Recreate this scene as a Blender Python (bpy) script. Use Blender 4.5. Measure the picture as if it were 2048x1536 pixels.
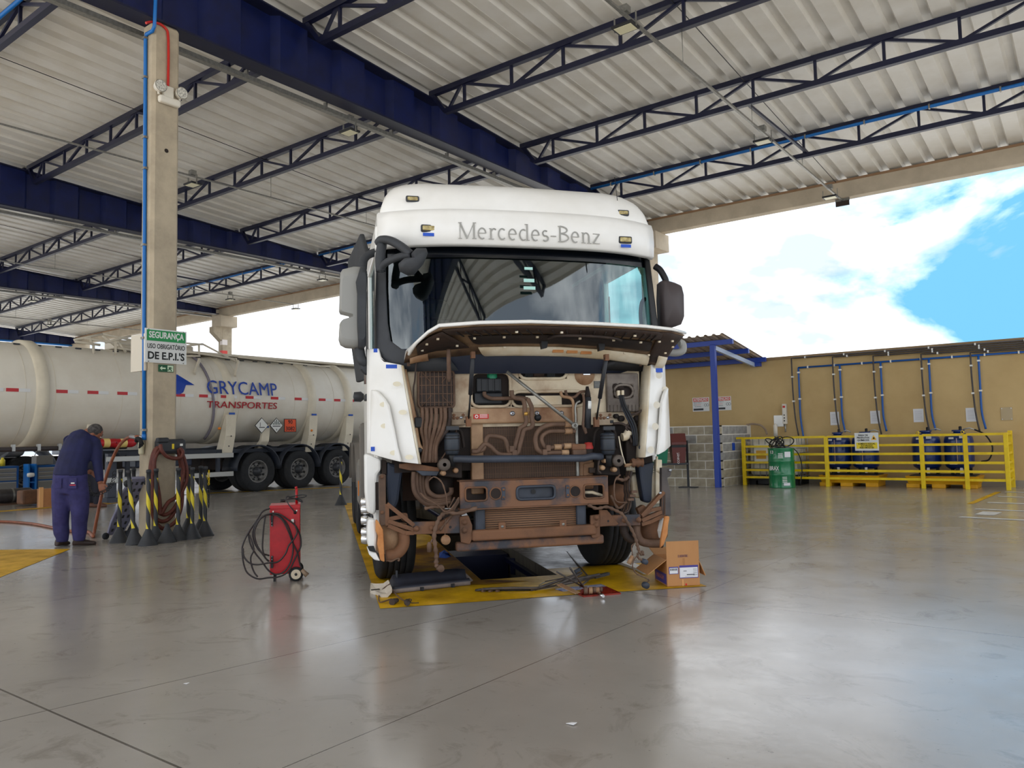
import bpy, bmesh, math, random
import numpy as np
from mathutils import Vector, Matrix
for o in list(bpy.data.objects): bpy.data.objects.remove(o)
SC = bpy.context.scene; COL = SC.collection
rnd = random.Random(7)
# ------------------------------------------------------------------ camera
FPX, CAMH = 1563.59, 1.259
YAW, PIT, ROL, TRY = [math.radians(a) for a in (-37.071, 3.919, -1.248, -50.722)]
def cam_axes():
    fwd = Vector((math.sin(YAW)*math.cos(PIT), math.cos(YAW)*math.cos(PIT), math.sin(PIT)))
    rt = Vector((math.cos(YAW), -math.sin(YAW), 0)); up = rt.cross(fwd)
    return math.cos(ROL)*rt+math.sin(ROL)*up, -math.sin(ROL)*rt+math.cos(ROL)*up, fwd
CR, CU, CF = cam_axes(); CP = Vector((0, 0, CAMH))
cd = bpy.data.cameras.new('camera'); cam = bpy.data.objects.new('camera', cd); COL.objects.link(cam)
cd.sensor_fit = 'HORIZONTAL'; cd.sensor_width = 36; cd.lens = FPX/2048*36; cd.clip_end = 500
cam.matrix_world = Matrix(((CR.x, CU.x, -CF.x, 0), (CR.y, CU.y, -CF.y, 0), (CR.z, CU.z, -CF.z, CAMH), (0, 0, 0, 1)))
SC.camera = cam
SC.view_settings.view_transform = 'Standard'; SC.view_settings.look = 'None'
SC.view_settings.gamma = 1; SC.view_settings.use_curve_mapping = False
SC.view_settings.exposure = 1.6
def ray(x, y): return CR*((x-1024)/FPX) + CU*(-(y-768)/FPX) + CF
def on(x, y, p0, n):
    d = ray(x, y); n = Vector(n); return CP + d*((Vector(p0)-CP).dot(n)/d.dot(n))
def gz(x, y, z=0): return on(x, y, (0, 0, z), (0, 0, 1))
def atX(x, y, X): return on(x, y, (X, 0, 0), (1, 0, 0))
def atY(x, y, Y): return on(x, y, (0, Y, 0), (0, 1, 0))
def lin(c):
    if isinstance(c, (int, float)): c = (c, c, c)
    return tuple((v/255/12.92 if v/255 <= .04045 else ((v/255+.055)/1.055)**2.4) for v in c)
# ------------------------------------------------------------------ sky
W = bpy.data.worlds.new('world'); SC.world = W; W.use_nodes = True
nt = W.node_tree; N = nt.nodes; L = nt.links; N.clear()
def nn(t, **k):
    n = N.new(t)
    for a, b in k.items(): setattr(n, a, b)
    return n
tc = nn('ShaderNodeTexCoord'); mp = nn('ShaderNodeMapping'); L.new(tc.outputs['Generated'], mp.inputs['Vector'])
mp.inputs['Scale'].default_value = (1.0, 1.0, 2.1); mp.inputs['Location'].default_value = (0.73, 0.05, 0.55)
n1 = nn('ShaderNodeTexNoise'); n1.inputs['Scale'].default_value = 3.1; n1.inputs['Detail'].default_value = 7; n1.inputs['Roughness'].default_value = .55
n1.inputs['Distortion'].default_value = .35; L.new(mp.outputs[0], n1.inputs['Vector'])
n2 = nn('ShaderNodeTexNoise'); n2.inputs['Scale'].default_value = 6.0; n2.inputs['Detail'].default_value = 5; L.new(mp.outputs[0], n2.inputs['Vector'])
# clear blue region on one side of the sky, cloud cover elsewhere
sx = nn('ShaderNodeSeparateXYZ'); L.new(tc.outputs['Generated'], sx.inputs[0])
dt = nn('ShaderNodeVectorMath', operation='DOT_PRODUCT'); L.new(tc.outputs['Generated'], dt.inputs[0])
BD = ray(2090, 430).normalized(); dt.inputs[1].default_value = BD
mr = nn('ShaderNodeMapRange'); mr.inputs[1].default_value = .968; mr.inputs[2].default_value = 1.0; mr.inputs[3].default_value = 0; mr.inputs[4].default_value = .23
L.new(dt.outputs['Value'], mr.inputs[0])
sb = nn('ShaderNodeMath', operation='SUBTRACT'); L.new(n1.outputs['Fac'], sb.inputs[0]); L.new(mr.outputs[0], sb.inputs[1])
cr = nn('ShaderNodeValToRGB'); cr.color_ramp.elements[0].position = .27; cr.color_ramp.elements[0].color = (0, 0, 0, 1)
cr.color_ramp.elements[1].position = .40; cr.color_ramp.elements[1].color = (1, 1, 1, 1); L.new(sb.outputs[0], cr.inputs[0])
cc = nn('ShaderNodeValToRGB'); cc.color_ramp.elements[0].position = .43; cc.color_ramp.elements[0].color = (.31, .35, .41, 1)
cc.color_ramp.elements[1].position = .66; cc.color_ramp.elements[1].color = (.97, .985, 1.0, 1); L.new(n2.outputs['Fac'], cc.inputs[0])
mx = nn('ShaderNodeMix', data_type='RGBA'); L.new(cr.outputs[0], mx.inputs[0]); mx.inputs[6].default_value = (.08, .235, .40, 1); L.new(cc.outputs[0], mx.inputs[7])
SKY_S = 0.95
bg = nn('ShaderNodeBackground'); bg.inputs[1].default_value = SKY_S; L.new(mx.outputs[2], bg.inputs[0])
wo = nn('ShaderNodeOutputWorld'); L.new(bg.outputs[0], wo.inputs[0])
sun_d = bpy.data.lights.new('sun', 'SUN'); sun_d.energy = 4.5; sun_d.angle = math.radians(3); sun_d.color = (1, .98, .95)
sun = bpy.data.objects.new('sun', sun_d); COL.objects.link(sun); sun.rotation_euler = (math.radians(26), 0, 0)
# ------------------------------------------------------------------ materials
MATS = {}
def mat(name, c, c2=None, scale=4.0, rough=.5, metal=0., bump=0., bscale=None, coat=0., lo=.35, hi=.65, rvar=0., detail=4, emit=0., alpha=1., trans=0., ior=1.45, stretch=None, coord='Object', spec=None):
    if name in MATS: return MATS[name]
    m = bpy.data.materials.new(name); m.use_nodes = True; t = m.node_tree; b = t.nodes['Principled BSDF']
    b.inputs['Base Color'].default_value = (*lin(c), 1); b.inputs['Roughness'].default_value = rough
    b.inputs['Metallic'].default_value = metal; b.inputs['Coat Weight'].default_value = coat; b.inputs['Coat Roughness'].default_value = .08
    b.inputs['Transmission Weight'].default_value = trans; b.inputs['IOR'].default_value = ior; b.inputs['Alpha'].default_value = alpha
    if spec is not None: b.inputs['Specular IOR Level'].default_value = spec
    if emit: b.inputs['Emission Color'].default_value = (*lin(c), 1); b.inputs['Emission Strength'].default_value = emit
    if c2 is not None or bump or rvar:
        co = t.nodes.new('ShaderNodeTexCoord'); mpn = t.nodes.new('ShaderNodeMapping'); t.links.new(co.outputs[coord], mpn.inputs[0])
        if stretch: mpn.inputs['Scale'].default_value = stretch
        no = t.nodes.new('ShaderNodeTexNoise'); no.inputs['Scale'].default_value = scale; no.inputs['Detail'].default_value = detail; no.inputs['Roughness'].default_value = .6
        t.links.new(mpn.outputs[0], no.inputs['Vector'])
        if c2 is not None:
            r = t.nodes.new('ShaderNodeValToRGB'); r.color_ramp.elements[0].position = lo; r.color_ramp.elements[1].position = hi
            r.color_ramp.elements[0].color = (*lin(c), 1); r.color_ramp.elements[1].color = (*lin(c2), 1)
            t.links.new(no.outputs['Fac'], r.inputs[0]); t.links.new(r.outputs[0], b.inputs['Base Color'])
        if rvar:
            q = t.nodes.new('ShaderNodeMapRange'); q.inputs[1].default_value = .3; q.inputs[2].default_value = .7
            q.inputs[3].default_value = max(0, rough-rvar); q.inputs[4].default_value = min(1, rough+rvar)
            t.links.new(no.outputs['Fac'], q.inputs[0]); t.links.new(q.outputs[0], b.inputs['Roughness'])
        if bump:
            nb = t.nodes.new('ShaderNodeTexNoise'); nb.inputs['Scale'].default_value = bscale or scale*6; nb.inputs['Detail'].default_value = 3
            t.links.new(mpn.outputs[0], nb.inputs['Vector'])
            bu = t.nodes.new('ShaderNodeBump'); bu.inputs['Strength'].default_value = bump; bu.inputs['Distance'].default_value = .02
            t.links.new(nb.outputs['Fac'], bu.inputs['Height']); t.links.new(bu.outputs[0], b.inputs['Normal'])
    MATS[name] = m; return m
# ------------------------------------------------------------------ mesh builder
class MB:
    def __init__(s): s.v = []; s.f = []; s.sm = []
    def add(s, vs, fs, smooth=False):
        b = len(s.v); s.v += [tuple(p) for p in vs]; s.f += [[i+b for i in f] for f in fs]; s.sm += [smooth]*len(fs); return s
    def box(s, lo, hi, mw=None):
        x0, y0, z0 = lo; x1, y1, z1 = hi
        vs = [(x0,y0,z0),(x1,y0,z0),(x1,y1,z0),(x0,y1,z0),(x0,y0,z1),(x1,y0,z1),(x1,y1,z1),(x0,y1,z1)]
        if mw is not None: vs = [mw @ Vector(p) for p in vs]
        return s.add(vs, [(0,3,2,1),(4,5,6,7),(0,1,5,4),(1,2,6,5),(2,3,7,6),(3,0,4,7)])
    def cbox(s, c, d, mw=None):
        return s.box((c[0]-d[0]/2, c[1]-d[1]/2, c[2]-d[2]/2), (c[0]+d[0]/2, c[1]+d[1]/2, c[2]+d[2]/2), mw)
    def bar(s, a, b, w, h, up=(0, 0, 1)):
        a = Vector(a); b = Vector(b); d = b-a; ln = d.length; d.normalize(); up = Vector(up)
        if abs(d.dot(up)) > .99: up = Vector((0, 1, 0))
        x = d.cross(up).normalized(); z = x.cross(d)
        return s.box((-w/2, 0, -h/2), (w/2, ln, h/2), Matrix(((x.x, d.x, z.x, a.x), (x.y, d.y, z.y, a.y), (x.z, d.z, z.z, a.z), (0, 0, 0, 1))))
    def tube(s, pts, r, n=8, caps=True, rs=None):
        P = [Vector(p) for p in pts]; k = len(P); rings = []; nrm = None
        for i in range(k):
            d = (P[min(i+1, k-1)]-P[max(i-1, 0)])
            if d.length < 1e-9: d = Vector((0, 0, 1))
            d.normalize()
            if nrm is None:
                nrm = d.orthogonal().normalized()
            else:
                nrm = nrm - d*nrm.dot(d)
                if nrm.length < 1e-6: nrm = d.orthogonal()
                nrm.normalize()
            bi = d.cross(nrm); rr = rs[i] if rs else r
            rings.append([P[i]+(nrm*math.cos(2*math.pi*j/n)+bi*math.sin(2*math.pi*j/n))*rr for j in range(n)])
        b = len(s.v); s.v += [tuple(p) for q in rings for p in q]
        for i in range(k-1):
            for j in range(n):
                s.f.append([b+i*n+j, b+i*n+(j+1) % n, b+(i+1)*n+(j+1) % n, b+(i+1)*n+j]); s.sm.append(True)
        if caps:
            s.f.append([b+j for j in range(n)][::-1]); s.sm.append(False); s.f.append([b+(k-1)*n+j for j in range(n)]); s.sm.append(False)
        return s
    def cyl(s, a, b, r, n=16, r2=None): return s.tube([a, b], r, n, rs=[r, r if r2 is None else r2])
    def lathe(s, prof, o=(0, 0, 0), ax='z', n=24, mw=None, smooth=True, arc=None):
        b = len(s.v); k = len(prof); a0, a1 = arc or (0, 2*math.pi); full = arc is None; m = n if full else n+1
        for (r, h) in prof:
            for j in range(m):
                t = a0+(a1-a0)*j/n; c, q = r*math.cos(t), r*math.sin(t)
                p = {'z': (c, q, h), 'y': (q, h, c), 'x': (h, c, q)}[ax]
                p = Vector((p[0]+o[0], p[1]+o[1], p[2]+o[2]))
                s.v.append(tuple(mw @ p if mw is not None else p))
        for i in range(k-1):
            for j in range(n):
                jj = (j+1) % m
                s.f.append([b+i*m+j, b+i*m+jj, b+(i+1)*m+jj, b+(i+1)*m+j]); s.sm.append(smooth)
        return s
    def prism(s, poly, fr, depth):
        """poly: 2d points; fr: function (u,v,w)->3d; extruded from w=0 to depth"""
        n = len(poly); vs = [fr(u, v, 0) for u, v in poly]+[fr(u, v, depth) for u, v in poly]
        fs = [list(range(n)), list(range(2*n-1, n-1, -1))]+[[i, i+n, (i+1) % n+n, (i+1) % n] for i in range(n)]
        return s.add(vs, fs)
    def grid(s, G, smooth=True, thick=None, closed=False):
        r, c = len(G), len(G[0]); vs = [p for row in G for p in row]
        fs = [[i*c+j, i*c+(j+1) % c, (i+1)*c+(j+1) % c, (i+1)*c+j] for i in range(r-1) for j in range(c if closed else c-1)]
        return s.add(vs, fs, smooth)
    def build(s, name, m, parent=None, bevel=0., seg=2, solid=0., subd=0, kind=None, fix=True):
        me = bpy.data.meshes.new(name); me.from_pydata(s.v, [], s.f)
        for p, q in zip(me.polygons, s.sm): p.use_smooth = q
        if fix:
            bm = bmesh.new(); bm.from_mesh(me); bmesh.ops.recalc_face_normals(bm, faces=bm.faces); bm.to_mesh(me); bm.free()
        me.materials.append(m if not isinstance(m, str) else MATS[m])
        return link(name, me, parent, bevel, seg, solid, subd, kind)
def link(name, me, parent=None, bevel=0., seg=2, solid=0., subd=0, kind=None):
    o = bpy.data.objects.new(name, me); COL.objects.link(o)
    if parent is not None: o.parent = parent
    if solid: md = o.modifiers.new('solid', 'SOLIDIFY'); md.thickness = solid; md.offset = 0
    if bevel: md = o.modifiers.new('bevel', 'BEVEL'); md.width = bevel; md.segments = seg; md.limit_method = 'ANGLE'
    if subd: md = o.modifiers.new('subd', 'SUBSURF'); md.levels = subd; md.render_levels = subd
    if kind: o['kind'] = kind
    return o
def tag(o, label, cat, group=None):
    o['label'] = label; o['category'] = cat
    if group: o['group'] = group
    return o
def thing(name, label, cat, loc=(0, 0, 0), rz=0., group=None):
    o = bpy.data.objects.new(name, None); COL.objects.link(o); o.location = loc; o.rotation_euler = (0, 0, rz); o.empty_display_size = .1
    return tag(o, label, cat, group)
def struct(o): o['kind'] = 'structure'; return o
def copy_tree(o, parent=None):
    c = o.copy(); COL.objects.link(c); c.parent = parent
    for ch in list(o.children): copy_tree(ch, c)
    return c
def inst(o, parent, mw):
    """copy of a part sharing mesh data"""
    c = o.copy(); COL.objects.link(c); c.parent = parent; c.matrix_local = mw; return c
def T3(x=0, y=0, z=0): return Matrix.Translation((x, y, z))
def arc_pts(c, r, a0, a1, n, f): return [f(c[0]+r*math.cos(a0+(a1-a0)*i/n), c[1]+r*math.sin(a0+(a1-a0)*i/n)) for i in range(n+1)]
def smooth_path(P, n=6):
    """catmull-rom through points"""
    P = [Vector(p) for p in P]; Q = [P[0]*2-P[1]]+P+[P[-1]*2-P[-2]]; out = []
    for i in range(1, len(Q)-2):
        for k in range(n):
            t = k/n; a, b, c, d = Q[i-1], Q[i], Q[i+1], Q[i+2]
            out.append(.5*((2*b)+(c-a)*t+(2*a-5*b+4*c-d)*t*t+(3*b-a-3*c+d)*t**3))
    out.append(P[-1]); return out
def text(body, size, m, parent, mw, depth=.002, align='CENTER', bold=0., sx=1., name='lettering', width=None):
    cu = bpy.data.curves.new('t', 'FONT'); cu.body = body; cu.size = size; cu.extrude = depth; cu.align_x = align; cu.align_y = 'CENTER'; cu.offset = bold; cu.resolution_u = 3
    ob = bpy.data.objects.new('t', cu); COL.objects.link(ob)
    me = bpy.data.meshes.new_from_object(ob.evaluated_get(bpy.context.evaluated_depsgraph_get()))
    bpy.data.objects.remove(ob); me.materials.clear(); me.materials.append(m)
    if width:
        xs = [v.co.x for v in me.vertices]; sx = width/(max(xs)-min(xs))
    o = link(name, me, parent); o.matrix_local = mw @ Matrix.Diagonal((sx, 1, 1, 1)); return o
def frame(o, x, y):
    """matrix with local x,y axes given, z = x cross y, origin o"""
    x = Vector(x).normalized(); y = Vector(y); y = (y-x*x.dot(y)).normalized(); z = x.cross(y)
    return Matrix(((x.x, y.x, z.x, o[0]), (x.y, y.y, z.y, o[1]), (x.z, y.z, z.z, o[2]), (0, 0, 0, 1)))
# ------------------------------------------------------------------ base materials
mat('concrete_col', (190,176,152), (168,155,134), scale=3, rough=.8, bump=.15, bscale=40)
mat('beam_conc', (196,182,160), (178,165,145), scale=2, rough=.8, bump=.1)
mat('navy', (10,26,82), (8,20,66), scale=3, rough=.4)
mat('navy_dark', (24,28,58), (20,23,48), scale=3, rough=.4)
mat('sheet', (228,225,218), (216,211,200), scale=1.2, rough=.34)
mat('pipe_blue', (22,110,190), rough=.35)
mat('galv', (150,148,140), (128,126,120), scale=20, rough=.4, metal=.6)
mat('yellow', (240,208,20), (225,190,14), scale=8, rough=.35)
mat('white', (235,235,230), rough=.5)
mat('black', (16,16,18), rough=.5)
mat('rubber', (26,27,29), (36,36,38), scale=14, rough=.75)
mat('dark_grey', (46,48,52), rough=.5)
mat('wall_paint', (204,176,124), (190,161,110), scale=.9, rough=.75, bump=.06, bscale=30)
mat('red', (190,24,32), (165,20,28), scale=9, rough=.35)
mat('steel', (170,172,176), rough=.3, metal=.9)
# ------------------------------------------------------------------ floor (with the inspection pit left open)
TXV = Vector((math.cos(TRY), -math.sin(TRY), 0)); TYV = Vector((math.sin(TRY), math.cos(TRY), 0))
def tw(x, y, z=0): return TXV*(x+1.65)+TYV*(y+7.38)+Vector((0, 0, z))   # truck frame (front axle centre) to world
def floor_mat():
    m = bpy.data.materials.new('floor_epoxy'); m.use_nodes = True; t = m.node_tree; b = t.nodes['Principled BSDF']; Ln = t.links.new
    co = t.nodes.new('ShaderNodeTexCoord')
    def noise(s, d, st=(1, 1, 1), ro=.6, dist=0):
        mpn = t.nodes.new('ShaderNodeMapping'); mpn.inputs['Scale'].default_value = st; Ln(co.outputs['Object'], mpn.inputs[0])
        n = t.nodes.new('ShaderNodeTexNoise'); n.inputs['Scale'].default_value = s; n.inputs['Detail'].default_value = d; n.inputs['Roughness'].default_value = ro; n.inputs['Distortion'].default_value = dist
        Ln(mpn.outputs[0], n.inputs['Vector']); return n.outputs['Fac']
    def ramp(f, p0, c0, p1, c1):
        r = t.nodes.new('ShaderNodeValToRGB'); e = r.color_ramp.elements; e[0].position = p0; e[0].color = (*c0, 1); e[1].position = p1; e[1].color = (*c1, 1); Ln(f, r.inputs[0]); return r.outputs[0]
    def mul(a, bb, fac=1.):
        x = t.nodes.new('ShaderNodeMix'); x.data_type = 'RGBA'; x.blend_type = 'MULTIPLY'; x.inputs[0].default_value = fac; Ln(a, x.inputs[6]); Ln(bb, x.inputs[7]); return x.outputs[2]
    base = ramp(noise(.5, 5), .3, lin((146,140,132)), .7, lin((166,160,152)))
    scuff = ramp(noise(2.2, 8, (1, 1, 1), .7, 1.2), .33, (.62, .58, .54), .45, (1, 1, 1))
    speck = ramp(noise(28, 3), .25, (.45, .42, .4), .31, (1, 1, 1))
    c = mul(mul(base, scuff, .7), speck, .8)
    # saw-cut joints: two families along the building axes
    sp = t.nodes.new('ShaderNodeSeparateXYZ'); Ln(co.outputs['Object'], sp.inputs[0])
    def joint(sock, pos, w):
        a = t.nodes.new('ShaderNodeMath'); a.operation = 'SUBTRACT'; Ln(sock, a.inputs[0]); a.inputs[1].default_value = pos
        q = t.nodes.new('ShaderNodeMath'); q.operation = 'ABSOLUTE'; Ln(a.outputs[0], q.inputs[0])
        g = t.nodes.new('ShaderNodeMath'); g.operation = 'GREATER_THAN'; Ln(q.outputs[0], g.inputs[0]); g.inputs[1].default_value = w; return g.outputs[0]
    js = [joint(sp.outputs[1], 1.71, .006), joint(sp.outputs[1], 5.63, .004), joint(sp.outputs[1], 9.55, .004), joint(sp.outputs[0], -2.62, .003), joint(sp.outputs[0], -7.0, .003)]
    # slightly skewed long joint
    dd = t.nodes.new('ShaderNodeVectorMath'); dd.operation = 'DOT_PRODUCT'; Ln(co.outputs['Object'], dd.inputs[0])
    a, bb2 = gz(0, 1443), gz(1040, 1201); dv = (bb2-a).normalized(); nv = Vector((dv.y, -dv.x, 0)); dd.inputs[1].default_value = nv
    js.append(joint(dd.outputs['Value'], nv.dot(a), .004))
    acc = js[0]
    for j in js[1:]:
        k = t.nodes.new('ShaderNodeMath'); k.operation = 'MULTIPLY'; Ln(acc, k.inputs[0]); Ln(j, k.inputs[1]); acc = k.outputs[0]
    jc = ramp(acc, .4, (.22, .2, .18), .6, (1, 1, 1)); c = mul(c, jc)
    Ln(c, b.inputs['Base Color'])
    rr = t.nodes.new('ShaderNodeMapRange'); rr.inputs[1].default_value = .3; rr.inputs[2].default_value = .7; rr.inputs[3].default_value = .15; rr.inputs[4].default_value = .25
    Ln(noise(1.6, 7, (1, 1, 1), .7), rr.inputs[0]); Ln(rr.outputs[0], b.inputs['Roughness'])
    b.inputs['IOR'].default_value = 2.1
    bu = t.nodes.new('ShaderNodeBump'); bu.inputs['Strength'].default_value = .04; bu.inputs['Distance'].default_value = .02; Ln(noise(7, 5), bu.inputs['Height']); Ln(bu.outputs[0], b.inputs['Normal'])
    MATS['floor_epoxy'] = m; return m
floor_mat()
PX0, PX1, PY0, PY1 = -.29, .42, -.45, 9.5      # pit opening in the truck frame
bmf = bmesh.new(); ed = []
for loop in ([Vector((-52, -7, 0)), Vector((9, -7, 0)), Vector((9, 22.5, 0)), Vector((-52, 22.5, 0))], [tw(PX0, PY0), tw(PX1, PY0), tw(PX1, PY1), tw(PX0, PY1)]):
    vs = [bmf.verts.new(v) for v in loop]; ed += [bmf.edges.new((vs[k], vs[(k+1) % 4])) for k in range(4)]
bmesh.ops.triangle_fill(bmf, use_beauty=True, use_dissolve=False, edges=ed, normal=(0, 0, 1))
mef = bpy.data.meshes.new('floor'); bmf.to_mesh(mef); bmf.free(); mef.materials.append(MATS['floor_epoxy'])
fl_o = link('floor', mef)
for f in fl_o.data.polygons:
    if f.normal.z < 0: f.flip()
yard = MB(); 
for (x0, y0, x1, y1) in ((-150, 22.5, 60, 150), (-150, -80, 60, -7), (-150, -7, -52, 22.5), (9, -7, 60, 22.5)): yard.add([(x0, y0, -.02), (x1, y0, -.02), (x1, y1, -.02), (x0, y1, -.02)], [(0, 1, 2, 3)])
yo = yard.build('ground', mat('asphalt', (150,149,146), (132,131,128), scale=.6, rough=.9)); yo['kind'] = 'structure'; tag(yo, 'pale sunlit yard outside the open workshop', 'ground')
floor = struct(fl_o); tag(floor, 'glossy grey epoxy workshop floor with scuffs and saw-cut joints', 'floor')
# yellow floor paint
def paint_mat(name, c, c2, worn, sc=3.):
    m = mat(name, c, c2, scale=sc, rough=.42 if 'stain' not in name else .7, rvar=.1, lo=.42, hi=.7, detail=8, bump=.05, bscale=12, spec=.3 if 'white' in name else .12); return m
paint_mat('floor_yellow', (214,166,18), (150,112,22), None, 2.4)
paint_mat('floor_stain', (84,50,22), (176,128,24), None, 2.0)
paint_mat('floor_white', (205,205,200), (170,166,160), None, 5)
def patch(pts, m, name='floor_paint', z=.003):
    p = MB(); n = len(pts); p.add([(q[0], q[1], z) for q in pts], [list(range(n))]); o = p.build(name, m, floor); return o
patch([tw(-1.24, -1.35), tw(PX0, -1.35), tw(PX0, 9), tw(-1.24, 9)], 'floor_yellow')
patch([tw(PX0, -1.35), tw(PX1, -1.35), tw(PX1, PY0), tw(PX0, PY0)], 'floor_yellow')
patch([tw(PX1, -1.35), tw(1.42, -1.39), tw(1.42, -.1), tw(PX1, -.1)], 'floor_yellow')
patch([tw(PX1, -.1), tw(1.42, -.1), tw(1.42, 6), tw(PX1, 6)], mat('oily_floor', (112,104,96), (52,42,34), scale=3, rough=.36, rvar=.14, lo=.4, hi=.62, detail=8, spec=.3))
patch([tw(-1.05, -.6), tw(-.75, -.75), tw(-.5, -.62), tw(PX0-.005, -.7), tw(.1, -.66), tw(PX0-.005, PY0-.01), tw(PX0-.005, 2.2), tw(-.6, 1.9), tw(-1.0, .8)], 'floor_stain', z=.006)
g0, g1, g2 = gz(0, 1100), gz(142, 1098), gz(0, 1155)
ext = (g0-g1).normalized()
patch([g1, g0+ext*6, g2+(g2-g1).normalized()*4], 'floor_yellow')
# yellow walkway lines in the distance and white hatching on the right
def stripe(a, b, w, m, z=.003):
    a = Vector(a); b = Vector(b); d = (b-a).normalized(); s = Vector((-d.y, d.x, 0))*w/2
    patch([a+s, b+s, b-s, a-s], m, z=z)
stripe(gz(0, 1023), gz(215, 1006), .35, 'floor_yellow'); stripe(gz(0, 1023)+(gz(0, 1023)-gz(215, 1006)), gz(0, 1023), .35, 'floor_yellow')
stripe(gz(385, 988), gz(700, 974), .25, 'floor_yellow'); stripe(gz(200, 1010), gz(385, 988), .12, 'floor_yellow')
stripe(gz(1940, 1008), gz(1997, 984), .1, 'floor_yellow')
for (y, x0) in ((984, 2010), (993, 1996), (1005, 1975), (1018, 1950), (1034, 1920)):
    a = gz(x0, y); stripe(a, a+Vector((4, -.55, 0)), .14, 'floor_white')
stripe(gz(1968, 1030), gz(1985, 1024), .25, 'floor_white')
# ------------------------------------------------------------------ inspection pit
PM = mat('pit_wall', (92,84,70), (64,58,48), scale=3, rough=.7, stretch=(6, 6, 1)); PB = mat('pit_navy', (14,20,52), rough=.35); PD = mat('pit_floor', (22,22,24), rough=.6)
pit = thing('inspection_pit', 'long rectangular inspection pit in the floor below the white truck', 'pit'); pit['kind'] = 'structure'
def tq(pts, m, name): return MB().add([tw(*p) for p in pts], [(0, 1, 2, 3)]).build(name, m, pit, fix=False)
D = -1.45
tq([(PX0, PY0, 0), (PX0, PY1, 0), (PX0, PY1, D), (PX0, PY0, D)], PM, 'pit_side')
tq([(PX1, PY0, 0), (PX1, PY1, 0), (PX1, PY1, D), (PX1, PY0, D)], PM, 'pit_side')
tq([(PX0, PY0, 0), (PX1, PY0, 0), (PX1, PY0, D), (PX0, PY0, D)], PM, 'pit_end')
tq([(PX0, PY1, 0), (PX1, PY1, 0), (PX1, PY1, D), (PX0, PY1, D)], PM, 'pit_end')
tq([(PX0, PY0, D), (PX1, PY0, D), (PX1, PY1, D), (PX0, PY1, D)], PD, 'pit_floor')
b = MB()
for x in (PX0+.03, PX1-.03):
    MB().bar(tw(x, PY0, -.13), tw(x, 9, -.13), .05, .05).build('edge_rail', PB, pit)
MB().bar(tw(PX1-.02, 1.2, -.08), tw(PX1-.02, 1.2, -.26), .06, .02).build('rail_bracket', PB, pit)
c = MB(); c.bar(tw(PX0+.02, 1.7, -.32), tw(PX1-.02, 1.7, -.32), .5, .5); c.build('pit_jack', PB, pit)
# ------------------------------------------------------------------ roof
RZ = lambda y: 8.79-.062*y
YE = 20.3; Y0 = -6; NP = 57; PW = .98
def sheet_mesh():
    prof = []
    for k in range(2):
        u = k*.49; prof += [(u, 0), (u+.28, 0), (u+.325, .085), (u+.445, .085), (u+.489, 0)]
    prof.append((.995, 0)); m = MB(); ys = [Y0, 10.6, YE+.45]
    G = [[(x, y, RZ(y)+z+.012) for x, z in prof] for y in ys]
    m.grid(G, smooth=False); return m
roof = thing('ceiling', 'white corrugated sheet-metal roof over the workshop', 'roof'); roof['kind'] = 'structure'
s0 = sheet_mesh().build('roof_sheet', 'sheet', roof, solid=.004)
X1 = 6.0
for i in range(NP):
    o = s0 if i == 0 else inst(s0, roof, T3(0)); o.matrix_local = T3(X1-PW*(i+1), 0, .004*(i % 2))
# girders: tapered, with trapezoidal corrugated web
def girder(X, ylo, label, nz=7.17):
    g = thing('roof_girder', label, 'girder', (X, 0, 0), group=None); g['kind'] = 'structure'
    yend = YE-.1
    w = MB(); rows = []; y = ylo; k = 0; pr = []
    while y < yend:
        pr += [(y, .07 if k % 2 else -.07), (min(y+.54, yend), .07 if k % 2 else -.07)]; y += .635; k += 1
    w.grid([[(x, y, nz+.02) for y, x in pr], [(x, y, RZ(y)-.13) for y, x in pr]], smooth=False).build('web', 'navy', g)
    MB().box((-.16, ylo, nz), (.16, yend, nz+.03)).build('bottom_flange', 'navy_dark', g)
    f = MB(); f.add([(x, y, RZ(y)-.12+dz) for y in (ylo, yend) for dz in (-.025, 0) for x in (-.16, .16)], [(0,1,3,2),(4,6,7,5),(0,4,5,1),(2,3,7,6),(0,2,6,4),(1,5,7,3)]).build('top_flange', 'navy_dark', g)
    return g
girder(-10.35, .6, 'navy blue steel girder with ribbed web over the concrete column')
girder(-21.2, 3., 'navy blue steel girder in the second row behind the concrete column')
girder(-32.1, 6., 'navy blue steel girder in the third row ending at a far concrete column')
girder(-46.2, 8., 'deep navy blue steel girder farthest back at the left edge', 7.0)
girder(.62, -5.8, 'navy blue steel girder beyond the right edge of the view')
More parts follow.
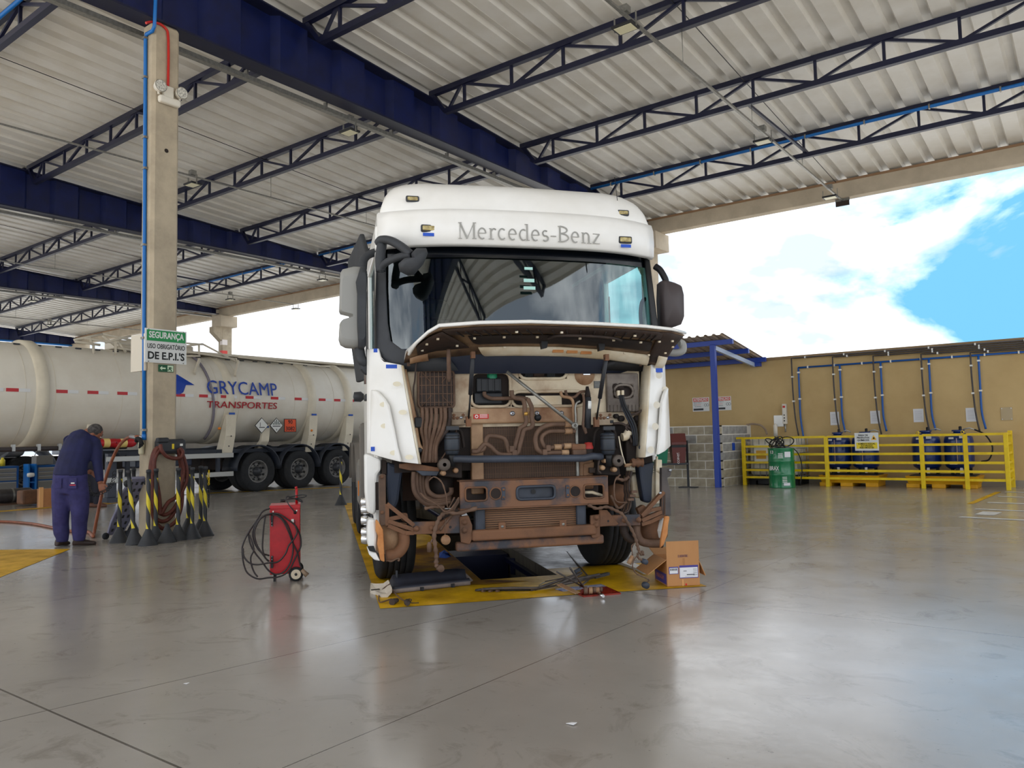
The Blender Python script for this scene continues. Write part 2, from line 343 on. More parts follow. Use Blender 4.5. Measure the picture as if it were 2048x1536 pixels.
# open-web trusses between girders
TD = .5
ch = MB().box((0, -.05, -.05), (1, .05, .05)).build('top_chord', 'navy_dark'); COL.objects.unlink(ch); CHM = ch.data; bpy.data.objects.remove(ch)
wb = MB().box((0, -.024, -.024), (1, .024, .024)).build('web_member', 'navy_dark'); WBM = wb.data; bpy.data.objects.remove(wb)
def member(name, me, p, a, b, sz=1.):
    o = bpy.data.objects.new(name, me); COL.objects.link(o); o.parent = p; a = Vector(a); b = Vector(b); d = b-a
    ang = math.atan2(d.z, d.x); o.matrix_local = Matrix.Translation(a) @ Matrix.Rotation(-ang, 4, 'Y') @ Matrix.Diagonal((d.length, sz, sz, 1)); return o
def truss(xa, xb, y, label, detail=True):
    z = RZ(y); t = thing('roof_truss', label, 'truss', (0, y, 0), group='open-web roof trusses'); t['kind'] = 'structure'
    zt, zb = z-.045, z-TD
    member('top_chord', CHM, t, (xa+.1, 0, zt), (xb-.1, 0, zt)); member('bottom_chord', CHM, t, (xa+.5, 0, zb), (xb-.5, 0, zb))
    member('end_post', CHM, t, (xa+.14, 0, zt), (xa+.5, 0, zb), .8); member('end_post', CHM, t, (xb-.14, 0, zt), (xb-.5, 0, zb), .8)
    L0 = xa+.98; n = int(round((xb-xa-2*.98)/1.115)); st = (xb-xa-2*.98)/n
    xs = [L0+st*i for i in range(n+1)]
    member('web_member', WBM, t, (xa+.55, 0, zb), (xs[0]-.05, 0, zt)); member('web_member', WBM, t, (xb-.55, 0, zb), (xs[-1]+.05, 0, zt))
    for i, x in enumerate(xs):
        member('web_member', WBM, t, (x, 0, zb), (x, 0, zt))
        if i < n:
            if i % 2 == 0: member('web_member', WBM, t, (x+.03, 0, zt-.04), (xs[i+1]-.04, 0, zb+.03))
            else: member('web_member', WBM, t, (x+.04, 0, zb+.03), (xs[i+1]-.03, 0, zt-.03))
    return t
for y in (-1.1, 1.95, 5.0, 8.05): truss(.62, 5.9, y, 'blue open-web roof truss beyond the right edge of the view, above the camera')
TY = [5.0, 8.05, 11.1, 14.1, 17.15]
ordn = ['nearest', 'second nearest', 'third', 'fourth', 'farthest']
for i, y in enumerate(TY):
    if i: truss(-10.35, .62, y, f'blue open-web roof truss over the right bay, {["","nearest the camera","second from the camera","third from the camera","carrying a blue pipe near the edge beam"][i]}')
    truss(-21.2, -10.35, y, f'blue open-web roof truss in the bay behind the first column, {ordn[i]} to the camera')
    if i: truss(-32.1, -21.2, y, f'blue open-web roof truss in the third bay from the right, {ordn[i]} to the camera')
    if i > 1: truss(-46.2, -32.1, y, f'blue open-web roof truss in the farthest left bay, {ordn[i]} to the camera')
# concrete edge beam and its columns
eb = MB(); eb.box((-46.4, YE, 7.05), (6, YE+.3, 7.5)); tag(struct(eb.build('trim_1', 'beam_conc', bevel=.02)), 'beige concrete edge beam along the open side of the roof', 'beam')
fz = MB().box((-46.4, YE-.01, 7.44), (6, YE-.001, 7.5)); o = fz.build('trim_2', mat('flash', (150,118,88), rough=.7)); tag(struct(o), 'thin brownish flashing strip along the concrete edge beam', 'trim')
def edge_col(X, label, signs=False):
    c = thing('concrete_column', label, 'column', (X, YE, 0), group='edge columns'); c['kind'] = 'structure'
    MB().box((-.16, -.05, 0), (.16, .45, 6.6)).build('shaft', 'concrete_col', c, bevel=.02)
    MB().box((-.22, -.35, 6.55), (.5, .5, 7.05)).build('bearing_block', 'beam_conc', c, bevel=.015)
    MB().prism([(-.05, 5.9), (-.5, 6.3), (-.5, 6.55), (-.05, 6.55)], lambda u, v, w: (-.16+w, u, v), .32).build('corbel', 'concrete_col', c)
    return c
edge_col(-10.35, 'concrete edge column behind the right side of the truck cab')
c3 = edge_col(-31.9, 'far concrete edge column with red fire signs above the tanker')
edge_col(-46.2, 'far concrete edge column at the back left above the tanker')
edge_col(-21.2, 'concrete edge column hidden behind the truck cab')
for k, (z, t_) in enumerate(((5.75, 'ring'), (5.25, 'ext'))):
    MB().box((.02, -.075, z), (.2+.0, -.055, z+.24)).build('fire_sign', mat('sign_red', (214,60,50), rough=.4) if k else mat('sign_pale', (236,226,220), rough=.4), c3)
    MB().box((.165, -.04, z), (.175, .2, z+.24)).build('fire_sign', 'sign_red' if k else 'sign_pale', c3)
# ================================================================== white truck tractor
mat('cab_white', (243,241,236), (235,232,225), scale=2, rough=.35, coat=.3)
mat('trim_grey', (58,60,64), (50,52,55), scale=6, rough=.6)
mat('mirror_grey', (150,149,144), rough=.5)
mat('panel_dusty', (214,198,170), (140,100,68), scale=3.2, rough=.6, lo=.46, hi=.78, detail=7, bump=.05)
mat('copper_dust', (176,142,108), (124,84,54), scale=4, rough=.55, lo=.4, hi=.7, detail=7)
mat('rust', (122,84,58), (84,62,48), scale=4.5, rough=.75, lo=.42, hi=.72, detail=8, bump=.08)
mat('rust_blue', (124,86,60), (58,58,64), scale=3.6, rough=.6, lo=.44, hi=.6, detail=6, bump=.05)
mat('hose', (112,86,68), (86,64,50), scale=8, rough=.7)
mat('hose_dark', (70,56,48), (52,42,38), scale=8, rough=.7)
mat('bay_dark', (30,24,22), (44,33,27), scale=4, rough=.8)
mat('liner', (66,48,38), (46,34,28), scale=5, rough=.7)
mat('radiator', (92,70,54), (72,54,42), scale=3, rough=.7)
mat('slate', (62,68,80), (50,54,62), scale=4, rough=.5)
mat('fender_navy', (34,44,62), (46,50,58), scale=3, rough=.6)
mat('orange_rust', (212,150,88), (176,104,50), scale=5, rough=.6, lo=.35, hi=.7)
mat('blue_tape', (22,78,190), rough=.4)
mat('lamp_amber', (206,190,130), (150,132,84), scale=30, rough=.25)
mat('chrome', (215,215,215), rough=.12, metal=1)
mat('tank_white', (232,222,200), (210,190,156), scale=4, rough=.5)
def glass_mat(name, tint, refl=.06):
    m = bpy.data.materials.new(name); m.use_nodes = True; t = m.node_tree; t.nodes.clear()
    a = t.nodes.new('ShaderNodeBsdfTransparent'); a.inputs[0].default_value = (*tint, 1)
    g = t.nodes.new('ShaderNodeBsdfGlossy'); g.inputs['Roughness'].default_value = .02; g.inputs[0].default_value = (.9, .97, 1, 1)
    lw = t.nodes.new('ShaderNodeLayerWeight'); pw = t.nodes.new('ShaderNodeMath'); pw.operation = 'POWER'; pw.inputs[1].default_value = 5; t.links.new(lw.outputs['Facing'], pw.inputs[0]); f = t.nodes.new('ShaderNodeMath'); f.operation = 'MULTIPLY_ADD'; f.inputs[1].default_value = .8; f.inputs[2].default_value = refl; t.links.new(pw.outputs[0], f.inputs[0])
    x = t.nodes.new('ShaderNodeMixShader'); o = t.nodes.new('ShaderNodeOutputMaterial')
    t.links.new(f.outputs[0], x.inputs[0]); t.links.new(a.outputs[0], x.inputs[1]); t.links.new(g.outputs[0], x.inputs[2]); t.links.new(x.outputs[0], o.inputs[0]); MATS[name] = m; return m
glass_mat('glass', (.42, .66, .66), .11)
truck = thing('truck', 'white truck tractor with open front flap and stripped dusty front end over the pit', 'truck', tw(0, 0), -TRY)
def Lp(px, py, Y):
    p = on(px, py, tw(0, Y), TYV); d = p-tw(0, 0); return Vector((d.dot(TXV), Y, p.z))
zA = lambda u, v: (660+u/5.12, 640+v/5.12)
zB = lambda u, v: (1000+u/5.12, 640+v/5.12)
zC = lambda u, v: (690+u/4.654, 900+v/4.654)
zD = lambda u, v: (1030+u/4.655, 900+v/4.655)
zE = lambda u, v: (660+u/3.84, 340+v/3.84)
zF = lambda u, v: (1000+u/3.84, 340+v/3.84)
def LA(u, v, Y): return Lp(*zA(u, v), Y)
def LB(u, v, Y): return Lp(*zB(u, v), Y)
def LC(u, v, Y): return Lp(*zC(u, v), Y)
def LD(u, v, Y): return Lp(*zD(u, v), Y)
def LE(u, v, Y): return Lp(*zE(u, v), Y)
def LF(u, v, Y): return Lp(*zF(u, v), Y)
def mirror(o, parent):
    c = o.copy(); COL.objects.link(c); c.parent = parent; c.matrix_local = Matrix.Diagonal((-1, 1, 1, 1)) @ o.matrix_local
    for ch in list(o.children):
        d = ch.copy(); COL.objects.link(d); d.parent = c
    return c
def both(mb, name, m, parent=None, **k):
    parent = parent or truck
    o = mb.build(name, m, parent, **k); mirror(o, parent); return o
def plate(name, m, lo, hi, holes, y, th, parent, bevel=.006):
    """plate in the x-z plane at depth y with rectangular openings"""
    xs = sorted({lo[0], hi[0], *[h[i] for h in holes for i in (0, 2)]}); zs = sorted({lo[1], hi[1], *[h[i] for h in holes for i in (1, 3)]})
    bm = bmesh.new(); V = {}
    def vv(i, j):
        if (i, j) not in V: V[(i, j)] = bm.verts.new((xs[i], y, zs[j]))
        return V[(i, j)]
    for i in range(len(xs)-1):
        for j in range(len(zs)-1):
            cx, cz = (xs[i]+xs[i+1])/2, (zs[j]+zs[j+1])/2
            if any(h[0] < cx < h[2] and h[1] < cz < h[3] for h in holes): continue
            bm.faces.new([vv(i, j), vv(i+1, j), vv(i+1, j+1), vv(i, j+1)])
    r = bmesh.ops.extrude_face_region(bm, geom=bm.faces[:])
    for e in r['geom']:
        if isinstance(e, bmesh.types.BMVert): e.co.y += th
    bmesh.ops.recalc_face_normals(bm, faces=bm.faces[:])
    me = bpy.data.meshes.new(name); bm.to_mesh(me); bm.free(); me.materials.append(MATS[m]); return link(name, me, parent, bevel)
def rim(name, m, rect, y, r, parent, cr=.05):
    x0, z0, x1, z1 = rect; P = []
    for (cx, cz, a) in ((x1-cr, z1-cr, 0), (x0+cr, z1-cr, 90), (x0+cr, z0+cr, 180), (x1-cr, z0+cr, 270)):
        for k in range(4): t = math.radians(a+k*30); P.append((cx+cr*math.cos(t), y, cz+cr*math.sin(t)))
    P.append(P[0]); mb = MB().tube(P, r, 6, caps=False); return mb.build(name, m, parent)
def rect_of(p, q): return (min(p.x, q.x), min(p.z, q.z), max(p.x, q.x), max(p.z, q.z))
# ---- wheels
mat('tyre_side', (34,35,37), (24,25,27), scale=10, rough=.8)
mat('rim_steel', (128,126,122), (92,90,88), scale=8, rough=.45, metal=.3)
def wheel_parts(parent, R, w, side=1, ax=0., dual=False, label=False, dark=False):
    """wheel axis along local x; outer face at +side; centre at origin of 'w' empty matrix"""
    tyre = MB(); h = w/2
    prof = [(R*.56, -h*.82), (R*.62, -h*.98), (R*.8, -h*1.04), (R*.94, -h*.97), (R*.985, -h*.86)]
    for k in range(5):
        x0 = -h*.8+k*h*.32; prof += [(R, x0), (R, x0+h*.25), (R*.975, x0+h*.27), (R*.975, x0+h*.31)]
    prof = prof[:-2]+[(R*.985, h*.86), (R*.94, h*.97), (R*.8, h*1.04), (R*.62, h*.98), (R*.56, h*.82)]
    tyre.lathe(prof, ax='x', n=40)
    ty = tyre.build('tyre', 'tyre_side', parent)
    rm = MB(); s = side
    rm.lathe([(R*.57, s*h*.85), (R*.54, s*h*.9), (R*.51, s*h*.8), (R*.48, s*h*.3), (R*.4, s*h*.15), (R*.27, s*h*.22), (R*.24, s*h*.4)], ax='x', n=32)
    rm.lathe([(R*.57, -s*h*.85), (R*.5, -s*h*.8), (R*.45, -s*h*.2), (R*.4, s*h*.1)], ax='x', n=32)
    ri = rm.build('rim', 'rim_steel', parent)
    hb = MB(); hb.lathe([(R*.24, s*h*.2), (R*.24, s*h*.55), (R*.17, s*h*.7), (R*.15, s*h*.95), (.001, s*h*.98)], ax='x', n=16)
    for k in range(10):
        a = 2*math.pi*k/10; hb.cyl((s*h*.15, R*.31*math.cos(a), R*.31*math.sin(a)), (s*h*.42, R*.31*math.cos(a), R*.31*math.sin(a)), .018, 6)
    hb.build('hub', 'dark_grey' if not dark else 'bay_dark', ri)
    hl = MB()
    for k in range(8):
        a = 2*math.pi*(k+.5)/8; c_ = (s*h*.235, R*.425*math.cos(a), R*.425*math.sin(a)); hl.cyl(c_, (c_[0]+s*.03, c_[1], c_[2]), .03, 8)
    hl.build('vent_hole', 'black', ri, kind='stuff')
    return ty
def wheel_at(parent, x, y, R, w, side, name='wheel', rz=0.):
    e = bpy.data.objects.new(name, None); COL.objects.link(e); e.parent = parent; e.location = (x, y, R); e.rotation_euler = (0, 0, rz); e.empty_display_size = .1
    return e
WSRC = {}
def add_wheel(parent, x, y, R, w, side, rz=0.):
    e = wheel_at(parent, x, y, R, w, side, rz=rz); key = (R, w, side)
    if key not in WSRC: wheel_parts(e, R, w, side); WSRC[key] = e
    else:
        for ch in list(WSRC[key].children): copy_tree(ch, e)
    return e
add_wheel(truck, -1.03, 0, .51, .32, -1, rz=math.radians(2)); add_wheel(truck, 1.03, 0, .51, .32, 1, rz=math.radians(2))
for y in (3.6, 4.95):
    for s in (-1, 1):
        add_wheel(truck, s*1.06, y, .51, .29, s); add_wheel(truck, s*.73, y, .51, .29, s)
# ---- chassis
ch = MB()
for s in (-1, 1): ch.box((s*.43-.04, -.9, .72), (s*.43+.04, 5.8, .98))
for y in (.4, 2.2, 4.3): ch.box((-.4, y-.06, .76), (.4, y+.06, .94))
ch.build('chassis_frame', 'bay_dark', truck)
MB().tube([(-1., 0, .5), (-.6, 0, .42), (.6, 0, .42), (1., 0, .5)], .07, 8).build('axle', 'bay_dark', truck)
for y in (3.6, 4.95):
    o = MB().tube([(-.9, y, .51), (-.3, y, .51), (-.15, y, .51), (.15, y, .51), (.3, y, .51), (.9, y, .51)], .1, 12, rs=[.1, .1, .22, .22, .1, .1]).build('axle', 'bay_dark', truck)
eng = MB(); eng.box((-.36, -.55, .55), (.36, .9, 1.5)); eng.box((-.3, .9, .5), (.3, 1.8, 1.0)); eng.build('engine_block', 'bay_dark', truck, bevel=.05)
# ---- cab shell: side walls, back, roof (front left open for screen and engine bay)
def yfront(x, y0, c=.2): return y0+c*(abs(x)/1.2)**3.2
for s in (-1, 1):
    w = MB(); X = s*1.225
    # lower door panel, upper frame around the side window
    w.box((min(X, X-s*.05), -.93, 1.02), (max(X, X-s*.05), 1.05, 1.98))
    w.box((min(X, X-s*.05), -.05+.2, 1.98), (max(X, X-s*.05), 1.05, 2.95))
    w.box((min(X, X-s*.05), -.98, 2.82), (max(X, X-s*.05), 1.05, 3.02))
    w.box((min(X, X-s*.05), -.93, 1.98), (max(X, X-s*.05), -.86, 2.82))
    w.build('cab_side', 'cab_white', truck, bevel=.015)
    MB().add([(X-s*.02, -.86, 1.98), (X-s*.02, .15, 1.98), (X-s*.02, .15, 2.82), (X-s*.02, -.8, 2.82)], [(0, 1, 2, 3)]).build('side_window', 'glass', truck)
    d = MB(); d.box((min(X, X+s*.012), -.78, 1.06), (max(X, X+s*.012), .16, 1.93)); dr = d.build('door', 'cab_white', truck, bevel=.01)
    MB().cbox((X+s*.03, .02, 1.66), (.03, .2, .06)).build('handle', 'dark_grey', dr, bevel=.01)
    st = MB().tube([(X+s*.02, .22, 1.8), (X+s*.02, .22, 2.7)], .02, 8); st.build('grab_rail', 'chrome' if s < 0 else 'dark_grey', truck)
    r = MB().box((min(X-s*.1, X+s*.004), .16, 2.0), (max(X-s*.1, X+s*.004), .2, 2.86)); r.build('window_seal', 'black', truck)
MB().box((-1.2, 1.0, 1.02), (1.2, 1.05, 3.2)).build('cab_back', 'cab_white', truck)
fl_ = MB().box((-1.17, -1.0, 1.42), (1.17, 1.0, 1.46)); fl_.build('cab_floor', 'bay_dark', truck)
mat('cab_inside', (16,17,20), rough=.9)
MB().box((-1.14, .93, 1.46), (1.14, .99, 2.98)).build('interior_back', 'cab_inside', truck)
MB().box((-1.14, -.85, 2.96), (1.14, .93, 3.0)).build('headliner', 'cab_inside', truck)
for s in (-1, 1): MB().box((s*1.165-.01, .2, 1.46), (s*1.165+.01, .95, 2.96)).build('interior_side', 'cab_inside', truck)
# roof cap: swept sections, front to back
def roof_sec(y, zt, hw, zb):
    P = []
    for t in np.linspace(0, 1, 17):
        a = math.pi*(1-t); c_, s_ = math.cos(a), math.sin(a); n = 2/9.0
        P.append((hw*math.copysign(abs(c_)**n, c_), y, zb+(zt-zb)*(abs(s_)**n)))
    return P
# pixel-based key heights
zr = Lp(880, 377, -.35).z
rf = MB(); secs = [(-1.18, 3.10, 1.205), (-1.17, 3.20, 1.195), (-1.12, 3.29, 1.18), (-1.04, 3.365, 1.16), (-.92, 3.43, 1.135), (-.74, 3.48, 1.11), (-.45, 3.515, 1.095), (0, 3.53, 1.085), (.5, 3.54, 1.085), (1.05, 3.54, 1.085)]
G = [roof_sec(y, zt, hw, 2.92) for y, zt, hw in secs]
# give the front rows a plan curve
G = [[(x, yfront(x, y, .2*(1-i/10)), z) for (x, y, z) in row] for i, row in enumerate(G)]
rf.grid(G, smooth=True); rf.build('roof_cap', 'cab_white', truck)
# visor band above the windshield
vb = MB(); rows = []
VZ = [(2.825, -1.22), (2.84, -1.26), (2.95, -1.27), (3.06, -1.26), (3.115, -1.235), (3.125, -1.15)]
for z, y in VZ: rows.append([(x, yfront(x, y, .24), z) for x in np.linspace(-1.2, 1.215, 25)])
vb.grid(rows, smooth=True); vis = vb.build('roof_visor', 'cab_white', truck, solid=.02)
for s in (-1, 1):
    e = MB(); X = s*1.2; e.add([(X, -.98, 2.825), (X, -1.03, 2.95), (X, -.995, 3.115), (s*1.19, -.6, 3.12), (s*1.215, -.6, 2.83)], [(0, 1, 2, 3, 4)]); e.build('visor_end', 'cab_white', truck, solid=.02)
# marker lamps
def lamp(px, py, Y, w=.1, h=.04):
    p = Lp(px, py, Y); m = MB(); m.cbox((p.x, p.y, p.z), (w+.025, .03, h+.022)); o = m.build('marker_lamp', 'trim_grey', truck, bevel=.012)
    MB().cbox((p.x, p.y-.012, p.z), (w, .02, h)).build('lens', 'lamp_amber', o, bevel=.008); return o
lamp(857, 457, -1.2); lamp(1250, 480, -1.2); lamp(825, 398, -1.09, .085, .03); lamp(1246, 426, -1.09, .085, .03)
for px, py, Y in ((857, 469, -1.205), (1252, 492, -1.2)):
    p = Lp(px, py, Y-.012); MB().cbox(p, (.09, .006, .026)).build('blue_tape', 'blue_tape', truck)
# --- lettering on the visor: light serif capitals built from strokes
mat('letter_grey', (158,156,150), rough=.5)
def serif_text():
    gl = {'M': (1.25, [((.1,0),(.1,1),.5),((.1,1),(.6,0),1.3),((.6,0),(1.1,1),.5),((1.1,0),(1.1,1),1.3)], [(0,.22,0),(.98,1.24,0),(0,.2,1),(1.04,1.24,1)]),
     'B': (.95, [((.2,0),(.2,1),1.3)], [(.06,.34,0),(.06,.34,1)]), 'r': (.6, [((.2,0),(.2,.66),1.2)], [(.05,.4,0),(.08,.2,.66)]),
     'n': (.85, [((.2,0),(.2,.66),1.2),((.66,0),(.66,.46),1.2)], [(.06,.36,0),(.52,.82,0),(.08,.2,.66)]),
     'z': (.7, [((.1,.64),(.6,.64),.5),((.6,.64),(.1,.02),1.2),((.1,.02),(.62,.02),.5)], []), '-': (.5, [((.06,.33),(.44,.33),.8)], []),
     'd': (.85, [((.66,0),(.66,1.02),1.2)], [(.5,.66,1.02),(.66,.82,0)]), 'e': (.75, [((.12,.36),(.62,.36),.5)], []), 'c': (.7, [], []), 's': (.62, [], [])}
    def arcs(c):
        A = lambda cx, cy, rx, ry, a0, a1: [(cx+rx*math.cos(math.radians(a0+(a1-a0)*i/12)), cy+ry*math.sin(math.radians(a0+(a1-a0)*i/12))) for i in range(13)]
        return {'e': [A(.37,.34,.27,.34,5,300)], 'c': [A(.37,.34,.27,.34,50,310)], 'd': [A(.38,.34,.28,.34,60,300)], 's': [A(.31,.5,.19,.17,50,270), A(.31,.17,.21,.17,90,-140)],
                'B': [A(.2,.77,.55,.23,90,-90), A(.2,.27,.65,.27,90,-90)], 'r': [A(.43,.4,.2,.26,150,50)], 'n': [A(.43,.42,.23,.24,160,0)]}.get(c, [])
    segs = []; x = 0
    for c in 'Mercedes-Benz':
        wd, st, se = gl[c]
        for a, b, t in st: segs.append([(x+a[0], a[1]), (x+b[0], b[1])]+[t])
        for x0, x1, y in se: segs.append([(x+x0, y), (x+x1, y)]+[.5])
        for pl in arcs(c):
            for p, q in zip(pl, pl[1:]): segs.append([(x+p[0], p[1]), (x+q[0], q[1]), 1.0])
        x += wd+.06
    return segs, x
segs, tot = serif_text(); a, b = Lp(918, 485, -1.27), Lp(1202, 496, -1.24); sc = (b.x-a.x)/tot; hz = .13
mb = MB()
for p, q, t in segs:
    P = [Vector((a.x+u*sc, 0, 2.868+v*hz)) for u, v in (p, q)]; d = (P[1]-P[0]).normalized(); n_ = Vector((-d.z, 0, d.x))*.0052*t*1.0
    P[0] -= d*.002; P[1] += d*.002
    f = lambda v: (v.x, yfront(v.x, -1.27-.014, .24), v.z)
    mb.add([f(P[0]+n_), f(P[1]+n_), f(P[1]-n_), f(P[0]-n_)], [(0, 1, 2, 3)])
mb.build('lettering', 'letter_grey', vis, solid=.004, kind='stuff')
# --- windshield and surround
ws = MB(); rows = []
for t in np.linspace(0, 1, 9):
    z = 1.96+t*(2.86-1.96); y = -1.30+t*.17; rows.append([(x, yfront(x, y, .22), z) for x in np.linspace(-1.165, 1.165, 25)])
ws.grid(rows); wsh = ws.build('windshield', 'glass', truck)
tb = MB(); tb.grid([[(x, yfront(x, y-.012, .22), z) for x in np.linspace(-1.15, 1.15, 25)] for z, y in ((2.74, -1.155), (2.85, -1.135))]); tb.build('sun_band', mat('band_black', (5, 8, 14), rough=.15), wsh, fix=False)
for (px, py, w, h) in ((1057, 537, .07, .022), (1058, 561, .09, .028), (1059, 576, .1, .026)):
    p = Lp(px, py, -1.26); MB().cbox(p, (w, .003, h)).build('sticker', mat('sticker', (170,215,205), rough=.4), wsh)
# a-pillar trims in dark grey following the screen edge
for s in (-1, 1):
    g = MB(); rows = []
    for z, y, xo, xi in ((1.80, -1.26, 1.10, .60), (1.88, -1.28, 1.205, .66), (1.98, -1.29, 1.21, 1.04), (2.05, -1.28, 1.215, 1.12), (2.2, -1.255, 1.215, 1.14), (2.5, -1.2, 1.21, 1.145), (2.86, -1.14, 1.20, 1.14)):
        rows.append([(s*(xi+(xo-xi)*k/5), yfront(xi+(xo-xi)*k/5, y-.025, .22), z) for k in range(6)]+[(s*(xo+.012), -.84, z)])
    g.grid(rows); g.build('pillar_trim', 'trim_grey' if s < 0 else 'black', truck, solid=.012)
# scuttle below the screen
sc_ = MB(); sc_.grid([[(x, yfront(x, y, .22), z) for x in np.linspace(-1.1, 1.1, 21)] for z, y in ((1.78, -1.2), (1.88, -1.29), (1.98, -1.31))]); sc_.build('scuttle_panel', mat('scuttle', (36,42,58), rough=.5), truck)
# --- interior
MB().box((-1.1, -1.0, 1.46), (1.1, -.62, 1.93)).build('dashboard', 'cab_inside', truck, bevel=.06)
sw = MB(); c_ = Lp(1200, 638, -.68); Mw = Matrix.Translation((.55, -.55, 2.02)) @ Matrix.Rotation(math.radians(58), 4, 'X')
ring = [Mw @ Vector((.23*math.cos(t), .23*math.sin(t), 0)) for t in np.linspace(0, 2*math.pi, 25)]; sw.tube(ring, .017, 8, caps=False)
for a_ in (90, 210, 330): sw.tube([Mw @ Vector((0, 0, -.02)), Mw @ Vector((.22*math.cos(math.radians(a_)), .22*math.sin(math.radians(a_)), 0))], .014, 6)
sw.build('steering_wheel', mat('wheel_grey', (70,80,84), rough=.4), truck)
for x in (-.55, .55):
    m = MB(); m.box((x-.25, -.15, 1.5), (x+.25, .3, 1.85)); m.box((x-.24, .25, 1.8), (x+.24, .38, 2.45)); m.box((x-.13, .26, 2.45), (x+.13, .36, 2.65)); m.build('seat', 'cab_inside', truck, bevel=.05)
# bent grab handle above the dash
MB().tube(smooth_path([LF(1085, 1200, -.9), LF(1080, 1080, -.9), LF(1100, 1000, -.9), LF(1160, 990, -.9)]), .018, 8).build('grab_handle', 'black', truck)
# --- side deflectors and roof deflector
m = MB(); m.add([(-1.2-.17*max(0, (u-.8))+w, u, v) for w in (0, .05) for u, v in ((.8, 1.9), (1.35, 1.9), (1.7, 2.5), (1.75, 3.35), (1.1, 3.5), (.8, 3.2))], [(0, 1, 2, 3, 4, 5), (11, 10, 9, 8, 7, 6)]+[(k, k+6, (k+1) % 6+6, (k+1) % 6) for k in range(6)]); both(m, 'side_deflector', 'trim_grey', bevel=.015)
m = MB(); m.prism([(.2, 3.56), (.5, 3.70), (1.2, 3.74), (1.3, 3.56)], lambda u, v, w: (-.45+w, u, v), 1.1); m.build('roof_deflector', 'trim_grey', truck, bevel=.03)
p = Lp(882, 370, .1); MB().box((p.x-.09, .0, 3.5), (p.x+.09, .3, 3.63)).build('roof_hatch', 'trim_grey', truck, bevel=.02)
# aerial
a, b = LF(925, 430, -.98), LF(880, 55, -1.05)
an = MB(); an.tube([a, a+(b-a)*.25], .008, 6); an.tube([a+(b-a)*.25, b], .003, 5); an.lathe([(.001, -.03), (.035, -.02), (.03, .03), (.01, .06)], a, 'z', 10); an.build('aerial', 'black', truck)
# --- mirrors
mm = bpy.data.objects.new('mirror', None); COL.objects.link(mm); mm.parent = truck
def mirror_shell(pts, Y, d, name, m, back):
    P = [LE(u, v, Y) for u, v in pts]; mb = MB(); n = len(P); c0 = sum(P, Vector())/n
    rings = []
    for k, (sc_, dy) in enumerate(((.80, -d*.5), (.95, -d*.42), (1., -d*.2), (1., d*.4), (.92, d*.5))):
        rings.append([tuple(c0+(q-c0)*sc_+Vector((0, dy, 0))) for q in P])
    mb.grid(rings, closed=True); b0 = len(mb.v)
    mb.add(rings[0], [list(range(n))]); mb.add(rings[-1], [list(range(n))]); return mb.build(name, m, mm)
YM = -.95
mirror_shell([(95, 770), (180, 748), (265, 752), (278, 790), (270, 1350), (255, 1372), (120, 1362), (80, 1340), (66, 1300), (72, 1190), (90, 1175), (180, 1150), (182, 1125), (80, 1100), (70, 1080), (78, 800)], YM, .17, 'shell', 'mirror_grey', None)
mirror_shell([(232, 750), (270, 752), (282, 790), (274, 1350), (255, 1378), (215, 1372), (205, 1200), (205, 960), (195, 870)], YM-.03, .22, 'edge', 'trim_grey', None)
t = MB(); t.tube(smooth_path([LE(225, 1360, YM), LE(235, 1430, YM), LE(262, 1480, YM), LE(330, 1500, YM+.1)]), .04, 8).build('arm', 'trim_grey', mm)
t = MB(); t.tube(smooth_path([LE(250, 760, YM), LE(260, 690, YM+.03), LE(300, 650, YM+.05), LE(370, 625, YM+.08), LE(420, 600, YM+.1)]), .035, 8); t.build('arm', 'trim_grey', mm)
m = MB(); m.prism([(LE(u, v, YM).x, LE(u, v, YM).z) for u, v in ((215, 1440), (265, 1490), (318, 1490), (318, 1570), (270, 1570), (235, 1530))], lambda u, v, w: (u, YM-.02+w, v), .12); m.build('arm_base', 'trim_grey', mm, bevel=.02)
# front overhead mirror on the left pillar
fm = bpy.data.objects.new('front_mirror', None); COL.objects.link(fm); fm.parent = truck
YF = -1.28
def ribbon(pts, w, Y, name, m, parent, d=.05):
    P = smooth_path([LE(u, v, Y+dy) for u, v, dy in pts], 5); mb = MB(); mb.tube(P, w, 8); return mb.build(name, m, parent)
hd = [(370, 560, .15), (400, 535, .1), (470, 545, .05), (550, 590, 0), (620, 650, -.03)]
ribbon(hd, .035, YF, 'arm', 'trim_grey', fm)
ribbon([(385, 780, .12), (400, 740, .1), (450, 700, .06), (540, 665, .0), (620, 655, -.03)], .03, YF, 'arm', 'trim_grey', fm)
ribbon([(390, 780, .12), (385, 680, .12), (400, 560, .12)], .04, YF, 'arm_base', 'trim_grey', fm)
mb = MB(); P = [LE(u, v, YF-.08) for u, v in ((625, 640), (660, 605), (740, 605), (752, 640), (720, 720), (650, 800), (600, 805), (535, 770), (525, 720), (560, 690), (640, 690))]
c0 = sum(P, Vector())/len(P); mb.grid([[tuple(c0+(q-c0)*k+Vector((0, dy, 0))) for q in P] for k, dy in ((.001, -.1), (.6, -.09), (.93, -.05), (1, 0), (.95, .06), (.001, .07))], closed=True); mb.build('shell', 'trim_grey', fm)
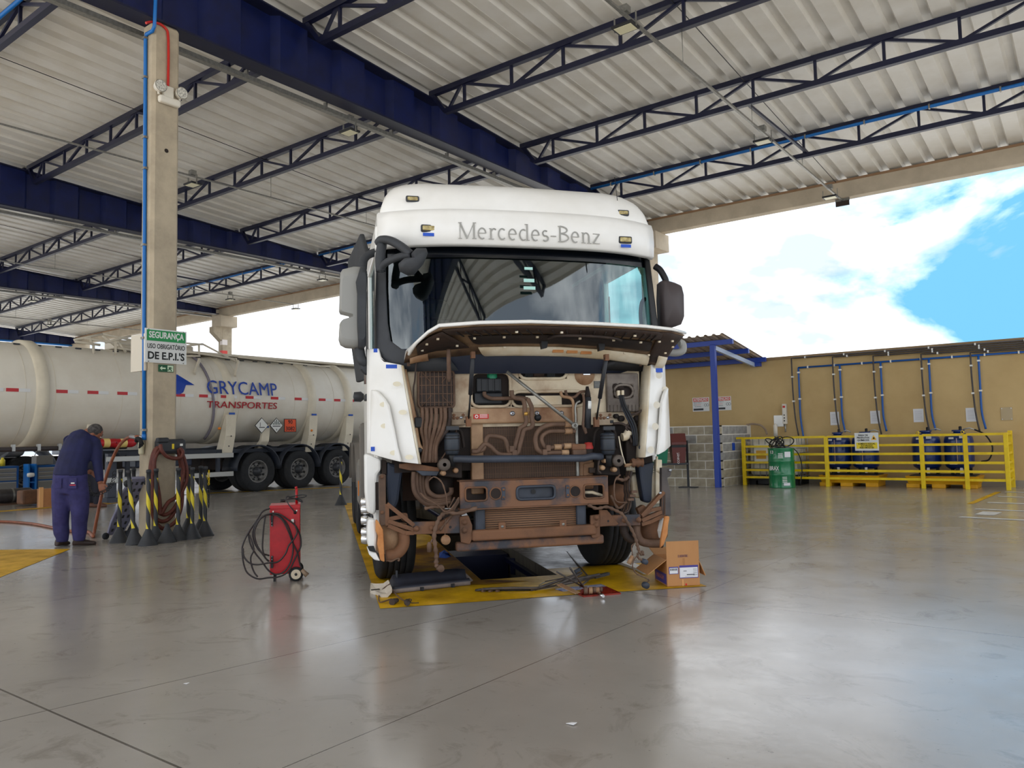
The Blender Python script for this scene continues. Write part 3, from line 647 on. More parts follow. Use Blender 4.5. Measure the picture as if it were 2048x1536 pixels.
# right-hand mirror
rm_ = bpy.data.objects.new('mirror', None); COL.objects.link(rm_); rm_.parent = truck
mb = MB(); P = [LF(u, v, -.9) for u, v in ((1225, 870), (1250, 848), (1330, 870), (1375, 890), (1392, 960), (1396, 1150), (1380, 1190), (1340, 1205), (1255, 1225), (1232, 1190), (1222, 1000))]
c0 = sum(P, Vector())/len(P); mb.grid([[tuple(c0+(q-c0)*k+Vector((0, dy, 0))) for q in P] for k, dy in ((.001, -.09), (.85, -.085), (1, -.03), (1, .06), (.001, .08))], closed=True); mb.build('shell', mat('mirror_dark', (74,66,66), rough=.5), rm_)
MB().tube(smooth_path([LF(1190, 740, -.85), LF(1230, 770, -.88), LF(1265, 830, -.9), LF(1275, 860, -.9)]), .03, 8).build('arm', 'black', rm_)
MB().tube(smooth_path([LF(1290, 1210, -.9), LF(1250, 1235, -.88), LF(1200, 1240, -.8)]), .025, 8).build('arm', 'black', rm_)
MB().tube(smooth_path([LF(1375, 1330, -.9), LF(1395, 1330, -.9), LF(1405, 1350, -.9), LF(1400, 1390, -.9), LF(1350, 1405, -.88), LF(1290, 1400, -.85)]), .035, 8).build('arm_base', 'mirror_grey', rm_)
# --- white corner panels
def Yc(px):    # depth of the left corner panel along its width
    return -.98-.36*min(1, max(0, (px-735)/105))**.7
def corner():
    main = [[(743, 698), (757, 697), (762, 714), (771, 724)], [(743, 730), (757, 730), (780, 729), (803.5, 730)], [(743, 780), (765, 780), (790, 780), (811, 780)], [(743, 830), (770, 830), (800, 830), (820, 830)], [(743, 870), (775, 875), (808, 880), (829, 880)], [(743, 907), (775, 916), (804, 924), (838, 928)]]
    m = MB(); m.grid([[Lp(px, py, Yc(px)) for px, py in [(735, r[0][1])]+r] for r in main]); o = both(m, 'corner_panel', 'cab_white', solid=.018, bevel=.006)
    rows = [[(744, 780), (748, 780), (755.6, 782.5)], [(743.5, 800), (757, 800), (769, 796)], [(743, 820), (765, 818), (778, 811)], [(743, 845), (765, 842), (783, 835)], [(743, 870), (770, 868), (788, 858)], [(743, 895), (775, 900), (795, 895)], [(743, 908), (778, 918), (803, 924)]]
    m = MB(); m.grid([[Lp(px, py, Yc(px)-.05+.02*(k == 0)) for k, (px, py) in enumerate(r)] for r in rows]); both(m, 'wind_deflector', 'cab_white', solid=.03, bevel=.008)
    m = MB(); m.grid([[Lp(px, py, Yc(px)+dy) for px, dy in ((x, -.01), (x+3, .0), (x+dx, .12))] for x, py, dx in ((803, 731, 5), (811, 780, 6), (820, 830, 6), (829, 880, 6), (838, 928, 4))]); both(m, 'panel_return', 'tank_white', solid=.006)
corner()
for px, py, w, h, Y in ((783, 733, .085, .03, -1.3), (745.5, 898, .03, .035, -1.09), (751, 701, .03, .03, -1.17)):
    p = Lp(px, py, Y-.03); MB().cbox(p, (w, .006, h)).build('blue_tape', 'blue_tape', truck)
p = LB(1630, 515, -1.3); MB().cbox(p, (.06, .006, .035)).build('blue_tape', 'blue_tape', truck)
# faint filler ovals on the right panel
for u, v, Y in ((1628, 565, -1.26), (1692, 715, -1.1), (1605, 870, -1.3), (1590, 1090, -1.3), (1545, 1330, -1.34)):
    p = LB(u, v, Y-.03); m = MB(); m.lathe([(.001, 0), (.03, 0)], (0, 0, 0), 'y', 16); o = m.build('filler_spot', mat('filler', (222,214,196), rough=.6), truck); o.location = p
for u, v in ((685, 655), (745, 945), (810, 1405), (655, 1360), (560, 1085), (550, 865)):
    pz = zA(u, v); p = Lp(*pz, Yc(pz[0])-.07); m = MB(); m.lathe([(.001, 0), (.032, 0)], (0, 0, 0), 'y', 16); o = m.build('filler_spot', mat('filler2', (238,228,202), rough=.6), truck); o.location = p; o.scale = (1, 1, .6)
# door logo: blue swoosh and lettering on the near side of the cab
sg = MB(); sg.add([(-1.242, -.35, 1.84), (-1.242, -.2, 1.84), (-1.242, -.24, 1.5), (-1.242, -.3, 1.42)], [(0, 1, 2, 3)]); sg.build('door_logo', 'blue_tape', truck, fix=False)
sg = MB(); sg.lathe([(.001, 0), (.06, 0)], (0, 0, 0), 'x', 20); o = sg.build('door_sticker', mat('sticker_y', (240,228,130), rough=.5), truck); o.location = (-1.243, -.68, 1.66); o.scale = (1, 1, 2.6)
text('GRYCAMP', .09, mat('text_blue', (26,70,170), rough=.5), truck, frame((-1.243, -.28, 1.33), (0, -1, 0), (0, 0, 1)), .001)
# ================================================================== truck: open flap
hin = [(808, 727), (836, 721), (880, 716), (965, 711), (1050, 710), (1137, 712), (1215, 718), (1270, 726), (1308, 732), (1325, 735)]
edg = [(818, 712), (832, 690), (856, 668), (878, 655), (960, 649), (1060, 647), (1195, 651), (1290, 656), (1345, 662), (1371, 669)]
nu = len(hin); cols = []
for k in range(nu):
    u = k/(nu-1); c = (2*u-1)
    yh = -1.27+.1*abs(c)**3; ye = -1.95+.42*abs(c)**2.2
    h = Lp(*hin[k], yh); e = Lp(*edg[k], ye); cols.append((h, e))
flap = bpy.data.objects.new('front_flap', None); COL.objects.link(flap); flap.parent = truck
mat('flap_under', (150,122,92), (72,52,40), scale=4, rough=.6, lo=.4, hi=.7, detail=6)
nv = 7
def flap_pt(k, t, dz=0):
    h, e = cols[k]; p = h.lerp(e, t); p = Vector(p); p.z += .05*math.sin(math.pi*t)+dz; return p
m = MB(); m.grid([[flap_pt(k, t, .022) for k in range(nu)] for t in np.linspace(0, 1, nv)]); m.build('skin', 'cab_white', flap, solid=.01)
m = MB(); m.grid([[flap_pt(k, t, 0) for k in range(nu)] for t in np.linspace(.02, .97, nv)]); m.build('underside', 'flap_under', flap, solid=.006)
def fi(x, t, dz):
    k = min(nu-2, int(x)); f = x-k; return flap_pt(k, t, dz).lerp(flap_pt(k+1, t, dz), f)
# rim of the white skin, liner shells, ribs
m = MB(); m.tube([flap_pt(k, 1.0, .012) for k in range(nu)], .012, 6); m.build('rim', 'cab_white', flap)
def liner(x0, x1, t0, t1, dz, mname, n=12, name='liner'):
    m = MB(); m.grid([[fi(x0+(x1-x0)*i/n, t, dz-.02*math.sin(math.pi*(t-t0)/(t1-t0))) for i in range(n+1)] for t in np.linspace(t0, t1, 5)]); return m.build(name, mname, flap, solid=.008)
liner(3.0, 7.7, .62, .94, -.012, 'liner'); liner(1.0, 2.9, .25, .9, -.02, 'liner', 6); liner(7.6, 9.3 if nu > 10 else 8.9, .1, .95, -.012, 'liner', 6)
liner(3.2, 7.5, .32, .55, -.018, 'bay_dark'); liner(3.1, 7.6, .02, .22, -.012, 'tank_white', name='inner_strip')
liner(8.0, 8.9, .02, .3, -.018, 'tank_white', 4, 'inner_strip'); liner(.4, 1.5, .02, .2, -.014, 'copper_dust', 4, 'inner_strip')
for i in range(20):
    x = 3.2+i*.22; MB().tube([fi(x, .65, -.035), fi(x+.1, .9, -.035)], .006, 4).build('rib', 'bay_dark', flap)
for i, (x, t) in enumerate([(3.4, .6), (4.1, .6), (4.8, .6), (5.6, .6), (6.3, .6), (7.0, .6), (7.7, .7), (8.3, .8), (8.7, .6), (8.4, .4), (2.4, .8), (1.7, .75), (1.3, .5), (2.7, .4), (3.8, .3), (6.6, .28), (7.5, .3), (4.6, .86), (5.4, .86), (6.8, .86)]):
    MB().cbox(fi(x, t, -.045), (.018, .018, .014)).build('clip', 'tank_white', flap)
m = MB(); m.tube(smooth_path([fi(5.0, .55, -.04), fi(5.3, .72, -.05), fi(5.8, .76, -.05), fi(6.3, .72, -.05), fi(6.5, .6, -.04)]), .012, 6); m.build('latch_cable', 'hose_dark', flap)
for x in (4.75, 5.9): MB().prism([(0, 0), (.06, 0), (.05, -.06), (.01, -.07)], lambda u, v, w, x=x: tuple(fi(x, .45, -.03)+Vector((u, w, v))), .05).build('latch_hook', 'black', flap)
for i in range(3): MB().cbox(fi(4.9+i*.32, .18, -.03), (.09, .02, .025)).build('foam_block', 'orange_rust', flap)
# struts
def rod(name, pts, m, rs): o = MB().tube(pts, rs[0], 10, rs=rs); return o.build(name, m, flap)
for (a, b, c_) in ((LA(1462, 360, -1.6), LA(1438, 760, -1.42), LA(1418, 1040, -1.3)), (LB(1088, 385, -1.6), LB(1022, 800, -1.42), LB(985, 1045, -1.3))):
    MB().tube([a, b], .017, 10).build('gas_strut', 'dark_grey', flap); MB().tube([b, c_], .008, 8).build('strut_rod', 'black', flap); MB().cbox(c_, (.04, .04, .08)).build('strut_foot', 'rust', flap)
    MB().cbox(a, (.03, .05, .05)).build('strut_head', 'rust', flap)
MB().tube(smooth_path([LA(1215, 300, -1.6), LA(1215, 400, -1.6), LA(1218, 500, -1.58), LA(1222, 600, -1.55), LA(1210, 615, -1.55)]), .016, 8, rs=None).build('hook_strap', 'hose', flap)
# ================================================================== firewall and fittings
YB = -1.14
fw = bpy.data.objects.new('firewall', None); COL.objects.link(fw); fw.parent = truck
tl = LA(745, 470, YB); br = LB(1570, 1060, YB); topz = LA(1200, 462, YB).z; lo = (-.99, LA(1300, 1100, YB).z); hi = (.99, topz)
boxr = rect_of(LA(1440, 535, YB), LA(1850, 885, YB)); mid1 = rect_of(LB(190, 492, YB), LB(685, 600, YB)); mid2 = rect_of(LA(1860, 735, YB), LB(870, 880, YB))
gr = rect_of(LB(1100, 560, YB), LB(1410, 920, YB))
pz = plate('panel', 'panel_dusty', lo, hi, [boxr, mid1, mid2, gr], YB, .03, fw)
MB().box((-1.1, YB+.03, 1.0), (1.1, YB+.25, hi[1])).build('bay_back', 'bay_dark', fw)
for r_ in (boxr, mid1, mid2): rim('opening_rim', 'panel_dusty', r_, YB-.004, .014, fw, .06)
m = MB(); m.box((-1.0, YB-.05, topz-.015), (1.0, YB+.02, topz+.03)); m.build('top_rail', 'hose', fw, bevel=.01)
# raised copper coloured cross member
cr_ = rect_of(LA(1425, 905, YB-.05), LB(800, 1045, YB-.05)); MB().box((cr_[0], YB-.05, cr_[1]), (cr_[2], YB, cr_[3])).build('cross_member', 'copper_dust', fw, bevel=.015)
for u, v, f in ((1868, 957, LA), (130, 957, LB), (378, 955, LB), (630, 955, LB)):
    p = f(u, v, YB-.055); m = MB(); m.lathe([(.007, -.008), (.018, -.006), (.022, .005)], (0, 0, 0), 'y', 14); o = m.build('stud', 'steel', fw); o.location = p
p = LB(388, 998, YB-.055); m = MB().lathe([(.001, -.004), (.028, -.004), (.03, .004)], (0, 0, 0), 'y', 16); o = m.build('grommet', 'black', fw); o.location = p
lab = rect_of(LA(1470, 965, YB-.055), LA(1625, 1010, YB-.055)); o = MB().box((lab[0], YB-.057, lab[1]), (lab[2], YB-.05, lab[3])).build('warning_label', mat('label_red', (200,44,36), rough=.5), fw)
for k in range(3):
    z = lab[1]+.011*(k+.8); MB().box((lab[0]+.05, YB-.0585, z), (lab[2]-.01, YB-.057, z+.004)).build('label_line', 'white', o)
q = MB().lathe([(.008, 0), (.014, 0)], (lab[0]+.024, YB-.0585, (lab[1]+lab[3])/2), 'y', 16).build('label_symbol', 'white', o)
# black box in the left opening
bb = MB(); r_ = rect_of(LA(1475, 590, YB), LA(1760, 740, YB)); bb.box((r_[0]+.02, YB-.0, r_[1]), (r_[2], YB+.1, r_[3])); r2 = rect_of(LA(1475, 740, YB), LA(1765, 860, YB)); bb.box((r2[0], YB-.02, r2[1]), (r2[2], YB+.1, r2[3]-.004))
bx_ = bb.build('fluid_reservoir', mat('res_black', (26,28,32), rough=.45), fw, bevel=.012)
for k in range(3): x = r_[0]+.06+k*.055; MB().box((x, YB-.008, r_[1]+.01), (x+.04, YB, r_[3]-.01)).build('rib', 'res_black', bx_, bevel=.004)
p = LA(1668, 562, YB); MB().lathe([(.001, .03), (.04, .028), (.045, 0), (.045, -.03)], (p.x, YB+.04, p.z), 'z', 12).build('cap', mat('cap_green', (24,130,92), rough=.4), bx_)
# blower fan in the mid opening
for u in (285, 510):
    p = LB(u, 545, YB+.05); m = MB().lathe([(.035, -.035), (.04, -.03), (.04, .03), (.035, .035)], p, 'x', 14); o = m.build('blower_wheel', 'dark_grey', fw)
    for k in range(8): m = MB().cbox((p.x-.03+k*.0085, p.y-.042, p.z), (.004, .004, .06)).build('fin', 'trim_grey', o)
p = LB(385, 550, YB+.03); MB().lathe([(.001, -.05), (.03, -.04), (.035, 0), (.03, .05)], p, 'x', 12).build('blower_motor', 'liner', fw)
MB().box((mid2[0]+.12, YB+.01, mid2[1]+.01), (mid2[2]-.2, YB+.04, mid2[1]+.09)).build('grime_plate', 'tank_white', fw)
# round cover and data plates on the right
p = LB(870, 560, YB-.01); m = MB().lathe([(.001, -.004), (.085, -.002), (.09, .012)], (0, 0, 0), 'y', 24); o = m.build('round_cover', 'copper_dust', fw); o.location = p
MB().cbox(p+Vector((.01, -.012, .006)), (.06, .012, .018)).build('latch', 'chrome', fw)
def flatp(u0, v0, u1, v1, f, name, m, y=YB-.006, th=.006): r_ = rect_of(f(u0, v0, y), f(u1, v1, y)); return MB().box((r_[0], y, r_[1]), (r_[2], y+th, r_[3])).build(name, m, fw)
o = flatp(962, 625, 1030, 697, LB, 'data_plate', mat('plate_dk', (62,64,66), rough=.4)); r_ = rect_of(LB(962, 625, YB-.008), LB(1030, 697, YB-.008))
for k in range(5): z = r_[1]+.008+k*.012; MB().box((r_[0]+.006, YB-.0085, z), (r_[2]-.006, YB-.006, z+.004)).build('print_line', 'galv', o)
o = flatp(1455, 615, 1505, 820, LB, 'yellow_label', mat('label_yel', (232,206,40), rough=.5))
r_ = rect_of(LB(1460, 620, YB-.008), LB(1500, 815, YB-.008))
for k in range(9): x = r_[0]+.002; z = r_[1]+.01+k*.019; MB().box((x, YB-.0082, z), (r_[2]-.002, YB-.006, z+.006)).build('print_line', mat('print_k', (60,52,20), rough=.6), o)
# left ribbed cover (dusty)
gl = rect_of(LA(905, 517, YB-.06), LA(1275, 893, YB-.06)); cov = MB().box((gl[0], YB-.055, gl[1]), (gl[2], YB, gl[3])).build('filter_cover', 'hose_dark', fw, bevel=.02)
for k in range(8): x = gl[0]+.025+(gl[2]-gl[0]-.05)*k/7; MB().box((x-.003, YB-.066, gl[1]+.01), (x+.003, YB-.05, gl[3]-.01)).build('rib', 'hose', cov)
for k in range(4): z = gl[1]+.04+(gl[3]-gl[1]-.09)*k/3; MB().box((gl[0]+.01, YB-.064, z-.003), (gl[2]-.01, YB-.05, z+.003)).build('rib', 'hose', cov)
cx, cz = (gl[0]+gl[2])/2, (gl[1]+gl[3])/2
for sx_ in (-1, 1):
    for sz_ in (-1, 1): MB().tube([(cx+sx_*.04, YB-.06, cz+sz_*.05), (cx+sx_*.12, YB-.06, cz+sz_*.14)], .004, 5).build('rib', 'hose', cov)
rim('cover_frame', 'hose', gl, YB-.045, .012, cov, .03)
m = MB(); m.box((gl[0]+.01, YB-.05, gl[1]-.045), (gl[2]-.01, YB-.02, gl[1])); m.build('cover_foot', 'hose_dark', fw, bevel=.01)
# right grey cover with hollow
cg = mat('cover_grey', (128,118,108), (92,82,74), scale=5, rough=.5)
rg = rect_of(LB(1085, 545, YB-.03), LB(1425, 940, YB-.03)); hol = (rg[0]+.06, rg[1]+.12, rg[2]-.055, rg[3]-.1)
co = plate('headlamp_socket', 'cover_grey', (rg[0], rg[1]), (rg[2], rg[3]), [hol], YB-.045, .05, fw, .012)
MB().box((hol[0]-.01, YB-.0, hol[1]-.01), (hol[2]+.01, YB+.02, hol[3]+.01)).build('socket_back', 'hose_dark', co)
rim('socket_rim', 'cover_grey', hol, YB-.045, .012, co, .06)
for k in range(9): x = rg[0]+.02+k*.033; MB().box((x, YB-.055, rg[1]+.005), (x+.006, YB-.04, rg[1]+.06)).build('rib', 'cover_grey', co)
m = MB(); m.lathe([(.001, -.05), (.03, -.05), (.035, 0)], (0, 0, 0), 'y', 14); o = m.build('plug', 'bay_dark', co); o.location = LB(1165, 690, YB); o2 = inst(o, co, T3(*LB(1215, 685, YB)))
MB().cbox(LB(1210, 750, YB-.06), (.022, .03, .045)).build('connector', 'tank_white', co); MB().cbox(LB(1253, 745, YB-.06), (.02, .03, .04)).build('connector', 'tank_white', co)
# square brackets left and right with holes
for f, u0, u1 in ((LA, 1240, 1392), (LB, 1003, 1152)):
    y = YB-.07; r_ = rect_of(f(u0, 945, y), f(u1, 1075, y)); o = MB().box((r_[0], y, r_[1]), (r_[2], YB, r_[3])).build('lock_bracket', mat('brk', (168,150,126), (130,108,84), scale=6, rough=.5), fw, bevel=.006)
    zc = (r_[1]+r_[3])/2
    for k, (fx, fz) in enumerate(((.18, .78), (.82, .78), (.18, .55), (.42, .55), (.68, .58))):
        m = MB().lathe([(.001, -.006), (.012, -.006), (.012, .003)], (r_[0]+(r_[2]-r_[0])*fx, y, r_[1]+(r_[3]-r_[1])*fz), 'y', 10); m.build('bolt', 'rust' if k != 4 else 'steel', o)
    MB().box((r_[0], y-.004, r_[1]+.06), (r_[2], y+.01, r_[1]+.066)).build('fold', 'hose', o); MB().box((r_[0]+.105, y-.003, r_[1]+.015), (r_[0]+.135, y+.004, r_[1]+.04)).build('slot', 'black', o)
# black sensor box with cable, far left
p = LA(905, 1050, YB-.08); MB().cbox(p, (.07, .05, .085)).build('sensor_box', 'black', fw, bevel=.01)
MB().tube(smooth_path([LA(890, 400, YB-.1), LA(878, 500, YB-.1), LA(868, 620, YB-.09), LA(855, 700, YB-.08), LA(862, 850, YB-.07), LA(890, 950, YB-.07), LA(905, 1000, YB-.08)]), .007, 6).build('cable', 'hose_dark', fw)
MB().tube(smooth_path([LA(760, 510, YB-.04), LA(800, 700, YB-.06), LA(860, 1000, YB-.08), LA(900, 1250, YB-.08), LA(935, 1330, YB-.09)]), .02, 6).build('edge_seal', 'copper_dust', fw)
MB().tube(smooth_path([LB(1545, 560, YB-.04), LB(1520, 800, YB-.06), LB(1480, 1010, YB-.08), LB(1430, 1220, YB-.08), LB(1425, 1330, YB-.09)]), .02, 6).build('edge_seal', 'tank_white', fw)
p = LA(918, 1332, YB-.12); MB().lathe([(.001, -.01), (.012, -.01), (.02, 0)], p, 'y', 12).build('latch_button', 'dark_grey', fw)
p = LB(1440, 1305, YB-.12); MB().lathe([(.001, -.01), (.012, -.01), (.02, 0)], p, 'y', 12).build('latch_button', 'dark_grey', fw)
# ================================================================== engine bay fittings
bay = bpy.data.objects.new('engine_bay', None); COL.objects.link(bay); bay.parent = truck
def hose(pts, f, Y, r, m='hose', n=10, name='hose', k=6):
    P = [f(u, v, Y+(d[0] if d else 0)) for u, v, *d in pts]; return MB().tube(smooth_path(P, k), r, n).build(name, m, bay)
# vertical hoses below the left cover
for k, (u0, u1) in enumerate(((945, 950), (990, 975), (1035, 1000), (1085, 1025), (1135, 1060), (1178, 1090), (1222, 1100))):
    hose([(u0, 895), (u0+2, 1010), (u0-8-k*3, 1130, -.01*k), (u1+18-k*4, 1280), (u1-8, 1460)], LA, YB-.09-.012*(k % 2), .0165, 'hose' if k < 6 else 'hose_dark')
# core support columns and radiator
YR = -1.12
rad = rect_of(LA(1560, 1060, YR), LB(775, 1520, YR)); rl = LC(1300, 290, YR); r_ = (rad[0], rl.z-.05, rad[2], rad[3])
ro = MB().box((r_[0], YR, r_[1]), (r_[2], YR+.08, r_[3])).build('radiator', 'radiator', bay)
fn = MB(); nfin = 40
for k in range(nfin): x = r_[0]+(r_[2]-r_[0])*k/nfin; fn.box((x, YR-.004, r_[1]), (x+.003, YR, r_[3]))
for k in range(10): z = r_[1]+(r_[3]-r_[1])*k/10; fn.box((r_[0], YR-.005, z), (r_[2], YR-.001, z+.003))
fn.build('cooling_fin', mat('fin_br', (110,84,64), rough=.7), ro, kind='stuff')
MB().box((r_[0]-.1, YR-.03, r_[1]-.05), (r_[0], YR+.04, r_[3]+.02)).build('radiator_side', 'copper_dust', bay, bevel=.01)
MB().box((r_[2], YR-.02, r_[1]-.05), (r_[2]+.025, YR+.04, r_[3]+.02)).build('radiator_side', 'galv', bay, bevel=.005)
MB().box((r_[2]+.03, YR-.0, r_[1]-.05), (r_[2]+.16, YR+.06, r_[1]+.3)).build('support_post', 'copper_dust', bay, bevel=.02)
# pipes in front of the radiator
YH = YB-.11
hose([(1860, 720), (1865, 770), (1900, 800), (1960, 810), (1990, 850), (1995, 950), (2010, 1030), (1990, 1080), (1945, 1110), (1925, 1180), (1900, 1270), (1880, 1330), (1840, 1350), (1820, 1310), (1800, 1240), (1760, 1205), (1640, 1185), (1600, 1220), (1590, 1280), (1560, 1330), (1480, 1345)], LA, YH, .0185, 'hose', 10)
hose([(285, 810, .01), (300, 840), (325, 900), (325, 1000), (335, 1070), (310, 1105), (250, 1125), (230, 1180), (205, 1280), (185, 1350), (150, 1375), (20, 1380), (-45, 1350), (-90, 1300), (-150, 1270), (-190, 1300), (-230, 1345), (-290, 1345)], LB, YH-.01, .0185, 'hose')
hose([(-160, 735), (-155, 770), (-100, 800), (-20, 805), (120, 800), (200, 795), (285, 810)], LB, YH+.05, .016, 'hose')
hose([(700, 1070), (600, 1068), (500, 1075), (420, 1110), (370, 1170), (362, 1250), (380, 1320), (430, 1360), (470, 1362), (560, 1360), (700, 1358)], LB, YH, .02)
hose([(770, 1140), (650, 1138), (520, 1140), (450, 1170), (425, 1215), (440, 1270), (480, 1312), (560, 1300), (680, 1280), (770, 1282)], LB, YH, .017)
for u, v in ((700, 1070), (700, 1138), (690, 1290), (665, 1358), (590, 1300)): 
    p = LB(u, v, YH); MB().tube([p+Vector((-.03, 0, 0)), p+Vector((.03, 0, 0))], .024, 10).build('hose_clamp', 'copper_dust', bay)
for u, v in ((262, 960), (325, 955)): p = LB(u, v, YH); MB().tube([p+Vector((0, 0, -.014)), p+Vector((0, 0, .014))], .0215, 10).build('hose_clip', mat('brass', (196,150,74), rough=.35, metal=.6), bay)
for u, v in ((118, 1320), (145, 1362), (455, 1355), (490, 1312)): p = LB(u, v, YH-.01); MB().cbox(p, (.04, .05, .05)).build('hose_holder', 'hose', bay, bevel=.006)
p = LB(800, 1300, YH); MB().cbox(p, (.12, .06, .05)).build('valve_block', 'rust', bay, bevel=.01); p = LB(810, 1355, YH); MB().cbox(p, (.12, .05, .05)).build('valve_block', 'hose', bay, bevel=.01)
hose([(620, 730), (640, 780), (720, 800), (750, 850), (752, 950), (755, 1060)], LB, YH+.02, .013, 'copper_dust'); hose([(820, 830), (785, 850), (770, 900), (775, 1000), (772, 1130)], LB, YH, .009, 'galv')
hose([(670, 720), (690, 780), (760, 790), (820, 740), (870, 730)], LB, YH+.03, .012, 'hose')
hose([(1290, 1110), (1285, 1160), (1200, 1330), (1130, 1440)], LA, YH+.01, .005, 'hose')
# silver stay rod
a, b = LB(70, 530, YH-.03), LB(765, 1080, YH-.08); MB().tube([a, b], .0135, 10).build('stay_rod', 'galv', bay); MB().lathe([(.012, -.012), (.026, -.012), (.026, .012), (.012, .012)], b, 'y', 16).build('rod_eye', 'galv', bay)
# receiver cylinder with label
a, b = LB(900, 790, YH), LB(898, 1110, YH); MB().tube([b, a], .028, 14).build('receiver_drier', 'dark_grey', bay); MB().tube([LB(902, 910, YH), LB(903, 830, YH)], .0285, 14).build('drier_label', 'white', bay)
MB().tube([LB(897, 790, YH), LB(897, 740, YH), LB(893, 680, YH)], .02, 8, rs=[.028, .022, .012]).build('drier_head', 'bay_dark', bay)
hose([(850, 750), (860, 830), (855, 1000), (850, 1080), (880, 1160), (870, 1100)], LB, YH-.01, .011, 'hose')
# radiator cap (red)
p = LB(905, 1290, YH); MB().lathe([(.001, .032), (.032, .028), (.036, .0), (.04, -.005), (.04, -.024)], p, 'z', 14).build('red_cap', mat('cap_red', (156,44,36), rough=.6), bay); MB().lathe([(.036, -.024), (.032, -.1)], p, 'z', 14).build('filler_neck', 'bay_dark', bay)
# dark blue cross tube
MB().tube([LA(1260, 1420, YH-.03), LA(1400, 1425, YH-.04), LA(1480, 1425, YH-.06), LB(860, 1415, YH-.06), LB(940, 1395, YH-.05), LB(1040, 1400, YH-.02)], .03, 12).build('cross_tube', 'slate', bay)
# cab air springs
def spring(f, cu, sgn):
    y = YH-.02; e = bpy.data.objects.new('cab_spring', None); COL.objects.link(e); e.parent = bay
    c = f(cu, 1300, y); z = lambda v: f(cu, v, y).z
    MB().lathe([(.001, z(1150)), (.05, z(1155)), (.062, z(1175)), (.062, z(1330)), (.055, z(1350)), (.05, z(1375)), (.001, z(1380))], (c.x, c.y, 0), 'z', 20).build('bellows', mat('bellows', (44,50,58), rough=.4), e)
    for v in (1185, 1215, 1330): MB().lathe([(.058, -.008), (.067, 0), (.058, .008)], (c.x, c.y, z(v)), 'z', 20).build('bellows_ring', 'black', e)
    MB().tube([(c.x, c.y, z(1090)), (c.x, c.y, z(1155))], .028, 12).build('top_mount', 'black', e); MB().cbox((c.x, c.y-.03, z(1108)), (.1, .03, .03)).build('mount_plate', 'dark_grey', e)
    m = MB().lathe([(.001, -.034), (.011, -.034), (.013, -.02)], (c.x+.01*sgn, c.y, z(1108)), 'y', 10); m.build('bolt', mat('bolt_green', (120,190,60), rough=.4), e)
    MB().tube([(c.x, c.y, z(1375)), (c.x, c.y, z(1420)), (c.x+.0, c.y, z(1500))], .03, 12, rs=[.04, .03, .028]).build('damper', 'black', e)
    for s in (-1, 1): MB().tube(smooth_path([(c.x+s*.05, c.y+.06, z(1105)), (c.x+s*.085, c.y+.06, z(1150)), (c.x+s*.1, c.y+.06, z(1260)), (c.x+s*.105, c.y+.06, z(1310))]), .014, 6).build('yoke', 'bay_dark', e)
    return c
spring(LA, 1250, 1); spring(LB, 1105, -1)
# suspension bushes and brackets under the springs
for f, u, v in ((LA, 1165, 1480), (LB, 1195, 1440)):
    p = f(u, v, YH); o = MB().lathe([(.015, -.05), (.045, -.05), (.05, -.035), (.05, .035), (.045, .05)], p, 'y', 18).build('bush', mat('bush_grey', (88,78,70), rough=.6), bay)
for f, pts in ((LC, [(870, 60), (1090, 60), (1090, 265), (870, 240)]), (LD, [(770, 60), (960, 60), (985, 240), (760, 230)])):
    P = [f(u, v, YH+.04) for u, v in pts]; MB().prism([(p.x, p.z) for p in P], lambda u, v, w: (u, YH+.04+w, v), .1).build('spring_bracket', 'bay_dark', bay, bevel=.01)
for f, L_ in ((LC, ((915, 215), (1030, 190), (1000, 110))), (LD, ((810, 165), (922, 182), (840, 100)))):
    for u, v in L_: p = f(u, v, YH+.0); MB().lathe([(.001, -.03), (.018, -.03), (.022, -.01), (.022, .05)], p, 'y', 8).build('bolt', 'copper_dust', bay)
# side structures behind: big dark cavity panels
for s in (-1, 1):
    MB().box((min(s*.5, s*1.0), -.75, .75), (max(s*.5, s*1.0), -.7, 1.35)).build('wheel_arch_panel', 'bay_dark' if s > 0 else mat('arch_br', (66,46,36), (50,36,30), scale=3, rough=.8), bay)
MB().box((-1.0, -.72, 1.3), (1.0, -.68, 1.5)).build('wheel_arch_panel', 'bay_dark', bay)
# black harness on the right
for k in range(4): hose([(1225+k*9, 770), (1250+k*10, 870), (1300+k*14, 990), (1350+k*12, 1090), (1372+k*10, 1200), (1375+k*8, 1290)], LB, YB-.1-.01*k, .011, 'black' if k % 2 else 'slate')
hose([(1480, 870), (1460, 920), (1390, 960), (1330, 980), (1320, 1060), (1290, 1100), (1320, 1150), (1350, 1260)], LB, YB-.08, .01, 'hose_dark'); hose([(1160, 1060), (1240, 1060), (1300, 1090), (1380, 1150), (1420, 1210)], LB, YB-.08, .011, 'hose_dark')
for u, v, r in ((1188, 985, .02), (1240, 1010, .026), (1405, 1012, .03), (1412, 1062, .02)): p = LB(u, v, YB-.03); MB().lathe([(.001, -.02), (r, -.02), (r, .02)], p, 'y', 14).build('grommet', 'bay_dark', bay)
MB().tube(smooth_path([LB(1250, 1200, YB-.06), LB(1290, 1190, YB-.06), LB(1320, 1140, YB-.06)]), .035, 10).build('washer_neck', 'tank_white', bay)
hose([(1215, 1190), (1240, 1330), (1270, 1440), (1290, 1490), (1330, 1480)], LB, YH, .006, 'tank_white'); MB().cbox(LB(1350, 1340, YB-.0), (.14, .1, .2)).build('steering_box', 'bay_dark', bay, bevel=.02)
MB().tube([LB(1290, 1490, YH), LB(1380, 1470, YH), LB(1440, 1450, YH)], .012, 8, rs=[.01, .012, .03]).build('linkage', 'rust', bay)
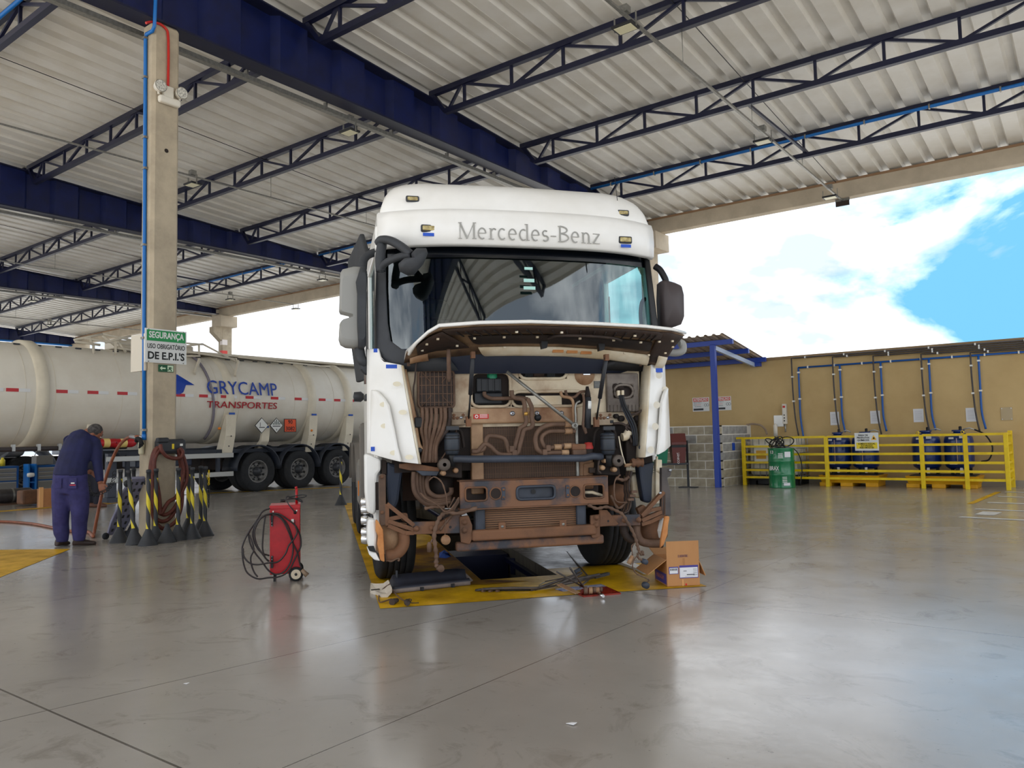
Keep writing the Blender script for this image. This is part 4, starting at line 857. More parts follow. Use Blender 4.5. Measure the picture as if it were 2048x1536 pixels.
p = LB(1400, 1460, YH-.02); MB().lathe([(.03, -.05), (.04, -.03), (.03, -.01), (.042, .01), (.03, .03), (.04, .05)], p, 'x', 12).build('gaiter', 'rust', bay)
MB().tube([LB(1275, 1490, YH), LB(1380, 1475, YH)], .014, 8).build('lever', 'copper_dust', bay)
# ================================================================== truck: bumper carrier and lower front
low = bpy.data.objects.new('bumper_carrier', None); COL.objects.link(low); low.parent = truck
YL = -1.27
# main cross beam with openings
bm0 = rect_of(LC(1068, 292, YL), LD(872, 490, YL)); z0, z1 = bm0[1], bm0[3]+.005
zc = (z0+z1)/2
h1 = rect_of(LC(1118, 352, YL), LC(1322, 470, YL)); h2 = rect_of(LD(640, 325, YL), LD(828, 445, YL))
hm = rect_of(LC(1600, 345, YL), LD(372, 448, YL))
bmo = plate('cross_beam', 'rust_blue', (bm0[0], z0), (bm0[2], z1), [h1, h2, hm], YL, .03, low, .006)
for h in (h1, h2): rim('opening_rim', 'rust', h, YL-.002, .008, bmo, .025)
rim('opening_rim', 'slate', hm, YL-.002, .012, bmo, .03)
MB().box((hm[0], YL+.03, hm[1]), (hm[2], YL+.06, hm[3])).build('recess', 'slate', bmo, bevel=.01)
p = LD(172, 388, YL+.02); MB().lathe([(.001, 0), (.02, 0)], p, 'y', 14).build('hole', 'black', bmo)
for f, u, v in ((LC, 1403, 405), (LD, 560, 385)):
    p = f(u, v, YL-.002); MB().lathe([(.001, .0), (.046, 0)], p, 'y', 20).build('hole', 'bay_dark', bmo); MB().lathe([(.042, -.004), (.05, -.006), (.052, 0)], p, 'y', 20).build('hole_rim', 'rust', bmo)
for f, u, v in ((LC, 1475, 405), (LD, 490, 385)):
    p = f(u, v, YL-.006); MB().cbox(p, (.03, .01, .1)).build('boss', 'slate', bmo, bevel=.008)
    for dz in (-.03, .03): MB().lathe([(.001, -.004), (.01, -.004), (.01, .004)], p+Vector((0, -.004, dz)), 'y', 8).build('bolt', 'rust', bmo)
for s, th_ in ((z1, .02), (z0-.0, .02)): MB().box((bm0[0], YL, s-.012), (bm0[2], YL+.14, s)).build('flange', 'rust', bmo)
for u in (1085, 1150, 1245, 1320): p = LC(u, 292, YL+.05); MB().cbox(p, (.03, .03, .02)).build('bolt', 'rust', bmo)
for u in (600, 660, 755, 830): p = LD(u, 268, YL+.05); MB().cbox(p, (.03, .03, .02)).build('bolt', 'rust', bmo)
# white pipe seen through the right opening, ribbing
MB().tube([LD(630, 395, YL+.08), LD(720, 395, YL+.07), LD(810, 425, YL+.08)], .014, 8).build('pipe', 'tank_white', low)
MB().box((bm0[0]+.03, YL+.16, z0-.02), (bm0[2]-.03, YL+.2, z1)).build('back_plate', 'hose_dark', low)
# intercooler
YI = -1.2
ic = rect_of(LC(1300, 515, YI), LD(570, 775, YI)); io = MB().box((ic[0], YI, ic[1]-.04), (ic[2], YI+.07, z0)).build('intercooler', 'radiator', low)
for k in range(15):
    z = ic[1]-.03+(z0-ic[1]+.02)*k/15; MB().tube([(ic[0], YI-.002, z), (ic[2], YI-.002, z)], .006, 6).build('cooling_tube', mat('tube_br', (140,104,76), rough=.6), io)
for x in (ic[0]-.085, ic[2]): MB().box((x, YI-.03, ic[1]-.04), (x+.085, YI+.06, z0)).build('end_tank', 'slate', io, bevel=.02)
# under-run bars
def barp(u0, v0, u1, v1, Y, h, d, name, m, fa=LC, fb=LD):
    a, b = fa(u0, v0, Y), fb(u1, v1, Y); z = (a.z+b.z)/2; return MB().box((a.x, Y, z-h/2), (b.x, Y+d, z+h/2)).build(name, m, low, bevel=.018, seg=3)
barp(1185, 795, 765, 748, YL-.02, .085, .07, 'underrun_bar', 'rust'); barp(1037, 895, 832, 840, YL+.03, .075, .07, 'underrun_bar', 'rust_blue')
for f, u, v in ((LC, 1462, 712), (LD, 447, 690)): p = f(u, v, YL-.0); MB().cbox(p, (.06, .02, .07)).build('tab', 'rust', low, bevel=.01); MB().lathe([(.001, -.012), (.012, -.012), (.012, 0)], p, 'y', 8).build('bolt', 'galv', low)
# vertical hanger plates and lateral arms
def poly(pts, f, Y, d, name, m, par=low, bevel=.006):
    P = [f(u, v, Y) for u, v in pts]; return MB().prism([(p.x, p.z) for p in P], lambda u, v, w: (u, Y+w, v), d).build(name, m, par, bevel=bevel)
poly([(1068, 620), (1150, 610), (1185, 700), (1185, 830), (1160, 880), (1080, 860), (1072, 770)], LC, YL-.0, .03, 'hanger_plate', 'rust')
poly([(705, 610), (790, 600), (795, 800), (760, 820), (720, 822), (708, 740)], LD, YL-.0, .03, 'hanger_plate', 'rust')
for f, L_ in ((LC, ((1112, 672), (1112, 748), (668, 732), (812, 727))), (LD, ((757, 628), (1018, 655), (1150, 652), (755, 700)))):
    for u, v in L_: p = f(u, v, YL-.005); MB().lathe([(.001, -.022), (.016, -.022), (.018, -.006), (.024, -.005), (.024, .0)], p, 'y', 6).build('bolt', 'rust', low)
poly([(637, 672), (870, 665), (900, 668), (1010, 600), (1075, 590), (1075, 775), (637, 788)], LC, YL+.02, .06, 'lateral_arm', 'rust_blue')
p = LC(980, 718, YL+.015); MB().lathe([(.001, 0), (.011, 0)], p, 'y', 12).build('hole', 'black', low)
poly([(790, 560), (860, 560), (970, 690), (940, 705), (790, 715)], LD, YL-.0, .03, 'gusset', 'rust'); p = LD(868, 662, YL-.004); MB().lathe([(.001, 0), (.009, 0)], p, 'y', 12).build('hole', 'black', low)
poly([(900, 610), (1172, 598), (1172, 702), (900, 712)], LD, YL+.03, .05, 'lateral_arm', 'rust_blue')
poly([(900, 560), (1070, 540), (1090, 620), (900, 640)], LC, YL+.1, .05, 'brace', 'hose_dark')
# triangular step brackets
def strut3(pts, f, Y, r, m='rust'):
    for a, b in zip(pts, pts[1:]): MB().bar(f(a[0], a[1], Y), f(b[0], b[1], Y), .03, r*2, up=(0, -1, 0)).build('bracket_web', m, low)
strut3([(390, 500), (640, 700)], LC, YL+.04, .025); strut3([(390, 500), (392, 700)], LC, YL+.04, .02); strut3([(395, 645), (520, 620)], LC, YL+.04, .015); strut3([(400, 660), (640, 740)], LC, YL+.03, .016); strut3([(400, 700), (560, 770), (640, 770)], LC, YL+.04, .02)
strut3([(1380, 390), (1175, 610)], LD, YL+.04, .022); strut3([(1375, 390), (1375, 610)], LD, YL+.04, .02); strut3([(1370, 540), (1260, 560), (1175, 615)], LD, YL+.04, .014); strut3([(1360, 575), (1175, 655)], LD, YL+.03, .022); strut3([(1375, 610), (1260, 665), (1175, 690)], LD, YL+.04, .018)
poly([(1140, 545), (1200, 510), (1240, 545), (1170, 620)], LD, YL+.08, .06, 'clamp', 'rust'); poly([(515, 590), (580, 590), (600, 680), (530, 660)], LC, YL+.08, .06, 'clamp', 'rust')
# vertical side brackets, door pillars, fender liners
poly([(315, 240), (345, 222), (380, 228), (382, 700), (330, 712), (320, 650)], LC, YL+.02, .06, 'side_bracket', mat('brk_brown', (96,72,54), (70,54,44), scale=5, rough=.6))
for v in (250, 580): p = LC(345, v, YL+.015); MB().lathe([(.001, -.01), (.014, -.01), (.014, 0)], p, 'y', 8).build('bolt', 'rust', low)
poly([(1366, 165), (1440, 165), (1462, 190), (1450, 240), (1420, 260), (1450, 400), (1455, 610), (1366, 612)], LD, YL+.02, .05, 'side_bracket', mat('brk_grey', (84,76,72), (66,60,58), scale=5, rough=.5))
for v in (188, 400): p = LD(1442 if v < 200 else 1350, v, YL+.015); MB().lathe([(.001, -.01), (.012, -.01), (.012, 0)], p, 'y', 8).build('bolt', 'steel', low)
poly([(385, 105), (545, 165), (520, 330), (500, 480), (470, 550), (415, 565), (395, 400)], LC, -1.1, .1, 'fender_liner', 'fender_navy', truck, .03)
poly([(1150, 150), (1300, 110), (1285, 250), (1278, 470), (1255, 498), (1200, 480), (1170, 300)], LD, -1.16, .1, 'fender_liner', 'fender_navy', truck, .03)
poly([(1085, 240), (1150, 215), (1370, 200), (1370, 440), (1330, 470), (1100, 440)], LD, -1.05, .22, 'washer_tank', 'tank_white', truck, .04)
poly([(1310, 90), (1370, 90), (1370, 500), (1310, 500)], LD, -1.08, .04, 'inner_pillar', 'tank_white', truck)
MB().tube(smooth_path([LD(1320, 60, -1.15), LD(1320, 180, -1.16), LD(1335, 200, -1.16), LD(1370, 225, -1.16)]), .01, 6).build('pipe', 'tank_white', low)
# white step wall on the near side, seen edge-on, with wheel arch
poly([(180, 30), (335, 85), (335, 190), (300, 230), (290, 560), (275, 610), (205, 580), (185, 400)], LC, -1.12, .12, 'step_wall', 'cab_white', truck, .02)
poly([(340, 90), (388, 100), (388, 225), (340, 225)], LC, -1.1, .05, 'vent_insert', 'bay_dark', truck)
poly([(280, 300), (318, 300), (318, 560), (285, 560)], LC, -1.12, .05, 'vent_insert', 'bay_dark', truck)
for s in (-1,):
    m = MB(); m.box((-1.26, -1.0, .55), (-1.2, -.55, 1.05)); m.build('step_side', 'cab_white', truck, bevel=.02)
    for k in range(2): MB().box((-1.27, -.98, .62+k*.22), (-1.18, -.6, .66+k*.22)).build('step_tread', 'dark_grey', truck)
# bottom steps: white with torn orange-stained edge, tread plate on top
def step(f, pts_w, pts_o, tread, Y):
    poly(pts_w, f, Y, .16, 'bumper_corner', 'cab_white', truck, .02); o = poly(pts_o, f, Y-.03, .035, 'bumper_edge', 'orange_rust', truck, .01)
    if tread: q = poly(tread, f, Y-.04, .03, 'tread_plate', 'black', truck, .005)
step(LC, [(215, 640), (285, 650), (300, 760), (290, 960), (215, 900), (205, 760)], [(285, 645), (310, 660), (325, 690), (355, 745), (362, 860), (370, 1045), (330, 1030), (300, 880), (310, 800), (285, 760)], [(208, 898), (270, 895), (290, 955), (228, 940)], -1.3)
poly([(205, 905), (290, 960), (330, 1035), (275, 1025), (225, 975)], LC, -1.32, .1, 'bumper_corner', 'cab_white', truck, .01)
step(LD, [(1390, 640), (1425, 640), (1410, 760), (1380, 840), (1365, 760)], [(1400, 615), (1442, 618), (1440, 650), (1430, 700), (1425, 780), (1390, 880), (1356, 916), (1362, 830), (1378, 740)], None, -1.28)
# round pots and curved pipes
for f, u, v0, v1, r in ((LC, 430, 690, 950, .125), (LD, 1270, 610, 830, .135)):
    a, b = f(u, v0, -1.06), f(u, v1, -1.06); m = MB().lathe([(.001, b.z), (r*.85, b.z), (r, b.z+.03), (r, a.z)], (a.x, -1.06, 0), 'z', 24); m.build('air_pot', 'copper_dust' if f is LC else 'rust', truck)
MB().tube(smooth_path([LC(545, 760, -1.2), LC(550, 860, -1.21), LC(520, 930, -1.22), LC(460, 975, -1.22), LC(380, 985, -1.22)]), .045, 10).build('curved_pipe', 'rust', truck)
MB().tube(smooth_path([LD(1130, 700, -1.18), LD(1135, 780, -1.19), LD(1170, 845, -1.2), LD(1240, 868, -1.2), LD(1370, 872, -1.2)]), .035, 10).build('curved_pipe', 'hose', truck)
MB().tube(smooth_path([LD(1010, 700, -1.12), LD(1020, 770, -1.12), LD(1060, 820, -1.12), LD(1110, 840, -1.12)]), .035, 10).build('curved_pipe', 'hose_dark', truck)
MB().tube(smooth_path([LC(380, 1020, -1.24), LC(430, 1035, -1.25), (LC(480, 1010, -1.25)), LC(505, 1015, -1.25), LC(495, 1035, -1.25)]), .008, 6).build('wire_loop', 'hose', truck)
# chrome lamps down the side of the cab
for v in (485, 555, 655, 765, 830): p = LC(155, v, -.7); MB().lathe([(.001, -.05), (.035, -.045), (.045, -.01), (.04, .03)], (-1.3, -.7, p.z), 'x', 14).build('side_lamp', 'chrome', truck)
# hose coil behind the left
for k in range(5):
    hose([(640+k*28, 200), (635+k*30, 300), (650+k*28, 390), (700+k*18, 460-k*6), (770+k*8, 505-k*18), (880, 505-k*16), (985, 480-k*18)], LC, YL+.1+.02*k, .019, 'hose')
hose([(785, 230), (760, 300), (775, 380), (840, 430), (930, 430), (985, 400), (990, 350)], LC, YL+.14, .02, 'hose')
# harnesses hanging down
def harness(pts, f, Y, r, name='harness', m='hose'):
    P = smooth_path([f(u, v, Y) for u, v in pts], 6); return MB().tube(P, r, 7, rs=[r*(1+.25*math.sin(i*1.7)) for i in range(len(P))]).build(name, m, low)
harness([(1230, 540), (1050, 590), (950, 580), (890, 620), (855, 690), (830, 790), (840, 900), (850, 1000), (850, 1070), (875, 1110)], LC, YL-.06, .016)
p = LC(890, 1100, YL-.06); MB().lathe([(.001, -.03), (.026, -.03), (.03, .02), (.001, .025)], p, 'y', 12).build('plug', 'hose', low)
harness([(830, 800), (800, 860), (785, 905)], LC, YL-.05, .008); p = LC(785, 905, YL-.05); MB().lathe([(.001, -.04), (.018, -.035), (.02, .02), (.01, .04)], p, 'z', 10).build('plug', 'hose', low)
harness([(935, 640), (932, 720), (930, 800)], LC, YL-.03, .004); p = LC(935, 835, YL-.04); MB().lathe([(.001, -.03), (.036, -.03), (.038, 0), (.03, .04), (.001, .045)], p, 'y', 16).build('horn', 'copper_dust', low)
for k in range(5): harness([(700+k*8, 400+k*10), (820+k*10, 480+k*8), (930, 555+k*5), (990, 590-k*12), (1060, 480-k*10)], LC, YL+.0-.02*k, .005, 'wire')
harness([(1020, 440), (960, 540), (940, 420), (900, 300), (830, 250), (780, 285)], LC, YL-.02, .006, 'wire'); harness([(880, 750), (960, 650), (1010, 590)], LC, YL-.01, .01, 'wire')
harness([(740, 545), (830, 530), (925, 535)], LC, YL-.03, .012, 'wire')
harness([(680, 510), (760, 545), (850, 530), (930, 560), (1000, 600), (1050, 680), (1100, 770), (1130, 850), (1145, 910), (1165, 960), (1190, 970), (1180, 940)], LD, YL-.06, .013)
harness([(1110, 870), (1085, 900), (1095, 980)], LD, YL-.06, .005); p = LD(1070, 1025, YL-.06)
MB().tube([LD(1095, 985, YL-.06), LD(1060, 1060, YL-.06)], .014, 8, rs=[.016, .022]).build('plug', 'copper_dust', low)
harness([(1145, 960), (1145, 1000), (1180, 1025), (1200, 1035)], LD, YL-.06, .009); p = LD(1205, 1038, YL-.07); MB().lathe([(.001, -.03), (.022, -.03), (.022, .03)], p, 'y', 12).build('plug', 'slate', low)
harness([(1140, 980), (1105, 1030), (1095, 1090), (1130, 1150), (1190, 1180), (1240, 1205), (1245, 1220), (1210, 1235)], LD, YL-.08, .005); p = LD(1213, 1258, YL-.1); MB().lathe([(.001, -.03), (.026, -.03), (.026, .02)], p, 'y', 12).build('plug', 'slate', low)
for k in range(5): harness([(1085-k*12, 195), (1060-k*10, 330), (1080-k*14, 450), (1060-k*16, 560), (1010-k*10, 590)], LD, YL+.06+.02*k, .009, 'wire', 'hose' if k % 2 else 'hose_dark')
harness([(980, 230), (930, 290), (925, 420), (950, 480), (1030, 490)], LD, YL, .006, 'wire'); harness([(890, 420), (960, 540), (1040, 480)], LD, YL+.03, .011, 'wire')
harness([(860, 20), (790, 80), (775, 180), (800, 220)], LD, YL, .008, 'wire', 'hose_dark'); harness([(940, 260), (1010, 280), (1060, 250)], LD, YL+.05, .014, 'wire')
p = LD(1095, 425, YL); 
for k in range(3): MB().cbox(p+Vector((.02*k-.02, .01*k, .03*(k-1))), (.05, .03, .02)).build('connector', 'hose', low)
# brake chamber mass behind
for f, u, v in ((LD, 950, 420), (LC, 900, 330)): p = f(u, v, -1.0); MB().lathe([(.001, -.1), (.09, -.08), (.1, 0), (.09, .08), (.001, .1)], p, 'z', 14).build('brake_chamber', 'rust' if f is LD else 'bay_dark', truck)
poly([(508, 130), (600, 118), (880, 165), (880, 200), (600, 190), (508, 170)], LC, YL+.05, .06, 'hinge_bar', 'rust')
poly([(640, 180), (880, 190), (860, 240), (720, 240)], LC, YL+.06, .04, 'bracket_plate', 'slate')
poly([(900, 40), (960, 30), (1100, 45), (1100, 130), (990, 140)], LC, YL+.2, .05, 'core_post', 'copper_dust')
poly([(640, 130), (740, 110), (755, 200), (640, 250)], LD, YL+.14, .05, 'core_post', 'copper_dust'); poly([(695, 165), (755, 165), (755, 215), (695, 215)], LD, YL+.1, .04, 'bracket_plate', 'hose_dark')
# mud and fuel equipment down the near side
MB().box((-1.24, 1.35, .45), (-.65, 2.7, 1.05)).build('fuel_tank', mat('tank_alu', (150,146,138), rough=.4, metal=.4), truck, bevel=.08)
for y0 in (2.95, 4.3):
    for s in (-1, 1):
        m = MB(); m.grid([[(s*(.62+.62*i), y0+.65+.68*math.cos(a), .55+.68*math.sin(a)) for i in (0, 1)] for a in np.linspace(math.radians(10), math.radians(170), 12)]); m.build('rear_mudguard', mat('mud_grey', (112,106,98), rough=.6), truck, solid=.02)
MB().box((-1.22, 1.2, .5), (-1.17, 1.3, 1.4)).build('side_panel_post', 'mud_grey', truck)
MB().box((-1.27, 1.12, .5), (-.6, 1.26, 1.45)).build('air_duct', 'mud_grey', truck, bevel=.04)
MB().cbox((-1.28, 1.25, .75), (.01, .03, .16)).build('side_marker', mat('amber', (230,130,30), rough=.3), truck)
p = LA(280, 755, 1.0); MB().lathe([(.001, -.05), (.05, -.04), (.055, .03), (.03, .06)], (-1.29, .95, 1.72), 'x', 14).build('side_camera', 'dark_grey', truck)
# ================================================================== concrete column by the camera side, with its fittings
cx0, cx1 = -10.5, -10.2
cy0, cy1 = atX(301, 700, cx1).y, atX(356, 700, cx1).y
col = thing('concrete_column', 'tall beige concrete column on the left carrying the safety sign', 'column', (-10.36, 5.73, 0)); col['kind'] = 'structure'
MB().box((cx0+10.36, cy0-5.73, 0), (cx1+10.36, cy1-5.73, 7.17)).build('shaft', 'concrete_col', col, bevel=.04, seg=1)
MB().lathe([(.001, 0), (.03, 0)], (cx1+.003+10.36, -.1, 5.35), 'x', 12).build('bolt_hole', 'bay_dark', col)
XF = cx1+.002   # face towards the camera side (+x)
def onF(px, py, d=0.): return atX(px, py, XF+d)
def rectF(px0, py0, px1, py1, d=0.):
    a, b = onF(px0, py0, d), onF(px1, py1, d); return a.y, b.y, min(a.z, b.z), max(a.z, b.z)
# safety sign, hung flat in front of the column face, wider than it
y0, y1 = onF(288, 690).y, onF(371, 690).y; zt, zb = onF(330, 660).z, onF(330, 727).z
FX = frame((XF+.03, (y0+y1)/2, (zt+zb)/2), (0, 1, 0), (0, 0, 1)); w_, h_ = y1-y0, zt-zb
sg = thing('safety_sign', 'white and green SEGURANÇA safety sign on the concrete column', 'sign', FX.translation); sg.rotation_euler = FX.to_euler()
MB().cbox((0, 0, -.01), (w_, h_, .012)).build('board', mat('sign_white', (226,228,226), rough=.4), sg)
MB().cbox((0, 0, -.002), (w_-.03, h_-.03, .005)).build('border_face', mat('sign_white2', (216,218,216), rough=.45), sg)
MB().cbox((0, h_*.30, .002), (w_*.93, h_*.32, .004)).build('green_band', mat('sign_green', (10,140,70), rough=.4), sg)
text('SEGURANÇA', h_*.26, 'sign_white' and MATS['sign_white'], sg, T3(0, h_*.31, .005), .001, bold=.003, width=w_*.84)
text('USO OBRIGATÓRIO', h_*.2, MATS['black'], sg, T3(0, -h_*.02, .002), .001, bold=.001, width=w_*.90)
text("DE E.P.I.'S", h_*.3, MATS['black'], sg, T3(0, -h_*.30, .002), .001, bold=.004, width=w_*.88)
for sx_ in (-1, 1):
    for sy_ in (-1, 1): MB().lathe([(.001, .004), (.008, .003), (.009, 0)], (sx_*w_*.42, sy_*h_*.47, 0), 'z', 8).build('screw', 'galv', sg)
# exit sign below
y0, y1, zb, zt = rectF(316, 729, 346, 745); FX = frame((XF+.012, (y0+y1)/2, (zt+zb)/2), (0, 1, 0), (0, 0, 1))
ex = thing('exit_sign', 'small dark green emergency exit sign with arrow under the safety sign', 'sign', FX.translation); ex.rotation_euler = FX.to_euler(); w_, h_ = y1-y0, zt-zb
MB().cbox((0, 0, 0), (w_, h_, .006)).build('board', mat('exit_green', (16,84,50), rough=.5), ex); pale = mat('exit_pale', (206,226,196), rough=.5)
MB().cbox((w_*.28, 0, .003), (w_*.38, h_*.84, .004)).build('panel', pale, ex)
m = MB(); m.prism([(-.42, 0), (-.27, .3), (-.27, .1), (-.04, .1), (-.04, -.1), (-.27, -.1), (-.27, -.3)], lambda u, v, w: (u*w_, v*h_, .003+w), .003); m.build('arrow', pale, ex)
m = MB()
for a, b in (((.26, .2), (.24, -.05)), ((.24, -.05), (.34, -.2)), ((.34, -.2), (.32, -.36)), ((.24, -.05), (.16, -.2)), ((.16, -.2), (.08, -.22)), ((.26, .14), (.38, .06)), ((.26, .14), (.15, .05))):
    m.bar((a[0]*w_, a[1]*h_, .006), (b[0]*w_, b[1]*h_, .006), .012, .003)
m.build('running_figure', 'exit_green', ex, kind='stuff')
# pale box on the back left of the column
a, b = atY(265, 672, cy0-.02), atY(284, 742, cy0-.02); o = MB().box((a.x, cy0-.04, b.z), (b.x+.1, cy0-.01, a.z)).build('back_panel', mat('pale_panel', (214,206,190), rough=.6)); tag(o, 'plain pale panel sticking out behind the left edge of the column', 'panel')
# emergency light
y0, y1, zb, zt = rectF(314, 188, 356, 221); em = thing('emergency_light', 'white twin-lamp emergency light high on the concrete column', 'light', (XF, (y0+y1)/2, (zb+zt)/2)); hw = (y1-y0)/2; hh = (zt-zb)/2*.78
MB().box((0, -hw, -hh), (.09, hw, hh)).build('housing', mat('em_white', (226,220,206), rough=.5), em, bevel=.03, seg=3)
MB().box((0, -.08, hh), (.05, .06, hh+.16)).build('bracket', 'em_white', em)
for dy in (-.16, .15):
    a = MB(); a.lathe([(.001, -.06), (.06, -.05), (.085, .03), (.085, .05)], (.07, dy, hh+.1), 'x', 18); o = a.build('lamp_head', 'em_white', em); MB().lathe([(.001, .055), (.078, .05)], (.07, dy, hh+.1), 'x', 18).build('lens', mat('lens_clear', (236,232,220), (150,148,140), scale=40, rough=.15), o)
    MB().cyl((.05, dy, hh), (.05, dy, hh+.06), .015, 8).build('neck', 'em_white', em)
# red conduit and blue conduit on the column
def pipe(name, label, pts, r, m, cat='pipe', n=8, group=None): o = MB().tube(pts, r, n).build(name, m); return tag(o, label, cat, group)
mat('conduit_red', (196,40,30), rough=.45)
P = [onF(336, 176, .02), onF(337, 110, .02), onF(336, 70, .02), onF(332, 58, .02), onF(320, 48, .02), onF(303, 44, .02), onF(292, 46, .03)]
pipe('conduit', 'red electrical conduit running up the column from the emergency light', smooth_path(P), .018, 'conduit_red')
YS = cy0-.025
def onS(px, py): return atY(px, py, YS)
P = [onS(288, 870), onS(288, 640), onS(290, 300), onS(291, 75), onS(293, 68), onS(305, 62), onS(309, 52), onS(311, 0), onS(313, -60)]
bl = pipe('conduit', 'bright blue air pipe running down the left side of the column', P, .025, 'pipe_blue')
for py in (77, 155, 275, 337, 490, 676, 860): p = onS(288 if py > 400 else 290, py); MB().cbox(p, (.08, .06, .03)).build('pipe_clip', 'galv', bl)
# air regulator with gloves at the bottom of the pipe
p = onS(288, 880); rg_ = thing('air_regulator', 'air pressure regulator with glass bowl below the blue pipe on the column', 'regulator', p)
MB().cyl((0, 0, .08), (0, 0, .0), .03, 10).build('inlet', 'pipe_blue', rg_); MB().lathe([(.001, -.2), (.03, -.19), (.036, -.17), (.036, -.1), (.042, -.09), (.042, -.04), (.02, -.02)], (-.03, -.02, 0), 'z', 14).build('bowl', mat('bowl', (206,200,170), rough=.3), rg_)
gv = MB(); P0 = [(-.1, -.05, -.01), (-.04, -.07, .02), (.04, -.08, .01), (.1, -.09, -.03), (.12, -.09, -.06)]
G_ = tag(MB().tube(smooth_path([p+Vector(q) for q in P0]), .028, 8).build('work_glove', mat('glove', (24,24,26), rough=.9)), 'black work glove draped over the air regulator', 'glove')
for k in range(4): MB().tube([p+Vector((.06+.02*k, -.09, -.03)), p+Vector((.07+.025*k, -.1, -.11+.01*k))], .01, 6).build('finger', 'glove', G_)
# hose holder and coiled brown air hose
hh_ = thing('hose_holder', 'dark grey plastic hose holder mounted on the column', 'holder', onF(335, 893))
MB().box((0, -.2, -.1), (.14, .2, .1)).build('body', 'dark_grey', hh_, bevel=.04); MB().box((.08, -.22, .05), (.16, -.06, .12)).build('lug', 'dark_grey', hh_, bevel=.02); MB().cbox((.142, .0, .0), (.004, .03, .07)).build('label_mark', 'label_yel', hh_); MB().cbox((.142, .12, .02), (.004, .04, .03)).build('label_mark', 'white', hh_)
zK = lambda u, v: (180+u/6.142, 860+v/6.142)
def onK(u, v, d): return onF(*zK(u, v), d)
hs = thing('air_hose', 'brown rubber air hose coiled on the holder of the column', 'hose', onF(335, 893))
mat('hose_red', (104,52,40), (86,42,34), scale=20, rough=.55)
base = onF(335, 893)
coils = [[(870, 190, .1), (790, 260, .09), (750, 420, .08), (745, 700, .07), (755, 950, .07), (800, 1120, .07), (880, 1205, .08), (960, 1190, .09), (1060, 1110, .1), (1120, 950, .1), (1135, 760, .1), (1120, 400, .1), (1090, 230, .1), (1050, 200, .1)],
         [(860, 210, .12), (800, 280, .12), (775, 450, .11), (770, 700, .1), (780, 900, .1), (830, 1000, .1), (930, 1040, .1), (1040, 950, .11), (1130, 760, .11), (1180, 640, .11), (1190, 500, .11), (1150, 330, .11), (1100, 230, .12)],
         [(870, 230, .14), (800, 340, .13), (790, 480, .13), (820, 640, .12), (850, 820, .12), (865, 1010, .12), (880, 1020, .12), (960, 890, .12), (1060, 820, .12), (1110, 690, .12), (1150, 520, .12), (1110, 330, .13), (1080, 230, .14)],
         [(865, 180, .18), (880, 250, .2), (940, 320, .2), (1040, 350, .2), (1120, 330, .2), (1140, 270, .19), (1100, 220, .17)],
         [(840, 220, .1), (765, 340, .06), (735, 560, .05), (745, 850, .05), (790, 1050, .06), (870, 1120, .07), (960, 1100, .07), (1040, 1000, .08), (1110, 800, .08), (1120, 500, .08), (1085, 260, .08)]]
for c in coils: MB().tube(smooth_path([onK(*q)-base for q in c], 5), .026, 8).build('loop', 'hose_red', hs)
# orange hose arching down to the floor and trailing away to the left
hg = gz(187, 1072); CFH = Vector((CF.x, CF.y, 0)).normalized()
def onH(px, py): return on(px, py, hg, CFH)
H0 = [onS(286, 876), onS(270, 873), onH(255, 876), onH(238, 892), onH(222, 925), onH(209, 965), onH(200, 1005), onH(193, 1040), onH(188, 1068)]
H1 = [gz(187, 1073, .025), gz(183, 1069, .022), gz(176, 1064, .022)]
H2 = [gz(140, 1062, .02), gz(105, 1055, .02), gz(60, 1047, .02), gz(0, 1043, .02), gz(-60, 1045, .02)]
m = MB().tube(smooth_path(H0+H1+H2, 6), .022, 8); tag(m.build('air_hose', mat('hose_orange', (150,84,52), (120,66,44), scale=10, rough=.5)), 'thin brown-orange air hose looping from the column past the worker to the floor', 'hose')
a = onS(286, 876); tag(MB().tube([a+Vector((.02, 0, 0)), onS(262, 872)], .03, 8).build('hose_coupling', 'steel'), 'metal hose coupling joining the orange hose to the blue pipe', 'coupling')
# ================================================================== cone posts
mat('post_grey', (52,54,58), (44,46,50), scale=8, rough=.6)
def stripe_mat():
    m = bpy.data.materials.new('post_stripe'); m.use_nodes = True; t = m.node_tree; b = t.nodes['Principled BSDF']; b.inputs['Roughness'].default_value = .55
    co = t.nodes.new('ShaderNodeTexCoord'); sp = t.nodes.new('ShaderNodeSeparateXYZ'); t.links.new(co.outputs['Object'], sp.inputs[0])
    at = t.nodes.new('ShaderNodeMath'); at.operation = 'ARCTAN2'; t.links.new(sp.outputs[1], at.inputs[0]); t.links.new(sp.outputs[0], at.inputs[1])
    m1 = t.nodes.new('ShaderNodeMath'); m1.operation = 'MULTIPLY_ADD'; t.links.new(sp.outputs[2], m1.inputs[0]); m1.inputs[1].default_value = 2*math.pi/.40; t.links.new(at.outputs[0], m1.inputs[2])
    sn = t.nodes.new('ShaderNodeMath'); sn.operation = 'SINE'; t.links.new(m1.outputs[0], sn.inputs[0])
    gt = t.nodes.new('ShaderNodeMath'); gt.operation = 'GREATER_THAN'; t.links.new(sn.outputs[0], gt.inputs[0]); gt.inputs[1].default_value = .25
    mx_ = t.nodes.new('ShaderNodeMix'); mx_.data_type = 'RGBA'; mx_.inputs[6].default_value = (*lin((52,54,58)), 1); mx_.inputs[7].default_value = (*lin((226,206,52)), 1); t.links.new(gt.outputs[0], mx_.inputs[0]); t.links.new(mx_.outputs[2], b.inputs['Base Color']); MATS['post_stripe'] = m
stripe_mat()
